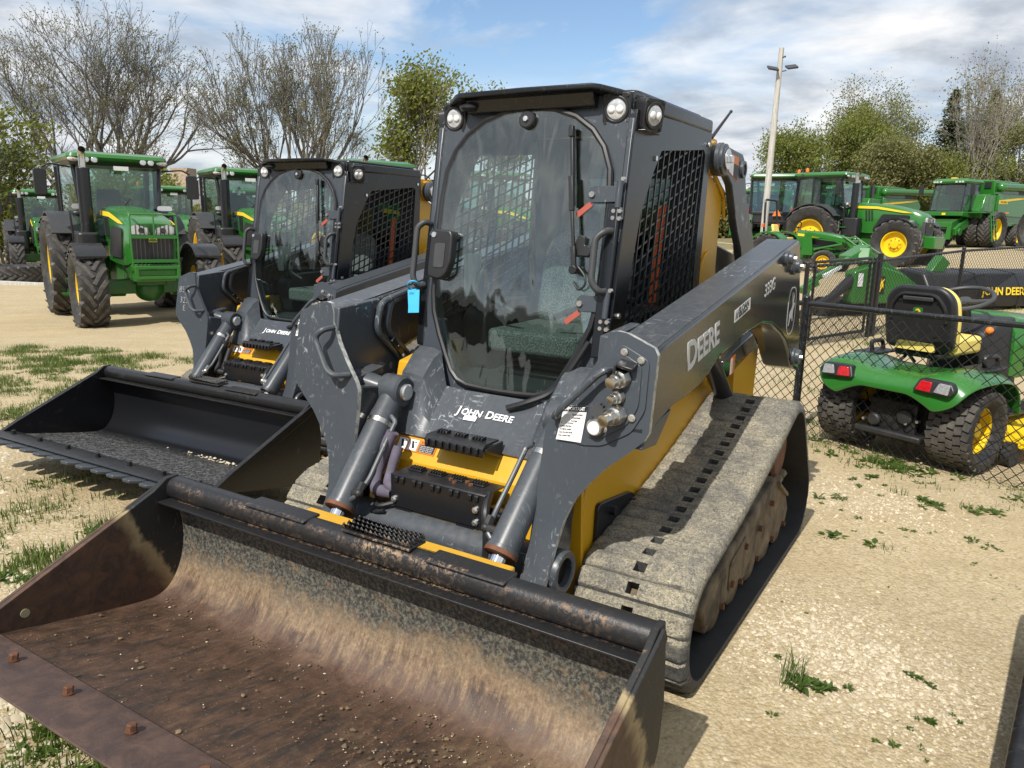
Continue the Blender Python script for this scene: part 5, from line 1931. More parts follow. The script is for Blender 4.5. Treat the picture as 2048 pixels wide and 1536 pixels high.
LOADER1 = make_loader('scratched dark grey and yellow track loader with rusty dirt-stained bucket, nearest in the lot', (0.3543, 3.8195, 0), R(-121.506), 1.0, True)
LOADER2 = make_loader('cleaner track loader with glossy black toothed bucket, parked behind the rusty one', (-1.3135, 6.2823, 0), R(-119.336), 0.9464, False)


# ------------------------------------------------------------ farm wheels
_wheel_cache = {}


def tyre_profile(r, w, rim):
    h = w / 2
    return [(rim, -h * 0.62), (rim + (r - rim) * 0.10, -h * 0.78), (rim + (r - rim) * 0.45, -h * 1.0), (r * 0.985 - 0.03, -h * 0.96), (r - 0.035, -h * 0.82),
            (r - 0.025, -h * 0.4), (r - 0.022, 0), (r - 0.025, h * 0.4), (r - 0.035, h * 0.82), (r * 0.985 - 0.03, h * 0.96), (rim + (r - rim) * 0.45, h * 1.0), (rim + (r - rim) * 0.10, h * 0.78), (rim, h * 0.62)]


def farm_wheel(root, x, y, r, w, rim, lugs=20, rim_mat=None, side=1, lug_w=0.055, deep=0.5, style='ag', z=None, steer=0.0, name='tyre'):
    """Tyre with bar lugs, yellow dished rim.  side=+1: outer face towards +y."""
    key = (round(r, 3), round(w, 3), round(rim, 3), lugs, side, style, round(deep, 2))
    if key not in _wheel_cache:
        t = MB(); t.lathe(tyre_profile(r, w, rim), (0, 0, 0), 'y', 44)
        # leave the bore open
        t.f = [f for f in t.f if len(f) <= 4]
        to = t.build(name, MT['tyre'])
        g = MB()
        if style == 'ag':
            for i in range(lugs):
                for s in (-1, 1):
                    a0 = 2 * PI * (i + (0.5 if s > 0 else 0)) / lugs
                    P = []
                    for f, da, dr in ((0.02, 0.0, 0.0), (0.45, 0.62, 0.0), (0.86, 1.05, -0.004), (1.0, 1.12, -0.05)):
                        a = a0 + da * (2 * PI / lugs) * 1.15
                        rr = r - 0.018 + dr
                        P.append((Vector((rr * math.cos(a), s * f * w / 2, rr * math.sin(a))), Vector((math.cos(a), 0, math.sin(a)))))
                    vs, fs = [], []
                    for k, (p, nr) in enumerate(P):
                        q = P[min(k + 1, len(P) - 1)][0] - P[max(k - 1, 0)][0]
                        sd = nr.cross(q.normalized()).normalized()
                        for (cw, ch) in ((-1.25, -0.018), (-0.8, 0.020), (0.8, 0.020), (1.25, -0.018)):
                            vs.append(p + sd * (lug_w / 2 * cw) + nr * ch)
                    for k in range(len(P) - 1):
                        b = 4 * k
                        fs += [(b, b + 1, b + 5, b + 4), (b + 1, b + 2, b + 6, b + 5), (b + 2, b + 3, b + 7, b + 6)]
                    e = 4 * (len(P) - 1)
                    fs += [(0, 3, 2, 1), (e, e + 1, e + 2, e + 3)]
                    g.add(vs, fs)
        else:                       # turf tyre: short zig-zag blocks
            rnd = random.Random(3)
            for i in range(lugs):
                for j, f in enumerate((-0.80, -0.48, -0.16, 0.16, 0.48, 0.80)):
                    a = 2 * PI * (i + 0.5 * (j % 2)) / lugs
                    rr = r - 0.022 + (-0.010 if abs(f) > 0.7 else 0)
                    c = Vector((rr * math.cos(a), f * w / 2, rr * math.sin(a)))
                    m = Matrix.Rotation(-a, 3, 'Y') @ Matrix.Rotation(R(12 if j % 2 else -12), 3, 'X')
                    g.box(c, (0.022, w * 0.155, 2 * PI * r / lugs * 0.72), m)
        go = g.build('tread', MT['tread'], fix=False, ang=30)
        h = w / 2
        d = h * deep
        rm = MB()
        rm.lathe([(rim + 0.012, h * 0.66), (rim + 0.012, h * 0.62), (rim * 0.93, h * 0.60), (rim * 0.90, h * 0.3), (rim * 0.86, h * 0.6 - d), (rim * 0.55, h * 0.6 - d - 0.01), (rim * 0.50, h * 0.6 - d + 0.04), (rim * 0.33, h * 0.6 - d + 0.05), (rim * 0.30, h * 0.6 - d + 0.10), (0.0, h * 0.6 - d + 0.11)], (0, 0, 0), 'y', 36, side)
        rm.lathe([(rim + 0.012, -h * 0.66), (rim * 0.93, -h * 0.60), (rim * 0.88, -h * 0.2), (rim * 0.84, h * 0.5 - d)], (0, 0, 0), 'y', 36, side)
        rm.f = [f for f in rm.f if len(f) <= 4]
        ro = rm.build('rim', rim_mat or MT['ag_yellow'])
        bl = MB()
        for k in range(8):
            a = 2 * PI * k / 8
            c = Vector((rim * 0.42 * math.cos(a), (h * 0.6 - d + 0.045) * side, rim * 0.42 * math.sin(a)))
            bl.cyl(c, c + Vector((0, side * 0.03, 0)), 0.016, 6)
        bo = bl.build('wheel_nuts', MT['dark_metal'])
        stuff(bo)
        stuff(go)
        _wheel_cache[key] = (to.data, go.data, ro.data, bo.data)
        for o in (to, go, ro, bo):
            bpy.data.objects.remove(o)
    td, gd, rd, bd = _wheel_cache[key]
    t = bpy.data.objects.new(name, td); COL.objects.link(t); t.parent = root
    t.location = (x, y, r if z is None else z)
    t.rotation_euler = (0, 0, steer)
    for nm, dta, st in (('tread', gd, True), ('rim', rd, False), ('wheel_nuts', bd, True)):
        o = bpy.data.objects.new(nm, dta); COL.objects.link(o); o.parent = t
        if st:
            stuff(o)
    return t


def loft(mb, secs, closed_ends=True):
    """secs: list of equal-length 3D loops."""
    n = len(secs[0])
    vs = [p for s in secs for p in s]
    fs = []
    for i in range(len(secs) - 1):
        for k in range(n):
            l = (k + 1) % n
            fs.append((i * n + k, i * n + l, (i + 1) * n + l, (i + 1) * n + k))
    if closed_ends:
        fs.append(tuple(range(n - 1, -1, -1)))
        fs.append(tuple(range((len(secs) - 1) * n, len(secs) * n)))
    return mb.add(vs, fs)


def hood_sec(x, hw, zb, zt, sh=0.10, top=0.55):
    """Cross-section of a tractor hood."""
    half = [(hw * 0.96, zb), (hw, zb + (zt - zb) * 0.45), (hw * 0.97, zt - sh), (hw * 0.86, zt - sh * 0.35), (hw * top, zt - 0.006), (0.0, zt)]
    return [Vector((x, y, z)) for y, z in half] + [Vector((x, -y, z)) for y, z in half[:-1][::-1]]


def glass_panel(root, loop, off, name='window', mat=None, parent=None):
    g = MB(); g.slab(loop, off)
    return g.build(name, mat or MT['tractor_glass'], parent or root)


def tractor(label, group, loc, heading, scale=1.0, big=False, guard=False, style='6'):
    t = thing('farm_tractor', label, 'tractor', loc, heading, group, scale)
    G, GD, PL = MT['green'], MT['green_dark'], MT['plastic']
    L = 2.95 if big else 2.78
    rr, wr, rimr = (1.0, 0.66, 0.56) if big else (0.945, 0.53, 0.53)
    rf, wf, rimf = (0.78, 0.56, 0.42) if big else (0.70, 0.45, 0.37)
    tw = 0.98
    for s in (-1, 1):
        farm_wheel(t, 0, s * (tw + 0.02), rr, wr, rimr, 20, side=s, lug_w=0.075)
        farm_wheel(t, L, s * (tw - 0.03), rf, wf, rimf, 18, side=s, lug_w=0.070)
    # driveline
    b = MB()
    b.box((0.1, 0, 0.95), (1.1, 0.60, 0.62))
    b.box((1.3, 0, 0.92), (1.6, 0.52, 0.56))
    b.box((2.5, 0, 0.95), (1.2, 0.50, 0.40))
    b.cyl((0, -0.95, rr), (0, 0.95, rr), 0.16, 16)
    b.build('gearbox', GD, t, 0.03)
    a = MB()
    a.prism(round_poly([(-0.72, 0.60), (0.72, 0.60), (0.72, 0.78), (0.25, 0.86), (-0.25, 0.86), (-0.72, 0.78)], 0.04), L - 0.14, L + 0.14, 'x')
    for s in (-1, 1):
        a.cyl((L, s * 0.38, 0.70), (L, s * 0.72, 0.70), 0.15, 16)
        a.tube([(L - 0.26, s * 0.12, 0.72), (L - 0.24, s * 0.62, 0.74)], 0.045, 10)
    a.ball((L + 0.06, 0, 0.68), 0.23, 16, 10, (1, 1.1, 1))
    a.build('front_axle', GD, t, 0.012)
    nose = MB()
    nose.prism(round_poly([(-0.34, 0.84), (0.34, 0.84), (0.36, 1.14), (-0.36, 1.14)], 0.03), L + 0.05, L + 0.62, 'x')
    nose.build('front_support', G, t, 0.02)
    # hood
    hx0, hx1 = 0.98, L + 0.60
    h = MB()
    if big:
        secs = [hood_sec(hx0, 0.42, 1.18, 2.16, 0.14), hood_sec(1.7, 0.44, 1.12, 2.14, 0.14), hood_sec(2.5, 0.46, 1.10, 2.05, 0.14), hood_sec(3.1, 0.46, 1.10, 1.92, 0.13), hood_sec(3.42, 0.43, 1.12, 1.80, 0.12), hood_sec(hx1, 0.36, 1.16, 1.68, 0.10)]
    else:
        secs = [hood_sec(hx0, 0.36, 1.18, 2.12, 0.12), hood_sec(1.6, 0.39, 1.12, 2.10, 0.12), hood_sec(2.4, 0.41, 1.10, 2.04, 0.12), hood_sec(2.95, 0.415, 1.10, 1.95, 0.11), hood_sec(3.22, 0.40, 1.12, 1.90, 0.11), hood_sec(hx1, 0.37, 1.16, 1.82, 0.10)]
    loft(h, secs)
    ho = h.build('hood', G, t, ang=32)
    if big:
        np_ = MB()
        loft(np_, [hood_sec(2.98, 0.468, 1.08, 1.62, 0.06), hood_sec(3.30, 0.455, 1.08, 1.60, 0.06), hood_sec(hx1 + 0.03, 0.375, 1.12, 1.56, 0.06)])
        np_.build('nose_screen', MT['plastic_grey'], ho, ang=32)
    xf = hx1 + (0.034 if big else 0.002)
    zt = 1.66 if big else 1.80
    gr = MB()
    gr.prism(round_poly([(-0.31, 1.18), (0.31, 1.18), (0.33, zt - 0.22), (-0.33, zt - 0.22)], 0.04), xf - 0.02, xf + 0.012, 'x')
    gro = gr.build('grille', MT['plastic'], ho)
    gs = MB()
    for k in range(9):
        y = -0.26 + k * 0.065
        gs.box((xf + 0.016, y, (1.20 + zt - 0.24) / 2), (0.012, 0.014, zt - 0.48 - 0.98 + 0.5))
    stuff(gs.build('grille_slats', MT['plastic_grey'], ho))
    for s in (-1, 1):
        hl = MB()
        lp = round_poly([(s * 0.045, zt - 0.17), (s * 0.345, zt - 0.16), (s * 0.355, zt - 0.04), (s * 0.25, zt + 0.0), (s * 0.06, zt - 0.06)], 0.02)
        hl.prism(lp, xf - 0.03, xf + 0.016, 'x')
        hlo = hl.build('headlight', MT['clear_lens'], ho)
        hb = MB()
        hb.lathe([(0.05, 0.017), (0.046, 0.026), (0.02, 0.022), (0, 0.022)], (xf, s * 0.17, zt - 0.10), 'x', 18)
        hb.build('lamp_reflector', MT['plastic_grey'], hlo)
        # side stripe and louvres
        st = MB()
        hw = 0.47 if big else 0.42
        z0, z1 = (2.04, 1.85) if big else (2.02, 1.86)
        st.slab([(1.02, s * (hw - 0.045), z0), (2.0, s * (hw - 0.018), z0 - 0.03), (2.95, s * (hw - 0.005), z1), (3.2, s * (hw - 0.01), z1 - 0.06), (2.9, s * (hw + 0.0), z1 - 0.05), (2.0, s * (hw - 0.012), z0 - 0.11), (1.02, s * (hw - 0.04), z0 - 0.085)], (0, s * 0.012, 0))
        st.build('yellow_stripe', MT['yellow_print'], ho)
        sg = MB()
        sg.prism(round_poly([(1.9, 1.22), (3.0, 1.22), (3.12, 1.72), (2.2, 1.76)], 0.08), min(s * (hw - 0.02), s * (hw + 0.008)), max(s * (hw - 0.02), s * (hw + 0.008)))
        sgo = sg.build('side_screen', PL, ho)
        lv = MB()
        for k in range(3):
            lv.box((1.65 + k * 0.10, s * (hw - 0.005), 1.72), (0.045, 0.02, 0.34), (0, R(-8), 0))
        stuff(lv.build('louvres', PL, ho))
    em = MB(); em.prism(round_poly([(-0.075, zt - 0.29), (0.075, zt - 0.29), (0.065, zt - 0.225), (-0.065, zt - 0.225)], 0.02), xf + 0.012, xf + 0.022, 'x')
    emo = em.build('emblem', MT['yellow_print'], ho)
    em = MB(); em.prism(round_poly([(-0.06, zt - 0.28), (0.06, zt - 0.28), (0.052, zt - 0.235), (-0.052, zt - 0.235)], 0.015), xf + 0.022, xf + 0.025, 'x')
    em.build('emblem_field', MT['green_dark'], ho)
    if not guard:
        wt = MB()
        wt.box((hx1 + 0.22, 0, 0.86), (0.36, 0.80, 0.40))
        wt.build('front_weight', G, t, 0.03)
    else:
        # tube guard in front of the nose
        gd = MB()
        xg = hx1 + 0.16
        for s in (-1, 1):
            gd.tube(round_path([(hx1 - 0.05, s * 0.36, 1.02), (xg, s * 0.36, 1.04), (xg, s * 0.37, 1.55), (xg - 0.04, s * 0.36, 1.98), (hx1 - 0.2, s * 0.34, 2.0)], 0.07, 4), 0.018, 8)
        for z in (1.20, 1.60):
            gd.beam((xg, -0.37, z), (xg, 0.37, z), 0.03, 0.055)
        gd.tube([(xg - 0.03, -0.36, 1.97), (xg - 0.03, 0.36, 1.97)], 0.014, 8)
        gd.tube([(xg, 0, 1.62), (xg - 0.03, 0, 1.97)], 0.014, 8)
        gd.build('bull_bar', G, t)
        wb = MB()
        wb.ring([(xg + 0.10, -0.36, 0.90), (xg + 0.10, 0.36, 0.90), (xg + 0.10, 0.36, 1.12), (xg + 0.10, -0.36, 1.12)],
                [(xg + 0.10, -0.30, 0.95), (xg + 0.10, 0.30, 0.95), (xg + 0.10, 0.30, 1.07), (xg + 0.10, -0.30, 1.07)], (-0.12, 0, 0))
        wb.box((xg - 0.1, 0, 1.0), (0.3, 0.62, 0.1))
        wb.build('weight_bracket', G, t, 0.008)
    # cab
    zc0, zc1 = 1.30, 2.90
    if big:
        zc1 = 2.98
    fx0, fx1, bx0, bx1 = 0.98, 0.80, -0.82, -0.72     # front bottom/top, back bottom/top
    wb_, wt_ = 0.80, 0.84
    cr = {}
    for s in (-1, 1):
        cr[s] = dict(fb=Vector((fx0, s * wb_ * 0.80, 1.55)), ft=Vector((fx1, s * wt_ * 0.9, zc1)), bb=Vector((bx0, s * wb_, 1.75)), bt=Vector((bx1, s * wt_, zc1)), mb=Vector((-0.15, s * (wb_ + 0.05), 1.35)), mt=Vector((-0.15, s * (wt_ + 0.03), zc1)))
    ca = MB()
    for s in (-1, 1):
        c = cr[s]
        for p, q, w_ in ((c['fb'], c['ft'], 0.07), (c['bb'], c['bt'], 0.09), (c['mb'], c['mt'], 0.06), (c['ft'], c['bt'], 0.10), (c['fb'], c['mb'], 0.05)):
            ca.beam(p, q, w_, w_)
    ca.beam(cr[-1]['ft'], cr[1]['ft'], 0.10, 0.10)
    ca.beam(cr[-1]['bt'], cr[1]['bt'], 0.10, 0.10)
    ca.beam(cr[-1]['bb'], cr[1]['bb'], 0.08, 0.08)
    cao = ca.build('cab_frame', MT['black_paint'], t, 0.012)
    glass_panel(t, [cr[-1]['fb'] + Vector((0.01, 0, 0)), cr[1]['fb'] + Vector((0.01, 0, 0)), cr[1]['ft'] + Vector((0.01, 0, 0)), cr[-1]['ft'] + Vector((0.01, 0, 0))], (0.006, 0, 0), 'windshield')
    glass_panel(t, [cr[-1]['bb'], cr[1]['bb'], cr[1]['bt'], cr[-1]['bt']], (-0.006, 0, 0), 'rear_window')
    for s in (-1, 1):
        c = cr[s]
        o = Vector((0, s * 0.01, 0))
        glass_panel(t, [c['fb'] + o, c['mb'] + o, c['mt'] + o, c['ft'] + o], (0, s * 0.005, 0), 'door_glass')
        glass_panel(t, [c['mb'] + o, c['bb'] + o, c['bt'] + o, c['mt'] + o], (0, s * 0.005, 0), 'side_window')
    rf_ = MB()
    def rsec(z, gx0, gx1, w):
        return [Vector((x, y, z)) for x, y in round_poly([(gx0, -w), (gx1, -w * 0.94), (gx1, w * 0.94), (gx0, w)], 0.16, 5)]
    loft(rf_, [rsec(zc1 + 0.02, -0.90, 1.02, 0.88), rsec(zc1 + 0.09, -0.95, 1.08, 0.93), rsec(zc1 + 0.15, -0.93, 1.05, 0.91), rsec(zc1 + 0.20, -0.80, 0.90, 0.78), rsec(zc1 + 0.215, -0.5, 0.6, 0.5)])
    rfo = rf_.build('cab_roof', G, t, ang=38)
    rb = MB()
    loft(rb, [rsec(zc1 - 0.055, -0.86, 0.99, 0.87), rsec(zc1 + 0.022, -0.92, 1.045, 0.90)])
    rb.build('roof_skirt', MT['black_paint'], rfo, ang=40)
    for s in (-1, 1):
        for (dx, yy, rad, mt) in ((1.055, 0.42, 0.058, 'clear_lens'), (1.055, 0.56, 0.058, 'clear_lens')):
            l = MB(); l.lathe([(rad, -0.02), (rad, 0.012), (rad * 0.8, 0.022), (0, 0.024)], (dx, s * yy, zc1 + 0.045), 'x', 18)
            l.build('roof_light', MT[mt], rfo)
        l = MB(); l.ball((1.03, s * 0.76, zc1 + 0.04), 0.05, 16, 10, (0.7, 2.1, 0.9)); l.build('marker_light', MT['clear_lens'], rfo)
        l = MB(); l.ball((1.058, s * 0.77, zc1 + 0.04), 0.014, 12, 8, (0.8, 1.8, 1)); l.build('marker_bulb', MT['orange_print'], rfo)
    wi = MB(); wi.slab([(1.03, -0.10, zc1 - 0.13), (1.03, 0.16, zc1 - 0.13), (1.03, 0.16, zc1 - 0.05), (1.03, -0.10, zc1 - 0.05)], (0.004, 0, 0))
    wi.build('roof_sticker', MT['paper'], rfo)
    # seat, wheel, dash
    se = MB()
    se.prism(round_poly([(-0.25, -0.25), (0.25, -0.25), (0.25, 0.25), (-0.25, 0.25)], 0.08), 1.72, 1.86, 'z')
    se.prism(round_poly([(-0.25, 1.86), (0.25, 1.86), (0.22, 2.45), (-0.22, 2.45)], 0.08), -0.34, -0.22, 'x')
    se.build('seat', MT['plastic_grey'], t, 0.03)
    fl = MB()
    fl.box((0.05, 0, 1.40), (1.7, 1.40, 0.10)); fl.box((-0.55, 0, 1.62), (0.55, 1.5, 0.42)); fl.prism([(0.62, 1.45), (0.88, 1.45), (0.80, 1.95), (0.66, 2.0)], -0.28, 0.28)
    fl.build('cab_floor', MT['plastic'], t, 0.03)
    sw = MB()
    sw.tube([(0.56 + 0.09 * math.sin(2 * PI * k / 20), 0.21 * math.cos(2 * PI * k / 20), 2.10 + 0.19 * math.sin(2 * PI * k / 20)) for k in range(20)], 0.017, 8, closed=True)
    sw.tube([(0.72, 0, 1.95), (0.56, 0, 2.10)], 0.035, 8)
    sw.box((0.56, 0, 2.10), (0.03, 0.40, 0.04), (0, R(-25), 0))
    sw.build('steering_wheel', PL, t)
    wp = MB(); wp.beam((0.985, -0.35, 1.62), (0.90, 0.18, 2.25), 0.02, 0.02, (1, 0, 0)); wp.build('wiper', PL, t)
    # fenders
    for s in (-1, 1):
        f = MB()
        y0, y1 = s * 0.74, s * 1.20
        rad = rr + 0.10
        pts = []
        for k in range(13):
            an = R(152 - k * 9.5)
            pts.append((rad * math.cos(an) * 1.02, rr + rad * math.sin(an)))
        for (a, b) in zip(pts, pts[1:]):
            pass
        vs = []
        for (x, z) in pts:
            vs += [(x, y0, z), (x, y1, z), (x * 0.97, y0, rr + (z - rr) * 0.965), (x * 0.97, y1, rr + (z - rr) * 0.965)]
        fs = []
        for k in range(len(pts) - 1):
            a, b = 4 * k, 4 * k + 4
            fs += [(a, a + 1, b + 1, b), (a + 2, b + 2, b + 3, a + 3), (a, b, b + 2, a + 2), (a + 1, a + 3, b + 3, b + 1)]
        fs += [(0, 2, 3, 1), (4 * len(pts) - 4, 4 * len(pts) - 3, 4 * len(pts) - 1, 4 * len(pts) - 2)]
        f.add(vs, fs)
        # green inner panel below the cab windows
        f2 = MB()
        f2.prism([(p[0], p[1] - 0.01) for p in pts] + [(0.55, 1.0), (-0.7, 1.0)], min(s * 0.70, s * 0.735), max(s * 0.70, s * 0.735))
        fo = f2.build('rear_fender', G, t, 0.01)
        f.build('fender_flare', MT['plastic_grey'], fo, ang=30)
        tl = MB(); tl.prism(round_poly([(s * 0.86, rr + 0.80), (s * 1.08, rr + 0.80), (s * 1.08, rr + 0.92), (s * 0.86, rr + 0.92)], 0.03), -0.80, -0.74, 'x')
        tl.build('tail_light', MT['red_lens'], fo)
        ff = MB()
        vs = []
        rad = rf + 0.07
        pts = [(L + rad * math.cos(R(a)), rf + rad * math.sin(R(a))) for a in range(138, 47, -10)]
        y0, y1 = s * 0.70, s * 1.16
        for (x, z) in pts:
            vs += [(x, y0, z), (x, y1, z), (x, y0, z - 0.025), (x, y1, z - 0.05)]
        fs = []
        for k in range(len(pts) - 1):
            a, b = 4 * k, 4 * k + 4
            fs += [(a, a + 1, b + 1, b), (a + 2, b + 2, b + 3, a + 3), (a, b, b + 2, a + 2), (a + 1, a + 3, b + 3, b + 1)]
        fs += [(0, 2, 3, 1), (4 * len(pts) - 4, 4 * len(pts) - 3, 4 * len(pts) - 1, 4 * len(pts) - 2)]
        ff.add(vs, fs)
        ff.build('front_fender', MT['black_paint'], t, ang=30)
        # mirrors and work lamps on stalks
        m = MB()
        m.tube(round_path([(0.82, s * 0.80, zc1 - 0.10), (0.95, s * 1.15, zc1 - 0.06), (0.95, s * 1.30, zc1 - 0.14)], 0.05, 3), 0.018, 6)
        m.prism(round_poly([(s * 1.22, zc1 - 0.62), (s * 1.42, zc1 - 0.62), (s * 1.42, zc1 - 0.16), (s * 1.22, zc1 - 0.16)], 0.04), 0.93, 1.02, 'x')
        m.build('mirror', PL, t, 0.015)
        lm = MB(); lm.tube([(1.05, s * 0.60, 1.55), (1.10, s * 0.72, 2.02)], 0.02, 6)
        lm.ball((1.12, s * 0.74, 1.96), 0.07, 12, 8, (1, 2.0, 0.9)); lmo = lm.build('lamp_stalk', PL, t)
        lp = MB(); lp.prism(round_poly([(s * 0.74 - 0.14, 2.04), (s * 0.74 + 0.14, 2.04), (s * 0.74 + 0.12, 2.13), (s * 0.74 - 0.12, 2.13)], 0.04), 1.10, 1.16, 'x'); lp.build('work_lamp', MT['clear_lens'], lmo)
    # exhaust and tool box on the right-hand side, steps on both
    e = MB()
    e.tube([(1.28, -0.66, 1.60), (1.28, -0.66, 2.78)], 0.115, 20)
    eo = e.build('exhaust_stack', MT['black_paint'], t, 0.01)
    e = MB()
    e.tube(smooth_path([(1.28, -0.66, 2.78), (1.28, -0.66, 2.98), (1.31, -0.66, 3.06), (1.37, -0.66, 3.10)], 4), 0.062, 16, cap=False)
    e.build('exhaust_tip', MT['zinc'], eo)
    e = MB()
    e.prism(round_poly([(1.02, -0.88), (1.56, -0.88), (1.58, -0.50), (1.02, -0.46)], 0.10), 0.98, 1.62, 'z')
    e.build('exhaust_box', PL, t, 0.04)
    for s in (-1, 1):
        sp = MB()
        for k in range(4):
            sp.box((0.98 + 0.02 * k, s * (1.00 - 0.07 * k), 0.46 + 0.28 * k), (0.34, 0.26, 0.03))
        for dx in (-0.16, 0.16):
            sp.beam((0.98 + dx, s * 1.02, 0.46), (1.04 + dx, s * 0.78, 1.32), 0.03, 0.05)
        sp.build('cab_steps', G, t)
        tb = MB(); tb.prism(round_poly([(0.72, 0.70), (1.3, 0.70), (1.3, 1.2), (0.62, 1.28)], 0.06), min(s * 0.50, s * 0.76), max(s * 0.50, s * 0.76)); tb.build('fuel_tank', PL, t, 0.03)
        hr = MB(); hr.tube(round_path([(1.05, s * 0.86, 1.15), (1.05, s * 0.9, 1.95), (0.9, s * 0.9, 2.0)], 0.08, 4), 0.018, 6); hr.build('handrail', MT['black_paint'], t)
    # rear hitch
    hi = MB()
    for s in (-1, 1):
        hi.beam((-0.45, s * 0.30, 0.75), (-1.25, s * 0.42, 0.62), 0.05, 0.09)
        hi.beam((-0.45, s * 0.32, 1.35), (-1.0, s * 0.40, 0.68), 0.05, 0.05)
    hi.beam((-0.5, 0, 1.25), (-1.1, 0, 1.18), 0.06, 0.06)
    hi.box((-0.62, 0, 0.95), (0.3, 0.5, 0.7))
    hi.build('rear_hitch', GD, t, 0.01)
    sv = MB(); sv.prism([(-0.30, 1.66), (0.02, 1.66), (-0.14, 1.94)], -0.93, -0.915, 'x')
    sv.build('warning_triangle', MT['orange_print'], t)
    bc = None if not big else MB()
    if big:
        bc.lathe([(0.055, 0), (0.06, 0.08), (0.045, 0.14), (0, 0.15)], (-0.5, -0.75, zc1 + 0.20), 'z', 14)
        bc.build('beacon', MT['orange_print'], t)
    return t


def at(x, y):
    return (x, y, ground_z(x, y))


TR = tractor('green tractor with front guard bars and dusty tyres facing us, left of the loaders', 'green farm tractors', at(-8.05, 15.65), R(-53), guard=True, scale=0.98)


def copy_tractor(src, label, x, y, heading, scale=1.0, group='green farm tractors'):
    c = copy_tree(src)
    c.location = at(x, y)
    c.rotation_euler = (0, 0, heading)
    c.scale = (scale,) * 3
    c['label'] = label
    c['group'] = group
    return c


TB = tractor('large dusty green tractor facing right behind the small loader tractor', 'green farm tractors', at(11.5, 29.2), R(-48), 1.02, big=True)
copy_tractor(TR, 'small distant green tractor at the far left edge by the tyres', -17.6, 29.0, R(-56), 0.97)
copy_tractor(TB, 'pale roofed green tractor half hidden behind the right side of the guard-bar tractor', -13.2, 29.5, R(-48), 0.98)
copy_tractor(TR, 'green tractor right behind the cleaner loader, its exhaust stack beside the loader cab', -7.35, 21.0, R(-58), 1.0)
copy_tractor(TR, 'green tractor whose roof just shows over the cab of the cleaner loader', -3.7, 19.0, R(-50), 1.0)
copy_tractor(TB, 'green tractor seen only through the glass of the nearest loader cab', -0.8, 24.0, R(-60), 0.98)
copy_tractor(TB, 'green tractor seen from behind, with orange warning triangle, left of the wooden pole', 10.1, 30.8, R(68), 1.04)
copy_tractor(TR, 'green tractor far back in the gap between two front-facing tractors', -11.0, 32.5, R(-60), 1.0)


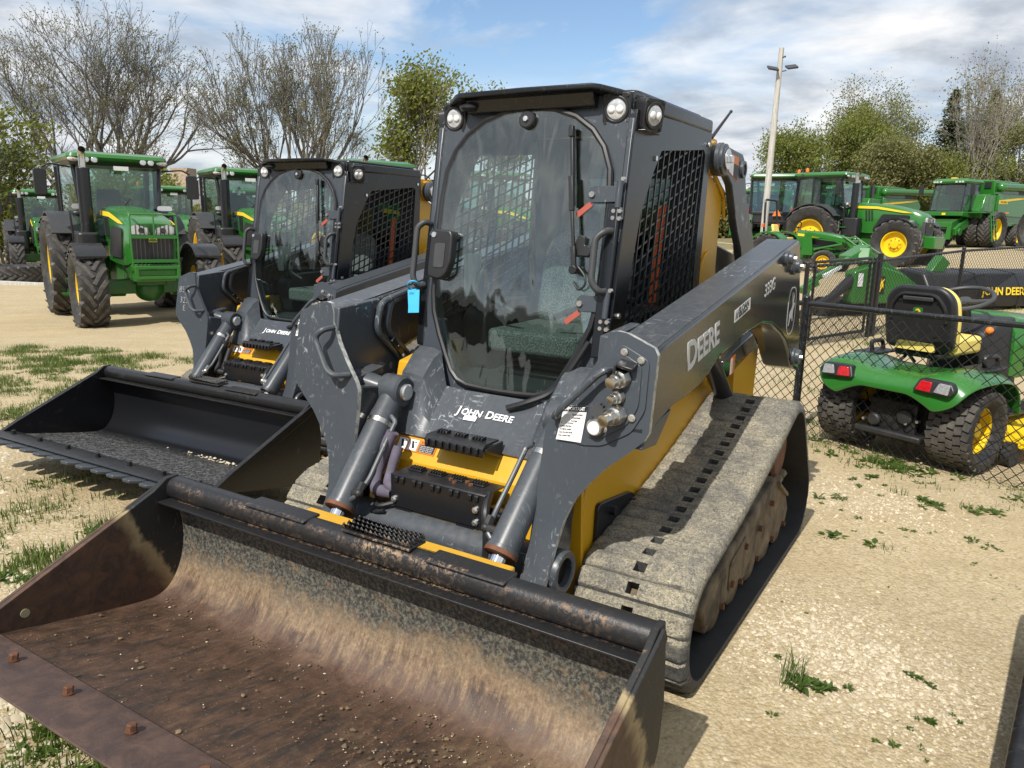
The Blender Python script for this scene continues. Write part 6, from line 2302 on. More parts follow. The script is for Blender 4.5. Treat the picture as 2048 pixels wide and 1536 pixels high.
# ------------------------------------------------------------ combine harvesters
def combine(label, loc, heading):
    t = thing('combine_harvester', label, 'combine', loc, heading, 'green combines at the back of the lot')
    G, GD, PL = MT['green'], MT['green_dark'], MT['plastic']
    for s in (-1, 1):
        farm_wheel(t, 0, s * 1.75, 1.0, 0.75, 0.60, 22, side=s, lug_w=0.09)
        farm_wheel(t, 0, s * 0.98, 1.0, 0.68, 0.60, 22, side=s, lug_w=0.09)
        farm_wheel(t, -3.9, s * 1.4, 0.70, 0.55, 0.40, 18, side=s, lug_w=0.08)
    ax = MB(); ax.box((0, 0, 1.0), (0.5, 3.0, 0.4)); ax.build('axle', GD, t, 0.02)
    ax = MB(); ax.box((-3.9, 0, 0.75), (0.3, 2.6, 0.25)); ax.build('axle', GD, t, 0.02)
    b = MB(); b.prism([(0.6, 1.25), (0.9, 2.0), (0.55, 2.9), (-4.6, 2.9), (-5.4, 2.3), (-5.2, 1.5), (-3.0, 1.2)], -1.45, 1.45)
    bo = b.build('body', G, t, 0.06)
    for s in (-1, 1):
        sp = MB()
        y0, y1 = sorted((s * 1.46, s * 1.56))
        sp.prism(round_poly([(-0.75, 2.0), (-0.75, 3.0), (-4.9, 3.02), (-5.35, 2.5), (-4.6, 1.75), (-1.2, 1.75)], 0.15), y0, y1)
        po = sp.build('side_panel', G, t, 0.03)
        st = MB(); y0, y1 = sorted((s * 1.561, s * 1.575))
        st.prism([(-0.78, 2.62), (-4.8, 2.95), (-4.85, 2.87), (-1.75, 2.58), (-1.9, 2.45), (-0.80, 2.42)], y0, y1)
        st.build('yellow_stripe', MT['yellow_print'], po)
        lettering('JOHN DEERE', 0.15, MT['black_print'], po, (-0.95 if s > 0 else -1.85, s * 1.577, 2.485), (-s, 0, 0), (0, 0, 1), 'side_lettering', bold=0.004, sx=0.9)
        am = MB(); am.box((-2.0, s * 1.57, 1.95), (0.28, 0.05, 0.10)); am.build('amber_reflector', MT['amber_lens'], po, 0.01)
    tk = MB()
    tk.prism([(-0.55, 2.9), (-0.45, 3.72), (-3.6, 3.72), (-3.7, 2.9)], -1.35, 1.35)
    tko = tk.build('grain_tank', G, t, 0.05)
    w = MB(); w.box((-0.46, 1.0, 3.45), (0.03, 0.35, 0.32)); w.box((-0.46, -1.0, 3.45), (0.03, 0.35, 0.32)); w.build('tank_window', MT['plastic'], tko)
    au = MB(); au.tube([(-1.0, 1.52, 3.35), (-6.6, 1.60, 3.5)], 0.21, 18); au.tube([(-6.6, 1.60, 3.5), (-6.9, 1.9, 3.25)], 0.24, 14); au.ball((-1.0, 1.50, 3.33), 0.27, 14, 10); au.build('unloading_auger', G, t)
    en = MB(); en.box((-4.3, 0, 3.15), (1.5, 2.4, 0.6)); en.build('engine_deck', PL, t, 0.05)
    # cab
    cb = MB()
    Z0, Z1 = 1.95, 3.45
    F, Bk = 1.95, 0.25
    for s in (-1, 1):
        for p, q in (((F, s * 0.85, Z0), (F - 0.28, s * 0.80, Z1)), ((Bk, s * 0.92, Z0), (Bk, s * 0.90, Z1)), ((F - 0.28, s * 0.80, Z1), (Bk, s * 0.90, Z1)), ((1.1, s * 0.95, Z0), (0.95, s * 0.9, Z1))):
            cb.beam(p, q, 0.08, 0.08)
    cb.beam((F, -0.85, Z0), (F, 0.85, Z0), 0.1, 0.12)
    cb.box((Bk, 0, 2.7), (0.06, 1.75, 1.5))
    cb.build('cab_frame', MT['black_paint'], t, 0.015)
    glass_panel(t, [(F + 0.02, -0.83, Z0), (F + 0.10, 0, Z0), (F + 0.02, 0.83, Z0), (F - 0.26, 0.79, Z1), (F - 0.18, 0, Z1), (F - 0.26, -0.79, Z1)], (0.006, 0, 0), 'windshield')
    for s in (-1, 1):
        glass_panel(t, [(F, s * 0.88, Z0), (Bk, s * 0.95, Z0), (Bk, s * 0.93, Z1), (F - 0.28, s * 0.84, Z1)], (0, s * 0.006, 0), 'side_window')
    rf_ = MB()
    def rs(z, x0, x1, w_):
        return [Vector((x, y, z)) for x, y in round_poly([(x0, -w_), (x1, -w_ * 0.92), (x1, w_ * 0.92), (x0, w_)], 0.2, 4)]
    loft(rf_, [rs(Z1, 0.05, 1.95, 1.02), rs(Z1 + 0.10, 0.0, 2.0, 1.05), rs(Z1 + 0.24, 0.05, 1.85, 0.95), rs(Z1 + 0.28, 0.3, 1.5, 0.7)])
    ro = rf_.build('cab_roof', G, t, ang=38)
    for k in range(6):
        l = MB(); l.box((1.985, (-0.75, -0.6, -0.42, 0.42, 0.6, 0.75)[k], Z1 + 0.07), (0.04, 0.12, 0.09)); l.build('roof_light', MT['clear_lens'], ro, 0.01)
    be = MB(); be.box((1.35, 0.0, Z1 + 0.30), (0.3, 0.3, 0.06)); be.build('receiver_dome', MT['yellow_print'], ro, 0.03)
    st = MB(); st.box((0.75, 0, 2.25), (0.5, 0.5, 0.6)); st.box((0.5, 0, 2.7), (0.15, 0.5, 0.6)); st.build('seat', MT['plastic'], t, 0.05)
    wh = MB(); wh.box((1.45, 0.1, 2.3), (0.15, 0.15, 0.7)); wh.tube([(1.35 + 0.1 * math.sin(2 * PI * k / 16), 0.1 + 0.2 * math.cos(2 * PI * k / 16), 2.7 + 0.18 * math.sin(2 * PI * k / 16)) for k in range(16)], 0.02, 6, closed=True); wh.build('steering_column', PL, t)
    fr = MB(); fr.prism([(0.4, 1.55), (F + 0.12, 1.70), (F + 0.12, 1.93), (0.4, 1.93)], -1.0, 1.0); fr.build('cab_base', G, t, 0.03)
    em = MB(); em.box((F + 0.125, 0.0, 1.80), (0.012, 0.20, 0.12)); em.build('emblem', MT['yellow_print'], t, 0.004)
    for s in (-1, 1):
        m = MB(); m.tube([(F - 0.2, s * 0.9, Z1 + 0.02), (F + 0.15, s * 1.35, Z1 - 0.05)], 0.02, 6); m.box((F + 0.15, s * 1.38, Z1 - 0.35), (0.08, 0.24, 0.55)); m.build('mirror', PL, t, 0.02)
    # feeder house
    f = MB()
    f.prism([(0.6, 1.65), (0.9, 0.95), (2.5, 0.45), (2.75, 0.55), (2.75, 1.25), (2.45, 1.35), (1.2, 1.75)], -0.72, 0.72)
    fo = f.build('feeder_house', GD, t, 0.03)
    f = MB(); f.ring([(2.82, -0.85, 0.42), (2.82, 0.85, 0.42), (2.82, 0.85, 1.32), (2.82, -0.85, 1.32)], [(2.82, -0.62, 0.72), (2.82, 0.62, 0.72), (2.82, 0.62, 1.08), (2.82, -0.62, 1.08)], (-0.12, 0, 0)); f.build('face_plate', G, fo, 0.015)
    f = MB(); f.box((2.74, 0, 0.90), (0.02, 1.26, 0.38)); f.tube([(2.80, -0.6, 1.0), (2.80, 0.6, 1.0)], 0.06, 10); f.build('feeder_drum', MT['dark_metal'], fo)
    f = MB(); f.prism([(0.9, 1.15), (2.35, 0.65), (2.45, 1.0), (1.2, 1.60)], 0.74, 0.92); f.cyl((2.0, 0.92, 0.85), (2.0, 1.0, 0.85), 0.2, 16); f.build('drive_cover', G, fo, 0.02)
    # platform, ladder, rails on the left side
    p = MB(); p.box((0.70, 1.35, 1.90), (1.5, 0.85, 0.05)); po = p.build('platform', G, t)
    la = MB()
    top, bot = Vector((0.70, 1.95, 1.88)), Vector((1.00, 2.35, 0.35))
    for dx in (-0.26, 0.26):
        la.beam(top + Vector((dx, 0, 0)), bot + Vector((dx, 0, 0)), 0.04, 0.06)
    la.build('ladder', G, t)
    for k in range(6):
        c = top.lerp(bot, (k + 0.5) / 6)
        q = MB(); q.box(c, (0.5, 0.20, 0.03)); q.build('ladder_step', G, t)
    rl = MB()
    for (a, b) in (((-0.02, 1.78, 1.9), (-0.02, 1.78, 2.95)), ((0.40, 1.78, 1.9), (0.40, 1.78, 2.95)), ((-0.02, 1.78, 2.95), (0.40, 1.78, 2.95)), ((-0.02, 1.78, 2.45), (0.40, 1.78, 2.45)), ((0.98, 1.80, 1.9), (0.98, 1.80, 2.9)), ((1.45, 1.6, 1.9), (1.45, 1.6, 2.7)), ((0.98, 1.8, 2.9), (1.45, 1.6, 2.7)), ((0.98, 1.8, 2.4), (1.45, 1.6, 2.3)), ((0.42, 1.95, 1.9), (0.75, 2.38, 0.9)), ((0.98, 1.95, 2.6), (1.28, 2.38, 1.0)), ((0.42, 1.95, 1.9), (0.42, 1.95, 2.8))):
        rl.tube([a, b], 0.019, 6)
    stuff(rl.build('guard_rail', G, t))
    return t


CB = combine('green combine with tan windshield and ladder, nearest of those at the back right', at(25.4, 45.0), R(-144))
c2 = copy_tree(CB); c2.location = at(22.2, 52.0); c2.rotation_euler = (0, 0, R(-146)); c2['label'] = 'green combine half hidden behind the cab of the front combine, yellow stripe showing'
c3 = copy_tree(CB); c3.location = at(18.2, 57.5); c3.rotation_euler = (0, 0, R(-146)); c3['label'] = 'green combine farthest back, its cab showing through the glass of the large tractor'


# ------------------------------------------------------------ small loader tractor with roll bar
def compact_tractor(loc, heading):
    t = thing('loader_tractor', 'small open green tractor with front loader arms and black roll bar', 'tractor', loc, heading)
    G, GD, PL = MT['green'], MT['green_dark'], MT['plastic']
    for s in (-1, 1):
        farm_wheel(t, 0, s * 0.68, 0.58, 0.38, 0.32, 18, side=s, lug_w=0.05)
        farm_wheel(t, 1.75, s * 0.62, 0.36, 0.24, 0.21, 16, side=s, lug_w=0.035)
        f = MB()
        pts = [(0.66 * math.cos(R(a)), 0.60 + 0.66 * math.sin(R(a))) for a in range(165, 14, -15)]
        y0, y1 = s * 0.42, s * 0.88
        vs = []
        for (x, z) in pts:
            vs += [(x, y0, z), (x, y1, z - 0.02), (x * 0.95, y0, z - 0.03), (x * 0.95, y1, z - 0.06)]
        fs = []
        for k in range(len(pts) - 1):
            a, b = 4 * k, 4 * k + 4
            fs += [(a, a + 1, b + 1, b), (a + 2, b + 2, b + 3, a + 3), (a, b, b + 2, a + 2), (a + 1, a + 3, b + 3, b + 1)]
        fs += [(0, 2, 3, 1), (4 * len(pts) - 4, 4 * len(pts) - 3, 4 * len(pts) - 1, 4 * len(pts) - 2)]
        f.add(vs, fs); f.build('rear_fender', G, t, ang=30)
    b = MB(); b.box((0.4, 0, 0.62), (1.3, 0.36, 0.40)); b.box((1.6, 0, 0.55), (0.9, 0.34, 0.26)); b.cyl((1.75, -0.55, 0.42), (1.75, 0.55, 0.42), 0.07, 10); b.cyl((0, -0.6, 0.58), (0, 0.6, 0.58), 0.11, 12); b.build('gearbox', GD, t, 0.02)
    h = MB(); loft(h, [hood_sec(0.72, 0.27, 0.80, 1.30, 0.08), hood_sec(1.3, 0.28, 0.76, 1.28, 0.08), hood_sec(1.9, 0.28, 0.74, 1.20, 0.08), hood_sec(2.2, 0.25, 0.76, 1.10, 0.08)])
    ho = h.build('hood', G, t, ang=32)
    for s in (-1, 1):
        st = MB(); st.slab([(0.75, s * 0.283, 1.20), (1.9, s * 0.292, 1.10), (1.9, s * 0.292, 1.05), (0.75, s * 0.283, 1.12)], (0, s * 0.006, 0)); st.build('yellow_stripe', MT['yellow_print'], ho)
        st = MB(); st.prism(round_poly([(1.0, 0.82), (1.9, 0.80), (1.95, 0.98), (1.1, 1.04)], 0.04), min(s * 0.275, s * 0.288), max(s * 0.275, s * 0.288)); st.build('side_screen', PL, ho)
    gr = MB(); gr.box((2.205, 0, 0.92), (0.03, 0.40, 0.26)); gr.build('grille', PL, ho, 0.01)
    se = MB(); se.prism(round_poly([(-0.02, -0.24), (0.42, -0.24), (0.42, 0.24), (-0.02, 0.24)], 0.06), 0.96, 1.06, 'z'); se.build('seat_cushion', MT['ag_yellow2'], t, 0.025)
    se = MB(); se.prism(round_poly([(-0.23, 1.06), (0.23, 1.06), (0.20, 1.46), (-0.20, 1.46)], 0.06), -0.10, -0.02, 'x'); se.v = [(x - (z - 1.06) * 0.25, y, z) for x, y, z in se.v]; se.build('seat_back', MT['ag_yellow2'], t, 0.025)
    rp = MB()
    rp.tube(round_path([(-0.28, -0.46, 0.75), (-0.30, -0.46, 1.60), (-0.34, -0.42, 2.22), (-0.34, 0.42, 2.22), (-0.30, 0.46, 1.60), (-0.28, 0.46, 0.75)], 0.12, 4), 0.036, 8)
    rpo = rp.build('roll_bar', MT['black_paint'], t)
    for s in (-1, 1):
        l = MB(); l.box((-0.28, s * 0.56, 1.42), (0.06, 0.12, 0.12)); l.build('amber_light', MT['amber_lens'], rpo, 0.01)
    sw = MB(); sw.tube([(0.62 + 0.06 * math.sin(2 * PI * k / 16), 0.18 * math.cos(2 * PI * k / 16), 1.38 + 0.16 * math.sin(2 * PI * k / 16)) for k in range(16)], 0.016, 6, closed=True); sw.tube([(0.76, 0, 1.24), (0.62, 0, 1.38)], 0.03, 8); sw.box((0.62, 0, 1.38), (0.03, 0.34, 0.03)); sw.build('steering_wheel', PL, t)
    fl = MB(); fl.box((0.55, 0, 0.66), (0.6, 1.05, 0.05)); fl.build('foot_platform', PL, t)
    for s in (-1, 1):
        y = s * 0.46
        p = MB(); p.prism([(0.95, 0.55), (1.35, 0.55), (1.25, 1.18), (1.05, 1.25)], min(y - 0.03, y + 0.03), max(y - 0.03, y + 0.03)); p.build('loader_mast', G, t, 0.01)
        p = MB(); p.beam((1.12, y, 1.20), (2.35, y, 1.02), 0.07, 0.12); p.beam((2.32, y, 1.05), (3.05, y, 0.22), 0.07, 0.12); ar = p.build('loader_arm', G, t, 0.01)
        p = MB(); p.tube([(1.35, y, 0.72), (2.2, y, 0.92)], 0.035, 10); p.tube([(2.15, y - s * 0.05, 1.12), (2.95, y - s * 0.05, 0.55)], 0.032, 10); p.tube([(2.2, y + s * 0.06, 1.16), (3.0, y + s * 0.06, 0.66)], 0.02, 8); p.build('loader_cylinder', G, t)
        p = MB(); p.box((2.62, y + s * 0.04, 0.72), (0.10, 0.01, 0.08), (0, R(48), 0)); p.build('arm_decal', MT['white_print'], ar)
    p = MB(); p.tube([(2.35, -0.46, 1.0), (2.35, 0.46, 1.0)], 0.045, 10); p.tube(round_path([(2.28, -0.28, 0.62), (2.36, -0.28, 1.12), (2.36, 0.28, 1.12), (2.28, 0.28, 0.62)], 0.06, 3), 0.022, 6); p.build('brush_guard', G, t)
    bk = MB(); bk.prism([(3.02, 0.10), (3.02, 0.62), (3.10, 0.62), (3.14, 0.16), (3.55, 0.10), (3.55, 0.06), (3.08, 0.06)], -0.78, 0.78); bk.build('loader_bucket', G, t, 0.008)
    return t


compact_tractor(at(8.45, 25.2), R(-42))
# wheel of a machine out of frame, built alone beside the combine
bw = thing('edge_dual', 'big black lugged dual wheel standing at the right edge beside the front combine', 'dual wheel', at(25.75, 38.6), R(96))
farm_wheel(bw, 0, 0, 1.05, 0.9, 0.60, 22, side=1, lug_w=0.10)


# ------------------------------------------------------------ discbine mower with its black curtain
def mower(loc, heading):
    t = thing('disc_mower', 'green pull-type mower with hitch frame and long black curtain behind the chain link', 'mower', loc, heading)
    G, GD = MT['green'], MT['green_dark']
    # +x along the cutter bar (to the right), +y away
    c = MB()
    sec = [(0.0, 0.18), (-0.55, 0.14), (-0.60, 0.45), (-0.42, 0.72), (0.05, 0.78), (0.45, 0.70), (0.52, 0.30)]
    c.prism([(y, z) for y, z in sec], 0.75, 4.2, 'x')
    co = c.build('curtain', MT['black_curtain'], t, 0.04)
    for k in range(4):
        f = MB(); f.prism([(y * 1.012, 0.44 + (z - 0.44) * 1.02) for y, z in sec], 0.9 + k * 0.95, 0.94 + k * 0.95, 'x'); f.build('curtain_hem', MT['black_curtain'], co)
    lettering('JOHN DEERE', 0.185, MT['yellow_print'], co, (1.92, -0.605, 0.36), (1, 0, 0), (0, 0.1, 1), 'curtain_lettering', bold=0.005, sx=1.0)
    d = MB(); d.prism(round_poly([(-0.62, 0.20), (0.70, 0.20), (0.78, 0.50), (0.35, 0.72), (-0.20, 0.86), (-0.62, 0.74)], 0.06), -0.36, -0.12)
    do = d.build('gear_housing', G, t, 0.025)
    e = MB(); e.prism(round_poly([(-0.13, 0.36), (0.02, 0.36), (0.02, 0.66), (-0.13, 0.66)], 0.02), -0.366, -0.361); eo = e.build('emblem_field', MT['black_print'], do)
    e = MB(); e.prism([(-0.11, 0.40), (-0.07, 0.40), (-0.04, 0.48), (-0.005, 0.46), (-0.02, 0.54), (0.0, 0.62), (-0.04, 0.58), (-0.06, 0.63), (-0.07, 0.54), (-0.10, 0.48)], -0.370, -0.3665); e.build('leaping_deer', MT['yellow_print'], eo)
    a = MB()
    a.beam((-0.25, -0.1, 0.85), (-0.15, 0.0, 1.08), 0.18, 0.18)
    a.beam((-0.2, 0, 1.06), (1.05, -0.1, 0.40), 0.11, 0.13)
    a.beam((1.02, -0.12, 0.42), (1.42, -0.15, 0.95), 0.20, 0.22)
    a.beam((-0.15, 0.05, 1.05), (-1.35, -0.1, 0.52), 0.08, 0.10)
    a.beam((-0.45, 0.1, 0.92), (-0.05, 0.1, 1.12), 0.3, 0.12)
    a.build('hitch_frame', G, t, 0.015)
    a = MB(); a.beam((-1.30, -0.1, 0.54), (-1.38, -0.15, -0.0), 0.06, 0.06); a.beam((-1.45, -0.1, 0.40), (-1.15, -0.1, 0.55), 0.10, 0.12); a.build('jack_stand', G, t, 0.008)
    a = MB(); a.tube([(-0.55, -0.25, 0.62), (-1.0, -0.3, 0.30), (-1.6, -0.32, 0.02)], [0.10, 0.07, 0.07], 12); a.build('drive_shaft', MT['black_paint'], t)
    a = MB(); a.beam((-0.65, 0.0, 0.80), (-1.05, -0.1, 0.64), 0.115, 0.06); a.build('warning_decal', MT['white_print'], t)
    a = MB(); a.box((-0.50, -0.372, 0.60), (0.10, 0.004, 0.22)); a.build('spec_decal', MT['white_print'], do)
    a = MB(); a.tube([(-0.9, 0.1, 0.10), (0.8, 0.1, 0.12)], 0.18, 14); a.build('rubber_roller', MT['rubber'], t)
    return t


mower((6.12, 13.4, ground_z(6.5, 13.4)), R(18))


# ------------------------------------------------------------ riding mower behind the fence
def lawn_tractor(loc, heading):
    t = thing('lawn_tractor', 'green riding mower with yellow seat and fat turf tyres behind the chain link fence', 'riding mower', loc, heading)
    G, PL, YL = MT['green'], MT['plastic'], MT['ag_yellow']
    for s in (-1, 1):
        farm_wheel(t, 0, s * 0.425, 0.305, 0.30, 0.165, 26, side=s, style='turf', deep=0.75)
        farm_wheel(t, 1.28, s * 0.40, 0.22, 0.19, 0.115, 22, side=s, style='turf', deep=0.6)
    b = MB()
    b.box((0.02, 0, 0.33), (0.30, 0.42, 0.24)); b.cyl((0, -0.4, 0.305), (0, 0.4, 0.305), 0.05, 12)
    b.box((-0.19, 0, 0.30), (0.06, 0.36, 0.30)); b.box((-0.23, 0.0, 0.20), (0.10, 0.50, 0.05)); b.box((0.65, 0, 0.34), (1.2, 0.30, 0.10))
    b.cyl((-0.17, -0.10, 0.34), (-0.25, -0.10, 0.34), 0.06, 12); b.cyl((-0.17, 0.12, 0.28), (-0.26, 0.12, 0.28), 0.05, 12)
    bo = b.build('transaxle', MT['dark_metal'], t, 0.015)
    k = MB()
    for (y, z) in ((-0.20, 0.33), (-0.12, 0.30), (0.14, 0.26), (0.20, 0.27)):
        k.cyl((-0.22, y, z), (-0.25, y, z), 0.012, 8)
    stuff(k.build('hitch_bolts', MT['bolt'], bo))
    # fender deck: a lofted shell across the back
    xs = [(-0.40, 0.545, 0.36), (-0.395, 0.60, 0.50), (-0.35, 0.665, 0.56), (-0.20, 0.70, 0.585), (0.10, 0.705, 0.59), (0.34, 0.66, 0.585), (0.44, 0.52, 0.58), (0.47, 0.40, 0.575)]
    mb = MB()
    ysn = [-1.0, -0.93, -0.78, -0.5, -0.36, -0.2, 0, 0.2, 0.36, 0.5, 0.78, 0.93, 1.0]
    vs = []
    for (x, z, hw) in xs:
        for f in ysn:
            a = abs(f)
            dz = -0.045 * smooth01(0.78, 1.0, a) - 0.02 * (1 - smooth01(0.30, 0.55, a)) * (0.6 if x > -0.38 else 0.2)
            lift = 0.035 * smooth01(0.38, 0.6, a) * (1 - smooth01(0.85, 1.0, a)) if x > -0.38 else 0.0
            drop = -0.05 * smooth01(0.45, 0.75, a) if x < -0.385 else 0
            vs.append((x, f * hw, z + dz + lift + drop))
    m = len(ysn)
    fs = []
    for i in range(len(xs) - 1):
        for j in range(m - 1):
            fs.append((i * m + j, i * m + j + 1, (i + 1) * m + j + 1, (i + 1) * m + j))
    mb.add(vs, fs)
    fd = mb.build('fender_deck', G, t, ang=60)
    so = fd.modifiers.new('thick', 'SOLIDIFY'); so.thickness = 0.02; so.offset = -1
    sb = fd.modifiers.new('soft', 'SUBSURF'); sb.levels = 1; sb.render_levels = 2
    for s in (-1, 1):
        q = MB(); q.prism(round_poly([(s * 0.22, 0.588), (s * 0.47, 0.580), (s * 0.50, 0.620), (s * 0.465, 0.672), (s * 0.255, 0.676)], 0.02), -0.425, -0.36, 'x')
        q.v = [(x + (z - 0.58) * 0.30, y, z) for x, y, z in q.v]
        qo = q.build('lamp_bezel', PL, t, 0.008)
        for (a, b_, mt, nm) in ((0.225, 0.345, 'red_lens', 'tail_lens'), (0.347, 0.465, 'grey_lens', 'reflector')):
            q = MB(); q.prism(round_poly([(s * (a + 0.02), 0.598), (s * b_, 0.592), (s * b_, 0.660), (s * (a + 0.045), 0.664)], 0.01), -0.436, -0.42, 'x')
            q.v = [(x + (z - 0.58) * 0.30, y, z) for x, y, z in q.v]
            q.build(nm, MT[mt], qo, 0.004)
        q = MB(); q.tube(round_path([(0.16, s * 0.42, 0.70), (0.12, s * 0.42, 0.80), (0.30, s * 0.43, 0.80), (0.34, s * 0.43, 0.69)], 0.04, 4), 0.017, 8); q.build('fender_handle', PL, t)
        q = MB(); q.prism(round_poly([(0.0, s * 0.32), (0.36, s * 0.32), (0.36, s * 0.50), (0.0, s * 0.50)], 0.03), 0.712, 0.728, 'z'); q.build('fender_pad', PL, t, 0.006)
    # seat
    q = MB(); q.prism(round_poly([(0.10, -0.235), (0.50, -0.225), (0.54, -0.18), (0.54, 0.18), (0.50, 0.225), (0.10, 0.235)], 0.07, 4), 0.775, 0.90, 'z')
    sc = q.build('seat_cushion', MT['ag_yellow2'], t, 0.045, seg=3)
    q = MB(); q.prism(round_poly([(0.02, -0.19), (0.30, -0.19), (0.30, 0.19), (0.02, 0.19)], 0.05), 0.745, 0.80, 'z'); q.build('seat_pan', PL, t, 0.02)
    sbk = MB()
    bp = round_poly([(-0.245, 0.80), (0.245, 0.80), (0.262, 1.05), (0.245, 1.20), (0.16, 1.275), (-0.16, 1.275), (-0.245, 1.20), (-0.262, 1.05)], 0.07, 5)
    sbk.prism(bp, 0.005, 0.075, 'x')
    sbk.v = [(x - (z - 0.80) * 0.16, y, z) for x, y, z in sbk.v]
    sh = sbk.build('seat_shell', PL, t, 0.025, seg=3)
    sbk = MB()
    bp2 = [(y * 0.97, 0.80 + (z - 0.80) * 0.985) for y, z in bp]
    sbk.prism(bp2, 0.076, 0.15, 'x')
    sbk.v = [(x - (z - 0.80) * 0.16, y, z) for x, y, z in sbk.v]
    sbk.build('seat_back', MT['ag_yellow2'], t, 0.035, seg=3)
    def SB(y, z, o=0.0):
        return Vector((0.004 - (z - 0.80) * 0.16 - o, y, z))
    q = MB(); q.tube(round_path([SB(-0.20, 1.02, 0.0), SB(-0.20, 1.12, 0.008), SB(-0.13, 1.215, 0.008), SB(0.13, 1.215, 0.008), SB(0.20, 1.12, 0.008), SB(0.20, 1.02, 0.0)], 0.05, 4), 0.013, 8); q.build('shell_rib', PL, sh)
    q = MB(); q.slab([SB(y, z, 0.001) for y, z in round_poly([(-0.11, 1.165), (0.11, 1.165), (0.11, 1.195), (-0.11, 1.195)], 0.01)], (-0.02, 0, 0)); q.build('shell_grip', MT['plastic_grey'], sh, 0.006)
    q = MB()
    for (y, z) in ((-0.14, 1.17), (0.14, 1.17), (-0.13, 0.93), (0.13, 0.93)):
        q.cyl(SB(y, z, 0.0), SB(y, z, 0.003), 0.018, 12)
    stuff(q.build('shell_holes', MT['black_print'], sh))
    q = MB(); q.slab([SB(y, z, 0.001) for y, z in round_poly([(-0.035, 1.075), (0.035, 1.075), (0.035, 1.115), (0.0, 1.12), (-0.035, 1.115)], 0.012)], (-0.006, 0, 0)); e = q.build('emblem', G, sh)
    q = MB(); q.slab([SB(y, z, 0.008) for y, z in [(-0.022, 1.083), (-0.010, 1.083), (0.0, 1.096), (0.018, 1.092), (0.012, 1.104), (-0.004, 1.110), (-0.016, 1.100)]], (-0.002, 0, 0)); q.build('leaping_deer', MT['yellow_print'], e)
    q = MB(); q.prism(round_poly([(-0.15, 0.80), (0.15, 0.80), (0.13, 0.865), (-0.13, 0.865)], 0.02), -0.035, -0.015, 'x'); q.build('seat_label_strip', MT['ag_yellow2'], t, 0.004)
    q = MB()
    for s in (-1, 1):
        q.tube(smooth_path([(0.0, s * 0.12, 0.70), (0.05, s * 0.10, 0.74), (0.12, s * 0.13, 0.76)], 4), 0.012, 6)
    stuff(q.build('seat_spring', MT['dark_metal'], t))
    # console, wheel, hood
    q = MB(); loft(q, [[Vector((x, y, z)) for y, z in round_poly([(-w, zb), (w, zb), (w * 0.9, zt), (-w * 0.9, zt)], 0.05, 3)] for x, w, zb, zt in ((0.62, 0.20, 0.42, 0.90), (0.70, 0.27, 0.40, 0.98), (0.84, 0.30, 0.38, 1.02), (0.98, 0.30, 0.38, 1.03))])
    co = q.build('dash_console', PL, t, ang=40)
    q = MB(); q.ball((0.66, 0.24, 0.90), 0.035, 10, 8, (0.7, 1, 1.4)); q.ball((0.65, -0.20, 0.93), 0.03, 10, 8); q.build('throttle_knob', MT['orange_print'], co)
    q = MB(); q.cyl((0.655, 0.05, 0.86), (0.625, 0.05, 0.86), 0.018, 10); q.cyl((0.66, 0.14, 0.84), (0.63, 0.14, 0.84), 0.014, 10); q.build('key_switch', MT['zinc'], co)
    q = MB()
    cx, cz = 0.60, 1.16
    rim_ = [(cx + 0.205 * math.cos(2 * PI * k / 32) * 0.93, 0.205 * math.sin(2 * PI * k / 32), cz + 0.205 * math.cos(2 * PI * k / 32) * 0.36) for k in range(32)]
    q.tube(rim_, 0.0165, 10, closed=True)
    for a in (R(90), R(-90), R(180)):
        p = Vector((cx + 0.20 * math.cos(a) * 0.93, 0.20 * math.sin(a), cz + 0.20 * math.cos(a) * 0.36))
        c = Vector((cx + 0.005, 0, cz - 0.025))
        q.tube([c, c.lerp(p, 0.5) + Vector((0, 0, -0.008)), p], [0.026, 0.02, 0.014], 8)
    q.tube([(cx + 0.005, 0, cz - 0.015), (cx + 0.03, 0, cz - 0.06), (0.72, 0, 0.98)], [0.055, 0.045, 0.03], 12)
    q.build('steering_wheel', MT['plastic_grey'], t)
    q = MB(); loft(q, [hood_sec(0.86, 0.305, 0.58, 1.00, 0.09, 0.6), hood_sec(0.93, 0.335, 0.56, 1.045, 0.09, 0.6), hood_sec(1.3, 0.335, 0.56, 1.03, 0.09, 0.6), hood_sec(1.72, 0.31, 0.56, 0.96, 0.09, 0.6), hood_sec(1.86, 0.25, 0.58, 0.86, 0.08, 0.6)])
    ho = q.build('hood', G, t, ang=32)
    for s in (-1, 1):
        yb = s * 0.338
        q = MB(); q.prism(round_poly([(0.97, 0.905), (1.62, 0.875), (1.66, 0.925), (1.02, 0.965)], 0.012), min(yb - s * 0.01, yb + s * 0.004), max(yb - s * 0.01, yb + s * 0.004)); qo = q.build('side_badge', MT['yellow_print'], ho)
        lettering('JOHN DEERE', 0.052, MT['black_print'], qo, (1.045 if s < 0 else 1.45, yb + s * 0.005, 0.912), (-s, 0, 0.05 * s), (0, 0, 1), 'badge_lettering', bold=0.001, sx=1.1)
        q = MB(); q.prism(round_poly([(1.0, 0.64), (1.55, 0.62), (1.60, 0.86), (1.0, 0.89)], 0.03), min(yb - s * 0.02, yb + s * 0.002), max(yb - s * 0.02, yb + s * 0.002)); q.build('side_grille', MT['plastic_grey'], ho, 0.006)
    # foot deck, mower deck
    q = MB(); q.box((0.72, 0, 0.36), (0.62, 1.02, 0.03)); fo = q.build('foot_deck', PL, t, 0.01)
    q = MB()
    for s in (-1, 1):
        for k in range(7):
            q.box((0.50 + k * 0.075, s * 0.40, 0.38), (0.03, 0.18, 0.012))
    stuff(q.build('foot_pad', MT['rubber'], fo))
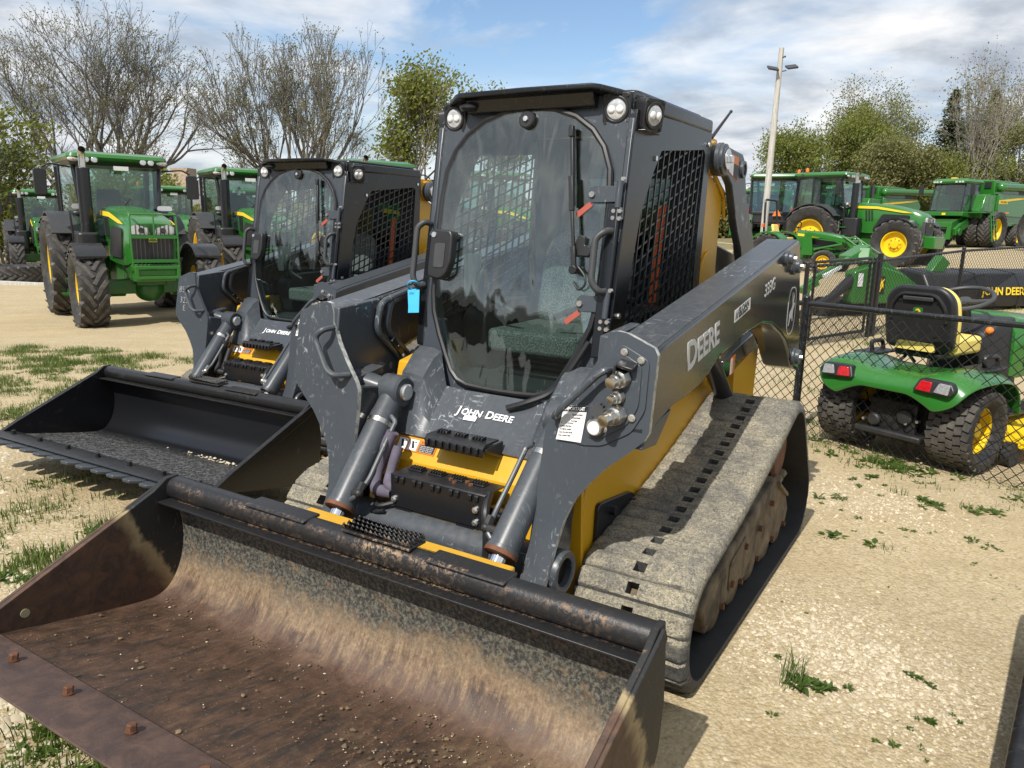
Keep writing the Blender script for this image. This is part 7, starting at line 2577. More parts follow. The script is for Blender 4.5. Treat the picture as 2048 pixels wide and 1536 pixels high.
    q = MB(); q.prism(round_poly([(0.42, 0.13), (1.02, 0.13), (1.02, 0.27), (0.92, 0.30), (0.48, 0.30)], 0.03), -0.66, 0.66); dk = q.build('mower_deck', YL, t, 0.03)
    q = MB(); q.cyl((0.40, -0.60, 0.09), (0.40, -0.53, 0.09), 0.09, 16); q.build('deck_wheel', MT['rubber'], dk)
    q = MB(); q.beam((0.45, -0.36, 0.36), (0.36, -0.50, 0.50), 0.04, 0.03); q.tube([(0.55, 0.28, 0.62), (0.40, 0.36, 0.80)], 0.014, 8); q.build('deck_lever', PL, t)
    return t


lawn_tractor((2.97, 5.60, ground_z(3, 5.6)), R(35))

# blue card tied to the nearest loader's handle
mw = LOADER1.matrix_basis.copy()
bpy.context.view_layer.update()
mw = LOADER1.matrix_world.copy()
tg = thing('price_tag', 'bright blue card tag with handwriting, tied to the grab handle of the nearest loader', 'tag', (0, 0, 0))
a = MB()
P0 = WS(-0.497, 1.335, 0.045)
loop = [WS(-0.508, 1.345, 0.050), WS(-0.440, 1.350, 0.052), WS(-0.425, 1.252, 0.060), WS(-0.486, 1.246, 0.058), WS(-0.488, 1.272, 0.058)]
a.slab([mw @ p for p in loop], tuple((mw.to_3x3() @ Vector((1, 0, 0))) * 0.0015))
card = a.build('card', MT['tag_blue'], tg)
a = MB(); a.tube([mw @ (WS(-0.485, 1.375, 0.045) + Vector((0.022 * math.sin(2 * PI * k / 14), 0.025 * math.cos(2 * PI * k / 14), 0.022 * math.sin(2 * PI * k / 14 + 0.6) - 0.01))) for k in range(14)], 0.004, 6, closed=True)
a.build('tie_loop', MT['tag_blue'], tg)
xw, yw = mw.to_3x3() @ Vector((0, 1, 0.05)), mw.to_3x3() @ Vector((-0.1, -0.05, 1))
for k, tx in enumerate(('333G', 'USED', '47x50', 'Reno Bobby')):
    lettering(tx, 0.0145, MT['black_print'], tg, tuple(mw @ (WS(-0.495 + k * 0.002, 1.324 - k * 0.0155, 0.0540))), tuple(xw), tuple(yw), 'handwriting', shear=0.2, sx=0.9 if k < 3 else 0.72, thick=0.0006)

# dark rubber track of another machine at the lower right edge
TK = thing('rubber_track', 'dark rubber track of another machine cut off by the lower right edge', 'track', (2.372, 1.522, 0), R(-127.5), None)
undercarriage(-1, TK, MT['rubber_seal'], False)


# ------------------------------------------------------------ chain link fences
def chain_link(name, label, pts, height, post_idx, cell=0.042, wire=0.0028, gate=False):
    """Posts, rails and a woven mesh along a polyline of ground points."""
    t = thing(name, label, 'gate' if gate else 'fence')
    bk = MT['black_paint']
    P = [Vector((x, y, ground_z(x, y))) for x, y in pts]
    for i in post_idx:
        p = P[i]
        m = MB(); m.cyl(p - Vector((0, 0, 0.05)), p + Vector((0, 0, height + 0.02)), 0.030, 14)
        m.ball(p + Vector((0, 0, height + 0.02)), 0.032, 12, 6, (1, 1, 0.6))
        po = m.build('post', bk, t)
    for a, b in zip(P, P[1:]):
        up = Vector((0, 0, height - 0.03))
        m = MB(); m.tube([a + up, b + up], 0.021, 12); m.build('top_rail', bk, t)
        if gate:
            m = MB(); m.tube([a + Vector((0, 0, 0.10)), b + Vector((0, 0, 0.10))], 0.019, 10); m.build('bottom_rail', bk, t)
            for q in (a, b):
                m = MB(); m.tube([q + Vector((0, 0, 0.08)), q + up], 0.019, 10); m.build('gate_stile', bk, t)
        d = b - a
        L = d.length
        u = d / L
        nrm = Vector((-u.y, u.x, 0)).normalized()
        if nrm.y > 0:
            nrm = -nrm
        off = nrm * 0.026 if not gate else nrm * 0.0
        H = height - 0.02
        nz = int(H / cell / 2)
        nx = int(L / cell) + 1
        mb = MB()
        vs, fs = [], []
        for k in range(nx):
            base = len(vs)
            for j in range(2 * nz + 1):
                s = (k + ((j + k) % 2)) * cell
                s = min(L, max(0, s))
                w = (0.0025 if ((j + k) % 2) else -0.0025)
                c = a + u * s + off + nrm * w + Vector((0, 0, 0.02 + j * cell))
                # square wire cross-section
                vs += [c + u * wire * 1.2, c + nrm * wire * 1.2, c - u * wire * 1.2, c - nrm * wire * 1.2]
            for j in range(2 * nz):
                q = base + 4 * j
                for e in range(4):
                    fs.append((q + e, q + (e + 1) % 4, q + 4 + (e + 1) % 4, q + 4 + e))
        mb.add(vs, fs)
        stuff(mb.build('chain_link_mesh', MT['wire'], t, fix=False, ang=80))
        m = MB()
        n = max(2, int(L / 0.45))
        for k in range(n):
            c = a + u * ((k + 0.5) * L / n) + up
            m.tube([c - u * 0.004, c + u * 0.004], 0.0235, 10)
        stuff(m.build('wire_ties', bk, t))
    return t


MATS['wire'] = simple('vinyl coated wire', (0.020, 0.020, 0.021), 0.38, 0, 0.2, 20)
d_ = Vector((0.95, -1.10)).normalized()
p0 = Vector((2.30, 6.05))
near_pts = [p0 - d_ * 2.4, p0, p0 + d_ * 3.1]
FN = chain_link('chain_link_fence', 'black chain link fence running in front of the riding mower', [tuple(p) for p in near_pts], 1.11, [0, 1, 2], wire=0.0036)
FG = chain_link('chain_link_gate', 'black chain link gate standing beyond the raised arm of the nearest loader', [(4.02, 10.4), (5.05, 11.05)], 1.17, [], cell=0.042, gate=True)
FF = chain_link('chain_link_fence', 'black chain link fence farther back, in front of the green mower and its curtain', [(3.88, 10.3), (3.881, 10.301), (5.14, 11.1), (7.42, 12.92), (9.4, 14.2), (13.0, 16.5)], 1.12, [0, 2, 3, 4, 5], cell=0.042)
m = MB(); m.cyl((5.24, 11.17, ground_z(5.2, 11.1)), (5.24, 11.17, ground_z(5.2, 11.1) + 1.2), 0.04, 14); m.build('post', MT['black_paint'], FF)

# ------------------------------------------------------------ light pole
lp = thing('light_pole', 'weathered wooden pole with two floodlights', 'light pole', at(8.40, 26.6))
m = MB(); m.tube([(0, 0, -0.2), (0.02, 0, 3.5), (0.06, 0, 7.05)], [0.115, 0.105, 0.078], 16); m.build('pole', MT['wood'], lp)
for s in (-1, 1):
    m = MB(); m.tube([(0.05, 0, 6.32), (0.1 + s * 0.16, -0.05, 6.36)], 0.02, 6)
    m.box((0.1 + s * 0.30, -0.12, 6.40 + (0.06 if s > 0 else 0)), (0.34, 0.30, 0.06), (R(25), R(-8 * s), 0))
    fo = m.build('floodlight', MT['plastic_grey'], lp, 0.015)
    m = MB(); m.box((0.1 + s * 0.31, -0.135, 6.365 + (0.06 if s > 0 else 0)), (0.27, 0.22, 0.01), (R(25), R(-8 * s), 0)); m.build('lamp_glass', MT['clear_lens'], fo)
m = MB(); m.tube([(0.06, -0.04, 6.75), (0.19, -0.10, 6.78)], 0.03, 8); m.build('photo_cell', MT['plastic_grey'], lp)

# ------------------------------------------------------------ tyres lying by the trees, a timber and a house
for k, (x, y, st) in enumerate(((-15.55, 24.0, 0.0), (-17.2, 24.6, 0.0))):
    w = thing('tyre_ring', ('black tractor tyre lying flat by the small distant tractor, nearer its wheel', 'black tractor tyre lying flat, cut off by the left edge')[k], 'tyre', (x, y, ground_z(x, y) + 0.26), 0)
    q = farm_wheel(w, 0, 0, 0.85, 0.52, 0.50, 20, side=1, lug_w=0.075, z=0.0)
    q.rotation_euler = (R(90), 0, 0)
    for ch in list(q.children):
        if ch.name.startswith('rim') or ch.name.startswith('wheel_nuts'):
            bpy.data.objects.remove(ch)
bm_ = MB(); bm_.box((0, 0, 0.06), (3.6, 0.14, 0.12)); bo_ = bm_.build('timber', MT['wood'], None, 0.01); bo_.location = at(-15.4, 23.0); bo_.rotation_euler = (0, 0, R(-12))
tag(bo_, 'grey weathered timber lying in front of the flat tyres', 'timber')
hs = thing('house', 'low house with grey roof and tan chimney far behind the tractors', 'house', at(-26.5, 66), R(-15))
m = MB(); m.box((0, 0, 1.5), (12, 8, 3.0)); m.build('wall', MT['paper'], hs)
m = MB(); m.prism([(-4.5, 2.9), (4.5, 2.9), (0, 5.3)], -6.4, 6.4, 'x'); m.build('roof', MT['roof'], hs) if 'roof' in MATS else m.build('roof', simple('grey shingles', (0.16, 0.155, 0.15), 0.9, 0, 0.3, 3), hs)
m = MB(); m.box((-1.0, -0.6, 5.4), (1.6, 1.2, 1.6)); m.build('chimney', simple('tan brick', (0.38, 0.29, 0.21), 0.9, 0, 0.3, 6), hs)
for k in range(3):
    m = MB(); m.box((-3.5 + 3.5 * k, -4.02, 1.7), (1.2, 0.06, 1.2)); m.build('window', MT['tractor_glass'] if False else MT['plastic_grey'], hs, 0.02)


# the dealership hall stands behind and left of the photographer; the cab glass mirrors it
db = thing('dealership_hall', 'long dark metal hall behind the photographer, mirrored in the loader windows', 'building', (-24, -11, 0))
m = MB(); m.box((-5, 0, 2.7), (10, 30, 5.4)); m.build('wall', simple('dark ribbed cladding', (0.07, 0.065, 0.055), 0.7, 0, 0.2, 2), db)
m = MB(); m.prism([(-10.6, 5.3), (0.6, 5.3), (0.3, 5.75), (-5, 6.9), (-10.3, 5.75)], -15.5, 15.5); m.build('roof', simple('dark metal roof', (0.05, 0.05, 0.05), 0.6, 0, 0.2, 2), db)
for k in range(4):
    m = MB(); m.box((0.03, -10.5 + 7 * k, 2.0), (0.1, 4.0, 4.0)); m.build('bay_door', MT['paper'] if k == 2 else MT['plastic_grey'], db)


# ------------------------------------------------------------ trees
def rand_perp(rng, d):
    v = Vector((rng.uniform(-1, 1), rng.uniform(-1, 1), rng.uniform(-1, 1)))
    v = v - d * v.dot(d)
    if v.length < 1e-4:
        v = d.orthogonal()
    return v.normalized()


def grow(rng, p, d, r, L, depth, segs, tips, spread, up, droop=0.0):
    """Recursive limb: appends (a, b, ra, rb) segments and twig tips."""
    n = 3 if depth > 1 else 2
    q = p.copy()
    cd = d.copy()
    rr = r
    for i in range(n):
        cd = (cd + rand_perp(rng, cd) * rng.uniform(0.03, 0.20) + Vector((0, 0, up * 0.10))).normalized()
        e = q + cd * (L / n)
        r2 = max(0.010, rr * 0.92)
        segs.append((q, e, rr, r2))
        if depth > 0 and i > 0 and rng.random() < 0.45:
            dd = (cd + rand_perp(rng, cd) * spread * rng.uniform(0.8, 1.3)).normalized()
            grow(rng, e, dd, r2 * 0.5, L * rng.uniform(0.5, 0.72), depth - 1, segs, tips, spread, up)
        q, rr = e, r2
    if depth <= 0:
        tips.append((q, cd))
        return
    for k in range(rng.choice((2, 2, 3))):
        dd = (cd + rand_perp(rng, cd) * spread * rng.uniform(0.5, 1.15)).normalized()
        grow(rng, q, dd, rr * rng.uniform(0.62, 0.82), L * rng.uniform(0.66, 0.88), depth - 1, segs, tips, spread, up)


def tubes_np(segs, nmin=3):
    vs, fs = [], []
    for a, b, ra, rb in segs:
        d = (b - a).normalized()
        s = d.orthogonal().normalized()
        u = d.cross(s)
        n = 3 if ra < 0.03 else (5 if ra < 0.12 else 8)
        base = len(vs)
        for p, r in ((a - d * ra * 0.2, ra), (b, rb)):
            for k in range(n):
                an = 2 * PI * k / n
                vs.append(p + (s * math.cos(an) + u * math.sin(an)) * r)
        for k in range(n):
            l = (k + 1) % n
            fs.append((base + k, base + l, base + n + l, base + n + k))
    return vs, fs


def leaf_quads(rng, centres, per, spread, size, flat=0.0):
    vs, fs = [], []
    for c, wgt in centres:
        for _ in range(per):
            p = Vector((rng.gauss(0, 1), rng.gauss(0, 1), rng.gauss(0, 0.8))) * spread + c
            d = Vector((rng.uniform(-1, 1), rng.uniform(-1, 1), rng.uniform(-1, 1))).normalized()
            s = d.orthogonal().normalized() * size * rng.uniform(0.5, 1.0)
            u = d.cross(s).normalized() * size * rng.uniform(0.3, 0.6)
            b = len(vs)
            vs += [p - s, p - u * 0.9 + s * 0.1, p + s, p + u]
            fs.append((b, b + 1, b + 2, b + 3))
    return vs, fs


def broadleaf(name, label, loc, h, seed, trunks=1, leaf='leaf_bud', per=4, size=0.12, lspread=0.25, depth=5, spread=0.55, bark='bark', group=None, r0=None, lean=0.10, trunk_frac=0.22, up=0.5, Lf=0.24, width=None):
    rng = random.Random(seed)
    segs, tips = [], []
    for k in range(trunks):
        a = 2 * PI * (k + rng.random() * 0.5) / trunks
        dd = Vector((math.cos(a) * lean * (1 if trunks == 1 else 2.2), math.sin(a) * lean, 1)).normalized()
        grow(rng, Vector((math.cos(a) * 0.25 * (trunks > 1), math.sin(a) * 0.25 * (trunks > 1), -0.2)), dd, (r0 or h * 0.020) * rng.uniform(0.8, 1.1), h * Lf, depth, segs, tips, spread, up)
    top = max(max(s[1].z for s in segs), 1)
    k = h / top
    hw = sorted(abs(s[1].x) for s in segs)[int(len(segs) * 0.985)]
    kx = k if width is None else (width / 2) / hw
    for i, (a, b, ra, rb) in enumerate(segs):
        segs[i] = (Vector((a.x * kx, a.y * kx, a.z * k)), Vector((b.x * kx, b.y * kx, b.z * k)), ra, rb)
    tips = [(Vector((p.x * kx, p.y * kx, p.z * k)), d) for p, d in tips]
    t = thing(name, label, 'tree', loc, rng.uniform(0, 6.28) if width is None else 0, group)
    thick = [s for s in segs if s[2] > h * 0.006]
    thin = [s for s in segs if s[2] <= h * 0.006]
    m = MB(); m.add(*tubes_np(thick)); m.build('trunk', MT[bark], t, fix=False, ang=80)
    if thin:
        m = MB(); m.add(*tubes_np(thin)); stuff(m.build('twigs', MT[bark], t, fix=False, ang=80))
    if per > 0:
        m = MB(); m.add(*leaf_quads(rng, tips, per, lspread, size)); stuff(m.build('crown', MT[leaf], t, fix=False))
    return t


def conifer(label, loc, h, seed, group, w=0.32):
    rng = random.Random(seed)
    t = thing('spruce_tree', label, 'tree', loc, 0, group)
    m = MB(); m.tube([(0, 0, 0), (0, 0, h)], [h * 0.016, 0.02], 8); m.build('trunk', MT['bark'], t)
    vs, fs = [], []
    n = int(h * 7)
    for i in range(n):
        z = h * (0.12 + 0.87 * (i / n))
        rad = h * w * (1 - (z / h)) ** 1.0 * rng.uniform(0.7, 1.1) + 0.15
        for k in range(7):
            a = rng.uniform(0, 2 * PI)
            d = Vector((math.cos(a), math.sin(a), -0.25 + rng.uniform(-0.1, 0.25)))
            m_ = max(3, int(rad / 0.22))
            for j in range(m_):
                p = Vector((0, 0, z)) + d * rad * (j + 0.6) / m_
                for q in range(3):
                    c = p + Vector((rng.uniform(-.16, .16), rng.uniform(-.16, .16), rng.uniform(-.16, .06)))
                    s = Vector((rng.uniform(-1, 1), rng.uniform(-1, 1), rng.uniform(-.6, .3))).normalized() * 0.17
                    u = s.orthogonal().normalized() * 0.07
                    b = len(vs)
                    vs += [c - s, c - u, c + s, c + u]
                    fs.append((b, b + 1, b + 2, b + 3))
    m = MB(); m.add(vs, fs); stuff(m.build('crown', MT['conifer'], t, fix=False))
    return t


GL, GR = 'trees left of the loaders', 'trees of the wood on the right'
broadleaf('bare_tree', 'tallest bare spreading tree with tiny buds, behind the guard-bar tractor', at(-25.2, 48), 15.2, 11, trunks=5, leaf='leaf_bud', per=2, size=0.085, lspread=0.12, depth=6, spread=0.58, group=GL, r0=0.25, lean=0.24, up=0.55, Lf=0.20, width=13.0)
broadleaf('bare_tree', 'bare vase-shaped tree with dark limbs, right of the tallest tree and behind the cleaner loader', at(-13.6, 50), 13.9, 23, trunks=5, leaf='leaf_bud', per=2, size=0.085, lspread=0.12, depth=6, spread=0.50, group=GL, r0=0.22, lean=0.22, up=0.8, Lf=0.20, width=10.6)
broadleaf('birch_tree', 'slender yellow-green leafy tree beside the cab of the nearest loader', at(-5.8, 46), 10.7, 31, trunks=3, leaf='leaf_fresh', per=11, size=0.15, lspread=0.45, depth=5, spread=0.42, group=GL, bark='bark_pale', r0=0.12, lean=0.08, up=1.1, width=4.0)
broadleaf('young_tree', 'small pale green treetop peeking over the roof of the nearest loader', at(-1.6, 52), 9.9, 37, trunks=2, leaf='leaf_fresh', per=14, size=0.13, lspread=0.32, depth=5, spread=0.42, group=GL, r0=0.12, up=1.0, width=4.2)
broadleaf('leafy_tree', 'fresh green leafy tree at the left edge of the photo', at(-24.6, 36), 7.2, 41, trunks=2, leaf='leaf_fresh', per=8, size=0.16, lspread=0.42, depth=5, spread=0.6, group=GL, r0=0.16, up=0.5, width=6.0)
broadleaf('bare_tree', 'bare tree whose thin twigs reach in at the upper left edge', at(-30.5, 42), 12.2, 43, trunks=1, leaf='leaf_bud', per=2, size=0.09, lspread=0.2, depth=5, spread=0.6, group=GL, r0=0.2, up=0.5, width=7.5)
for i, (x, y, h, s, lf) in enumerate(((-21.5, 33.0, 4.6, 51, 'leaf_dark'), (-18.2, 38.0, 4.2, 52, 'leaf_fresh'), (-24.5, 30.5, 4.0, 53, 'leaf_olive'))):
    broadleaf('bush', ('dark green bushy sapling behind the small distant tractor', 'fresh green shrub between the small distant tractor and the guard-bar tractor', 'olive shrub behind the flat tyres')[i], at(x, y), h, s, trunks=3, leaf=lf, per=26, size=0.13, lspread=0.36, depth=4, spread=0.75, group=GL, r0=0.05, lean=0.3, up=0.3, width=h * 1.1)
# wood on the right: a mixed edge of fresh maples, bare ash and dark spruce
wood = (('leafy_tree', 'bright green rounded tree at the left end of the wood', 23.5, 66, 9.6, 'leaf_fresh', 26, 7.0, 'bark', 5),
        ('leafy_tree', 'second bright green tree, just right of the wooden pole', 28.0, 68, 11.2, 'leaf_fresh', 24, 7.0, 'bark', 5),
        ('budding_tree', 'tall grey-green budding tree above the cab of the large tractor', 30.2, 72, 14.0, 'leaf_olive', 7, 8.0, 'bark_pale', 5),
        ('budding_tree', 'olive tree to the right of the tallest budding tree', 33.6, 72, 13.2, 'leaf_olive', 8, 7.2, 'bark_pale', 5),
        ('leafy_tree', 'bushy fresh green tree low behind the combines', 33.0, 60, 6.6, 'leaf_fresh', 26, 6.5, 'bark', 4),
        ('bare_tree', 'bare pale-limbed tree standing before the spruces', 33.8, 60, 13.0, 'leaf_bud', 1, 6.0, 'bark_pale', 5),
        ('bare_tree', 'bare pale tree near the right edge of the wood', 41.0, 70, 16.2, 'leaf_bud', 1, 7.0, 'bark_pale', 5),
        ('bare_tree', 'bare tree rising highest at the right edge', 47.0, 74, 17.2, 'leaf_bud', 1, 8.0, 'bark_pale', 5),
        ('leafy_tree', 'olive green tree behind the front combine', 42.5, 66, 9.6, 'leaf_olive', 20, 7.6, 'bark', 5),
        ('leafy_tree', 'dull green tree at the right edge above the combine tank', 49.0, 66, 10.6, 'leaf_olive', 20, 8.0, 'bark', 5),
        ('leafy_tree', 'green tree filling the gap between the pole and the large tractor', 29.5, 61, 7.4, 'leaf_olive', 22, 6.5, 'bark', 5),
        ('leafy_tree', 'dark leafy tree deep in the wood behind the spruces', 45.0, 76, 12.0, 'leaf_dark', 18, 9.0, 'bark', 5),
        ('leafy_tree', 'dark leafy tree deep in the wood behind the budding trees', 34.5, 78, 11.6, 'leaf_dark', 18, 9.0, 'bark', 5))
for i, (nm, lab, x, y, h, lf, per, wd, bk, dp) in enumerate(wood):
    broadleaf(nm, lab, at(x, y), h, 100 + i, trunks=2, leaf=lf, per=max(2, int(per * 1.1)), size=0.13, lspread=0.45, depth=dp, spread=0.6, group=GR, bark=bk, r0=0.12, lean=0.12, up=0.6, width=wd)
for i, (x, y, h) in enumerate(((37.0, 69, 12.6), (43.4, 74, 13.4), (46.4, 71, 12.2))):
    conifer(('dark spruce behind the bare pale-limbed tree', 'tallest dark spruce of the wood', 'dark spruce nearest the right edge')[i], at(x, y), h, 200 + i, GR)


def hedge_mass(name, pts, h, n, mat, seed, size=0.3, label=''):
    rng = random.Random(seed)
    vs, fs = [], []
    cum = []
    for _ in range(n):
        i = rng.randrange(len(pts) - 1)
        a, b = pts[i], pts[i + 1]
        f = rng.random()
        x, y = a[0] + (b[0] - a[0]) * f, a[1] + (b[1] - a[1]) * f
        y += rng.uniform(-3, 3)
        hh = h * (0.65 + 0.35 * math.sin(x * 0.55 + y * 0.13) * math.sin(x * 0.21 + 1.3))
        z = ground_z(x, y) + hh * rng.random() ** 0.75
        p = Vector((x, y, z))
        d = Vector((rng.uniform(-1, 1), rng.uniform(-1, 1), rng.uniform(-1, 1))).normalized()
        s = d.orthogonal().normalized() * size * rng.uniform(0.5, 1)
        u = d.cross(s).normalized() * size * rng.uniform(0.3, 0.7)
        k = len(vs)
        vs += [p - s, p - u, p + s, p + u]
        fs.append((k, k + 1, k + 2, k + 3))
    m = MB(); m.add(vs, fs)
    o = m.build(name, MT[mat], None, fix=False)
    stuff(o)
    return tag(o, label, 'undergrowth')


hedge_mass('undergrowth', [(16, 72), (30, 74), (58, 80)], 7.0, 60000, 'leaf_olive', 5, 0.24, 'deep olive woodland mass behind the combines on the right')
hedge_mass('undergrowth', [(20, 64), (34, 64), (54, 66)], 3.4, 26000, 'leaf_fresh', 6, 0.20, 'low fresh green brush right behind the combines')
hedge_mass('undergrowth', [(-48, 50), (-30, 62), (-6, 64), (14, 70)], 4.0, 40000, 'leaf_olive', 7, 0.2, 'olive brush far behind the tractors on the left')
hedge_mass('undergrowth', [(-46, 40), (-30, 44), (-22, 46)], 4.6, 26000, 'leaf_fresh', 8, 0.18, 'fresh green brush at the left edge below the leafy tree')
gp_ = MB(); gp_.add([(x,y,ground_z(x,y)) for y in (-5,0,5,7,8,9,10,11,12,13.5,60,200) for x in range(-60,61,5)],[(j*25+i,j*25+i+1,(j+1)*25+i+1,(j+1)*25+i) for j in range(11) for i in range(24)])
gnd=gp_.build('ground', MT['gravel']); gnd['kind']='structure'


# ------------------------------------------------------------ the gravel lot, stones, grass and weeds
VERGE = [  # (x, y, rx, ry, rot degrees, strength): patches where grass takes hold
    (-3.05, 3.75, 0.70, 1.0, 20, 1.0), (-1.35, 2.35, 0.30, 0.75, 25, 0.6), (-2.35, 5.4, 0.9, 0.6, 0, 0.0),
    (-4.9, 8.5, 1.9, 0.8, 10, 1.0), (-4.6, 6.0, 1.6, 1.1, 15, 1.0), (-6.4, 6.5, 2.4, 2.0, 0, 0.9), (-1.55, 3.55, 0.34, 0.5, 10, 0.9), (-2.6, 4.45, 0.9, 0.5, 20, 0.5),
    (-1.25, 2.0, 0.42, 0.28, -35, 1.3), (-2.12, 3.55, 0.30, 0.42, 10, 1.4), (-4.2, 6.9, 1.0, 0.8, 0, 1.2), (-6.0, 9.3, 1.3, 0.6, 0, 1.2), (2.75, 5.25, 0.95, 0.30, -49, 0.55), (3.35, 4.55, 0.8, 0.40, -49, 0.6), (2.35, 6.25, 0.5, 0.4, -49, 0.5), (3.5, 8.2, 1.2, 0.8, 0, 0.35), (6.0, 11.5, 2.2, 0.5, 35, 0.6), (10.5, 14.3, 2.5, 0.7, 30, 0.8), (12.5, 28, 5, 1.2, 5, 0.5)]


def verge_at(x, y):
    v = 0.0
    for cx, cy, rx, ry, a, st in VERGE:
        c, s = math.cos(R(a)), math.sin(R(a))
        dx, dy = x - cx, y - cy
        u, w = (c * dx + s * dy) / rx, (-s * dx + c * dy) / ry
        d = math.sqrt(u * u + w * w)
        if d < 1.4:
            k = 0.55 + 0.75 * math.sin(x * 7.1 + 1.3 * math.sin(y * 5.0)) * math.sin(y * 6.3 + 0.9 * math.sin(x * 4.1))
            v = max(v, min(1.0, st * (1 - smooth01(0.35, 1.4, d)) * k))
    return v


def make_ground():
    def axis(lo, hi, fine_lo, fine_hi, f, c):
        out = []
        x = lo
        while x < hi:
            out.append(x)
            x += f if fine_lo <= x < fine_hi else c
        out.append(hi)
        return out
    xs = [-400, -250, -150, -100] + axis(-70, 70, -8, 8, 0.18, 2.5) + [100, 150, 250, 400]
    ys = [-60, -30, -15, -8] + axis(-4, 90, 0, 14, 0.18, 2.5) + [120, 180, 300, 600]
    rng = random.Random(4)
    vs, vg = [], []
    for y in ys:
        for x in xs:
            z = ground_z(x, y)
            if abs(x) < 9 and -1 < y < 15:
                z += 0.010 * math.sin(x * 2.1 + 0.7 * y) * math.sin(y * 1.7) - 0.010
            vs.append((x, y, z))
            vg.append(verge_at(x, y) if y < 34 else (0.9 if y > 44 else 0.0))
    m = len(xs)
    fs = [(j * m + i, j * m + i + 1, (j + 1) * m + i + 1, (j + 1) * m + i) for j in range(len(ys) - 1) for i in range(m - 1)]
    me = bpy.data.meshes.new('ground')
    me.from_pydata(vs, [], fs)
    me.polygons.foreach_set('use_smooth', [True] * len(me.polygons))
    at_ = me.attributes.new('verge', 'FLOAT', 'POINT')
    at_.data.foreach_set('value', vg)
    me.materials.append(MT['gravel'])
    o = bpy.data.objects.new('ground', me)
    COL.objects.link(o)
    o['kind'] = 'structure'
    return o


make_ground()
_L1 = (LOADER1.matrix_world.inverted(), LOADER2.matrix_world.inverted())


def blocked(x, y):
    for M in _L1:
        p = M @ Vector((x, y, 0))
        if -0.95 < p.x < 1.13 and 0.52 < abs(p.y) < 1.0:
            return True
    return False


def scatter_np(n, sampler, seed, rmin, rmax, flat, name, mat, sunk=0.35):
    """Loose stones: six-sided pebbles as one mesh."""
    rng = np.random.default_rng(seed)
    pts = sampler(rng, n)
    n = len(pts)
    base = np.array([(1, 0, -.4), (.3, .95, -.4), (-.8, .6, -.4), (-.8, -.6, -.4), (.3, -.95, -.4), (.15, .1, .75)], float)
    tri = np.array([(0, 1, 5), (1, 2, 5), (2, 3, 5), (3, 4, 5), (4, 0, 5)])
    r = rmin + (rmax - rmin) * rng.random(n) ** 3.0
    jit = 1 + rng.uniform(-0.35, 0.35, (n, 6, 1))
    shp = base[None] * jit + rng.uniform(-0.22, 0.22, (n, 6, 3))
    sc = np.stack([r * rng.uniform(0.8, 1.4, n), r * rng.uniform(0.7, 1.1, n), r * rng.uniform(flat, 0.85, n)], 1)
    shp = shp * sc[:, None, :]
    a = rng.uniform(0, 2 * np.pi, n)
    c, s = np.cos(a)[:, None], np.sin(a)[:, None]
    x = shp[:, :, 0] * c - shp[:, :, 1] * s
    y = shp[:, :, 0] * s + shp[:, :, 1] * c
    V = np.stack([x + pts[:, 0:1], y + pts[:, 1:2], shp[:, :, 2] + pts[:, 2:3] + (sc[:, 2:3] * sunk)], 2).reshape(-1, 3)
    F = (tri[None] + (np.arange(n) * 6)[:, None, None]).reshape(-1, 3)
    me = bpy.data.meshes.new(name)
    me.vertices.add(len(V)); me.vertices.foreach_set('co', V.ravel())
    me.loops.add(F.size); me.loops.foreach_set('vertex_index', F.ravel().astype(np.int32))
    me.polygons.add(len(F))
    me.polygons.foreach_set('loop_start', np.arange(0, F.size, 3, dtype=np.int32))
    me.update(calc_edges=True)
    me.materials.append(MT[mat])
    o = bpy.data.objects.new(name, me)
    COL.objects.link(o)
    return stuff(o)


def view_sampler(dmin, dmax, clump=0.0, u0=-0.72, u1=0.72):
    def f(rng, n):
        d = dmin * (dmax / dmin) ** rng.random(n * 2)
        u = rng.uniform(u0, u1, n * 2)
        x, y = u * d, d * 0.97
        if clump:
            k = 0.5 + 0.5 * np.sin(x * 2.3 + 1.1 * y + 1.0) * np.sin(y * 2.9 - 0.6 * x)
            k = np.where(x < -0.5, np.maximum(k, 0.75), k)
            keep = rng.random(n * 2) < (1 - clump) + clump * k
        else:
            keep = np.ones(n * 2, bool)
        x, y = x[keep][:n], y[keep][:n]
        z = np.array([ground_z(a, b) - 0.010 + (0.010 * math.sin(a * 2.1 + 0.7 * b) * math.sin(b * 1.7) if abs(a) < 9 and -1 < b < 15 else 0) for a, b in zip(x, y)])
        ok = np.array([not blocked(a, b) for a, b in zip(x, y)])
        return np.stack([x, y, z], 1)[ok]
    return f


tag(scatter_np(230000, view_sampler(1.5, 7.0, 0.3), 1, 0.0022, 0.0115, 0.45, 'gravel', 'stone', 0.5), 'loose pale limestone gravel on the lot', 'gravel')
tag(scatter_np(14000, view_sampler(1.6, 7.0, 0.95, -0.72, -0.28), 2, 0.005, 0.024, 0.45, 'gravel', 'pale_stone', 0.5), 'coarser pale stones left of the buckets', 'gravel')
tag(scatter_np(1800, view_sampler(1.5, 3.6, 0.9, 0.10, 0.72), 3, 0.005, 0.017, 0.45, 'gravel', 'stone', 0.5), 'coarser stones near the lower right corner', 'gravel')


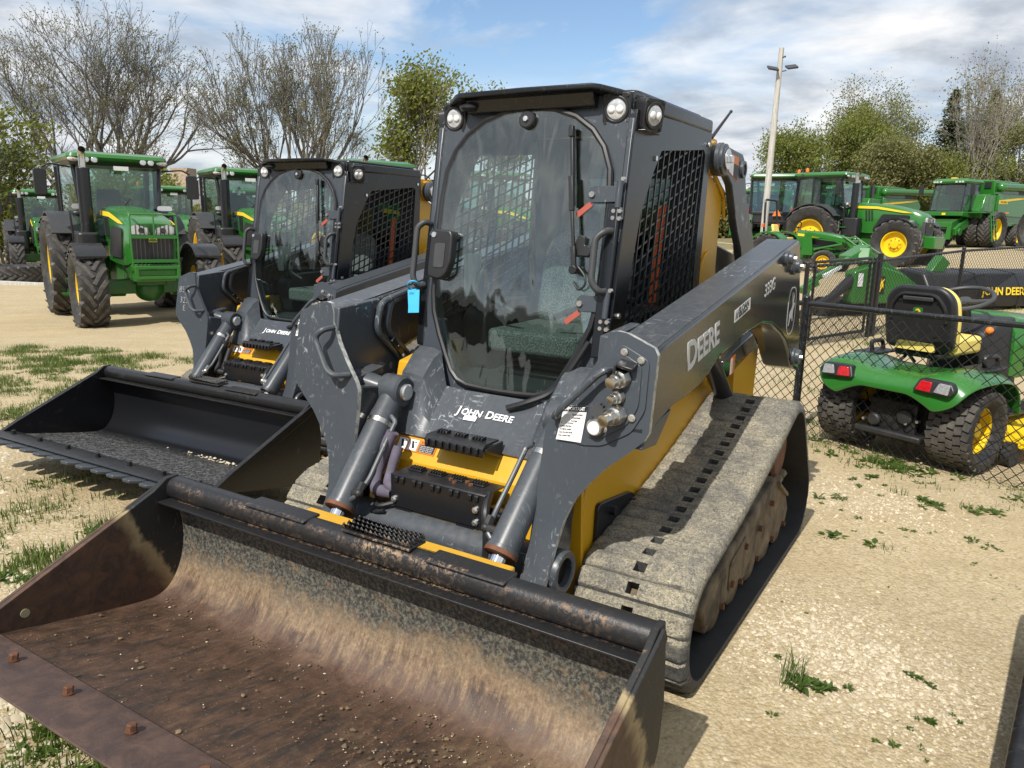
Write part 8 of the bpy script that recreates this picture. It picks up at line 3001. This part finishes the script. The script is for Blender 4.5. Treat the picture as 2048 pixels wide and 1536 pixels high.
def blades(name, mat, label, cat, n, sampler, seed, h0, h1, w, lean=0.6):
    rng = random.Random(seed)
    vs, fs = [], []
    for (x, y, k) in sampler(rng, n):
        z = ground_z(x, y) - 0.014 + 0.010 * math.sin(x * 2.1 + 0.7 * y) * math.sin(y * 1.7)
        h = rng.uniform(h0, h1) * k
        a = rng.uniform(0, 2 * PI)
        d = Vector((math.cos(a), math.sin(a), 0))
        s = Vector((-d.y, d.x, 0)) * w * rng.uniform(0.6, 1.2)
        l = lean * rng.uniform(0.2, 1.0) * h
        p = Vector((x, y, z))
        b = len(vs)
        vs += [p - s, p + s, p + d * l * 0.35 + Vector((0, 0, h * 0.6)) + s * 0.75, p + d * l * 0.35 + Vector((0, 0, h * 0.6)) - s * 0.75, p + d * l + Vector((0, 0, h))]
        fs += [(b, b + 1, b + 2, b + 3), (b + 3, b + 2, b + 4)]
    m = MB(); m.add(vs, fs)
    return tag(stuff(m.build(name, MT[mat], None, fix=False)), label, cat)


def verge_sampler(clumps, per, rad, xr, yr, thr=0.25):
    def f(rng, n):
        out = []
        tries = 0
        while len(out) < n and tries < n * 60:
            tries += 1
            x, y = rng.uniform(*xr), rng.uniform(*yr)
            v = verge_at(x, y)
            if v < thr or rng.random() > v or blocked(x, y):
                continue
            k = rng.uniform(0.5, 1.15) * (0.55 + 0.45 * v)
            for _ in range(per):
                out.append((x + rng.gauss(0, rad), y + rng.gauss(0, rad), k))
        return out[:n]
    return f


blades('grass', 'grass', 'grass growing along the left verge', 'grass', 52000, verge_sampler(0, 12, 0.035, (-8, -0.6), (1.2, 10.0)), 3, 0.03, 0.10, 0.0034)
blades('grass', 'grass_dry', 'dry grass stalks in the left verge', 'grass', 3500, verge_sampler(0, 6, 0.05, (-8, -0.8), (1.4, 9.5)), 4, 0.05, 0.17, 0.0018)
blades('grass', 'grass', 'grass along the fences on the right', 'grass', 9000, verge_sampler(0, 10, 0.05, (1.8, 14), (3.6, 15.5), 0.15), 5, 0.03, 0.12, 0.003)


def weed_plants(n, sampler, seed, label, mat='weed', s0=0.03, s1=0.075):
    """Rosette weeds: radiating pointed leaves."""
    rng = random.Random(seed)
    vs, fs = [], []
    for (x, y, k) in sampler(rng, n):
        z = ground_z(x, y) - 0.010 + 0.010 * math.sin(x * 2.1 + 0.7 * y) * math.sin(y * 1.7)
        nl = rng.randint(6, 12)
        L = rng.uniform(s0, s1) * k
        for i in range(nl):
            a = 2 * PI * i / nl + rng.uniform(-0.3, 0.3)
            el = rng.uniform(0.08, 0.75)
            d = Vector((math.cos(a) * math.cos(el), math.sin(a) * math.cos(el), math.sin(el)))
            s = Vector((-math.sin(a), math.cos(a), 0)) * L * rng.uniform(0.10, 0.2)
            p = Vector((x, y, z + 0.004))
            l = L * rng.uniform(0.6, 1.1)
            b = len(vs)
            vs += [p, p + d * l * 0.55 + s, p + d * l - Vector((0, 0, l * 0.18)), p + d * l * 0.55 - s]
            fs.append((b, b + 1, b + 2, b + 3))
    m = MB(); m.add(vs, fs)
    return tag(stuff(m.build('weeds', MT[mat], None, fix=False)), label, 'weeds')


def spots(lst):
    def f(rng, n):
        out = []
        for (x, y, r, c, k) in lst:
            for _ in range(c):
                out.append((x + rng.gauss(0, r), y + rng.gauss(0, r), k * rng.uniform(0.6, 1.2)))
        return out
    return f


weed_plants(0, verge_sampler(0, 1, 0.1, (-8, 14), (1.2, 14), 0.3), 7, 'leafy weeds in the verge') if False else None
weed_plants(900, verge_sampler(0, 2, 0.06, (-6, -0.6), (1.2, 8), 0.3), 8, 'leafy weeds in the left verge', s0=0.03, s1=0.09)
weed_plants(170, verge_sampler(0, 3, 0.05, (2.0, 5.0), (3.6, 7), 0.2), 9, 'leafy weeds along the near fence', s0=0.05, s1=0.14)
SP = [(1.09, 2.56, 0.02, 3, 1.2), (1.17, 2.55, 0.035, 12, 0.55), (1.56, 2.63, 0.03, 10, 0.5), (1.79, 3.96, 0.02, 3, 1.2), (1.97, 3.84, 0.03, 4, 0.9), (2.24, 3.25, 0.04, 8, 0.5), (2.56, 4.55, 0.06, 8, 0.8), (2.81, 4.44, 0.04, 4, 1.2),
      (2.95, 4.37, 0.03, 3, 1.0), (2.76, 4.99, 0.05, 6, 0.8), (2.39, 3.53, 0.05, 9, 0.45), (1.06, 2.69, 0.03, 4, 0.4), (2.05, 4.6, 0.06, 5, 0.8), (2.4, 4.9, 0.08, 8, 0.9), (1.45, 2.35, 0.03, 5, 0.4), (1.3, 2.2, 0.05, 6, 0.4), (2.3, 4.0, 0.05, 5, 0.5), (1.75, 3.3, 0.06, 6, 0.35), (2.6, 3.9, 0.05, 6, 0.5)]
rs_ = random.Random(77)
for _ in range(70):
    SP.append((rs_.uniform(0.9, 3.2), rs_.uniform(2.1, 5.2), 0.02, 1, rs_.uniform(0.2, 0.5)))
SP = [q for q in SP if not blocked(q[0], q[1])]
weed_plants(0, spots(SP), 10, 'small weeds scattered over the gravel on the right', s0=0.035, s1=0.085)
blades('grass', 'weed', 'thin grass tufts in the gravel on the right', 'grass', 0, lambda rng, n: [(x + rng.gauss(0, 0.03), y + rng.gauss(0, 0.03), k) for (x, y, k) in ((1.07, 2.60, 1.6), (1.99, 3.80, 0.7), (2.81, 4.46, 0.7), (1.06, 2.55, 1.3), (2.5, 4.7, 0.8)) for _ in range(26)], 12, 0.05, 0.10, 0.0018, 0.9)


# ------------------------------------------------------------ dirt and pebbles lying in the buckets
def bucket_debris(root, n, seed, mat, name, label, rmin, rmax, place):
    M = root.matrix_world

    def sampler(rng, k):
        out = []
        while len(out) < k:
            p = place(rng)
            w = M @ Vector(p)
            out.append((w.x, w.y, w.z))
        return np.array(out)
    return tag(scatter_np(n, sampler, seed, rmin, rmax, 0.45, name, mat, 0.45), label, 'dirt')


def floor_pt(x, y, lift=0.0):
    return (x, y, 0.121 + max(0, x - 1.76) * 0.192 + lift)


def dirt_place(rng):
    while True:
        x = 1.72 + 0.60 * rng.random() ** 1.3
        y = rng.uniform(-1.0, 1.03)
        k = 0.5 + 0.5 * math.sin(y * 5.3 + x * 9) * math.sin(x * 7.7 - y * 2.1)
        wgt = 0.05 + 0.95 * smooth01(-0.3, 0.9, y) * k ** 2 + 0.22 * (1 - smooth01(0.0, 0.10, x - 1.72)) * k
        if rng.random() < wgt:
            return floor_pt(x, y)


bucket_debris(LOADER1, 800, 21, 'clod', 'dirt', 'crumbs of dried soil lying in the rusty bucket', 0.0016, 0.0085, dirt_place)
bucket_debris(LOADER1, 120, 22, 'stone', 'dirt', 'pale grit lying in the rusty bucket', 0.002, 0.005, dirt_place)
bucket_debris(LOADER2, 70, 23, 'pale_stone', 'gravel', 'a few white pebbles in the black bucket', 0.004, 0.012, lambda rng: floor_pt(1.73 + 0.05 * rng.random(), rng.choice((0.0, 0.0, 0.12, 0.2, -0.1)) + rng.normal(0, 0.12) + 0.25))
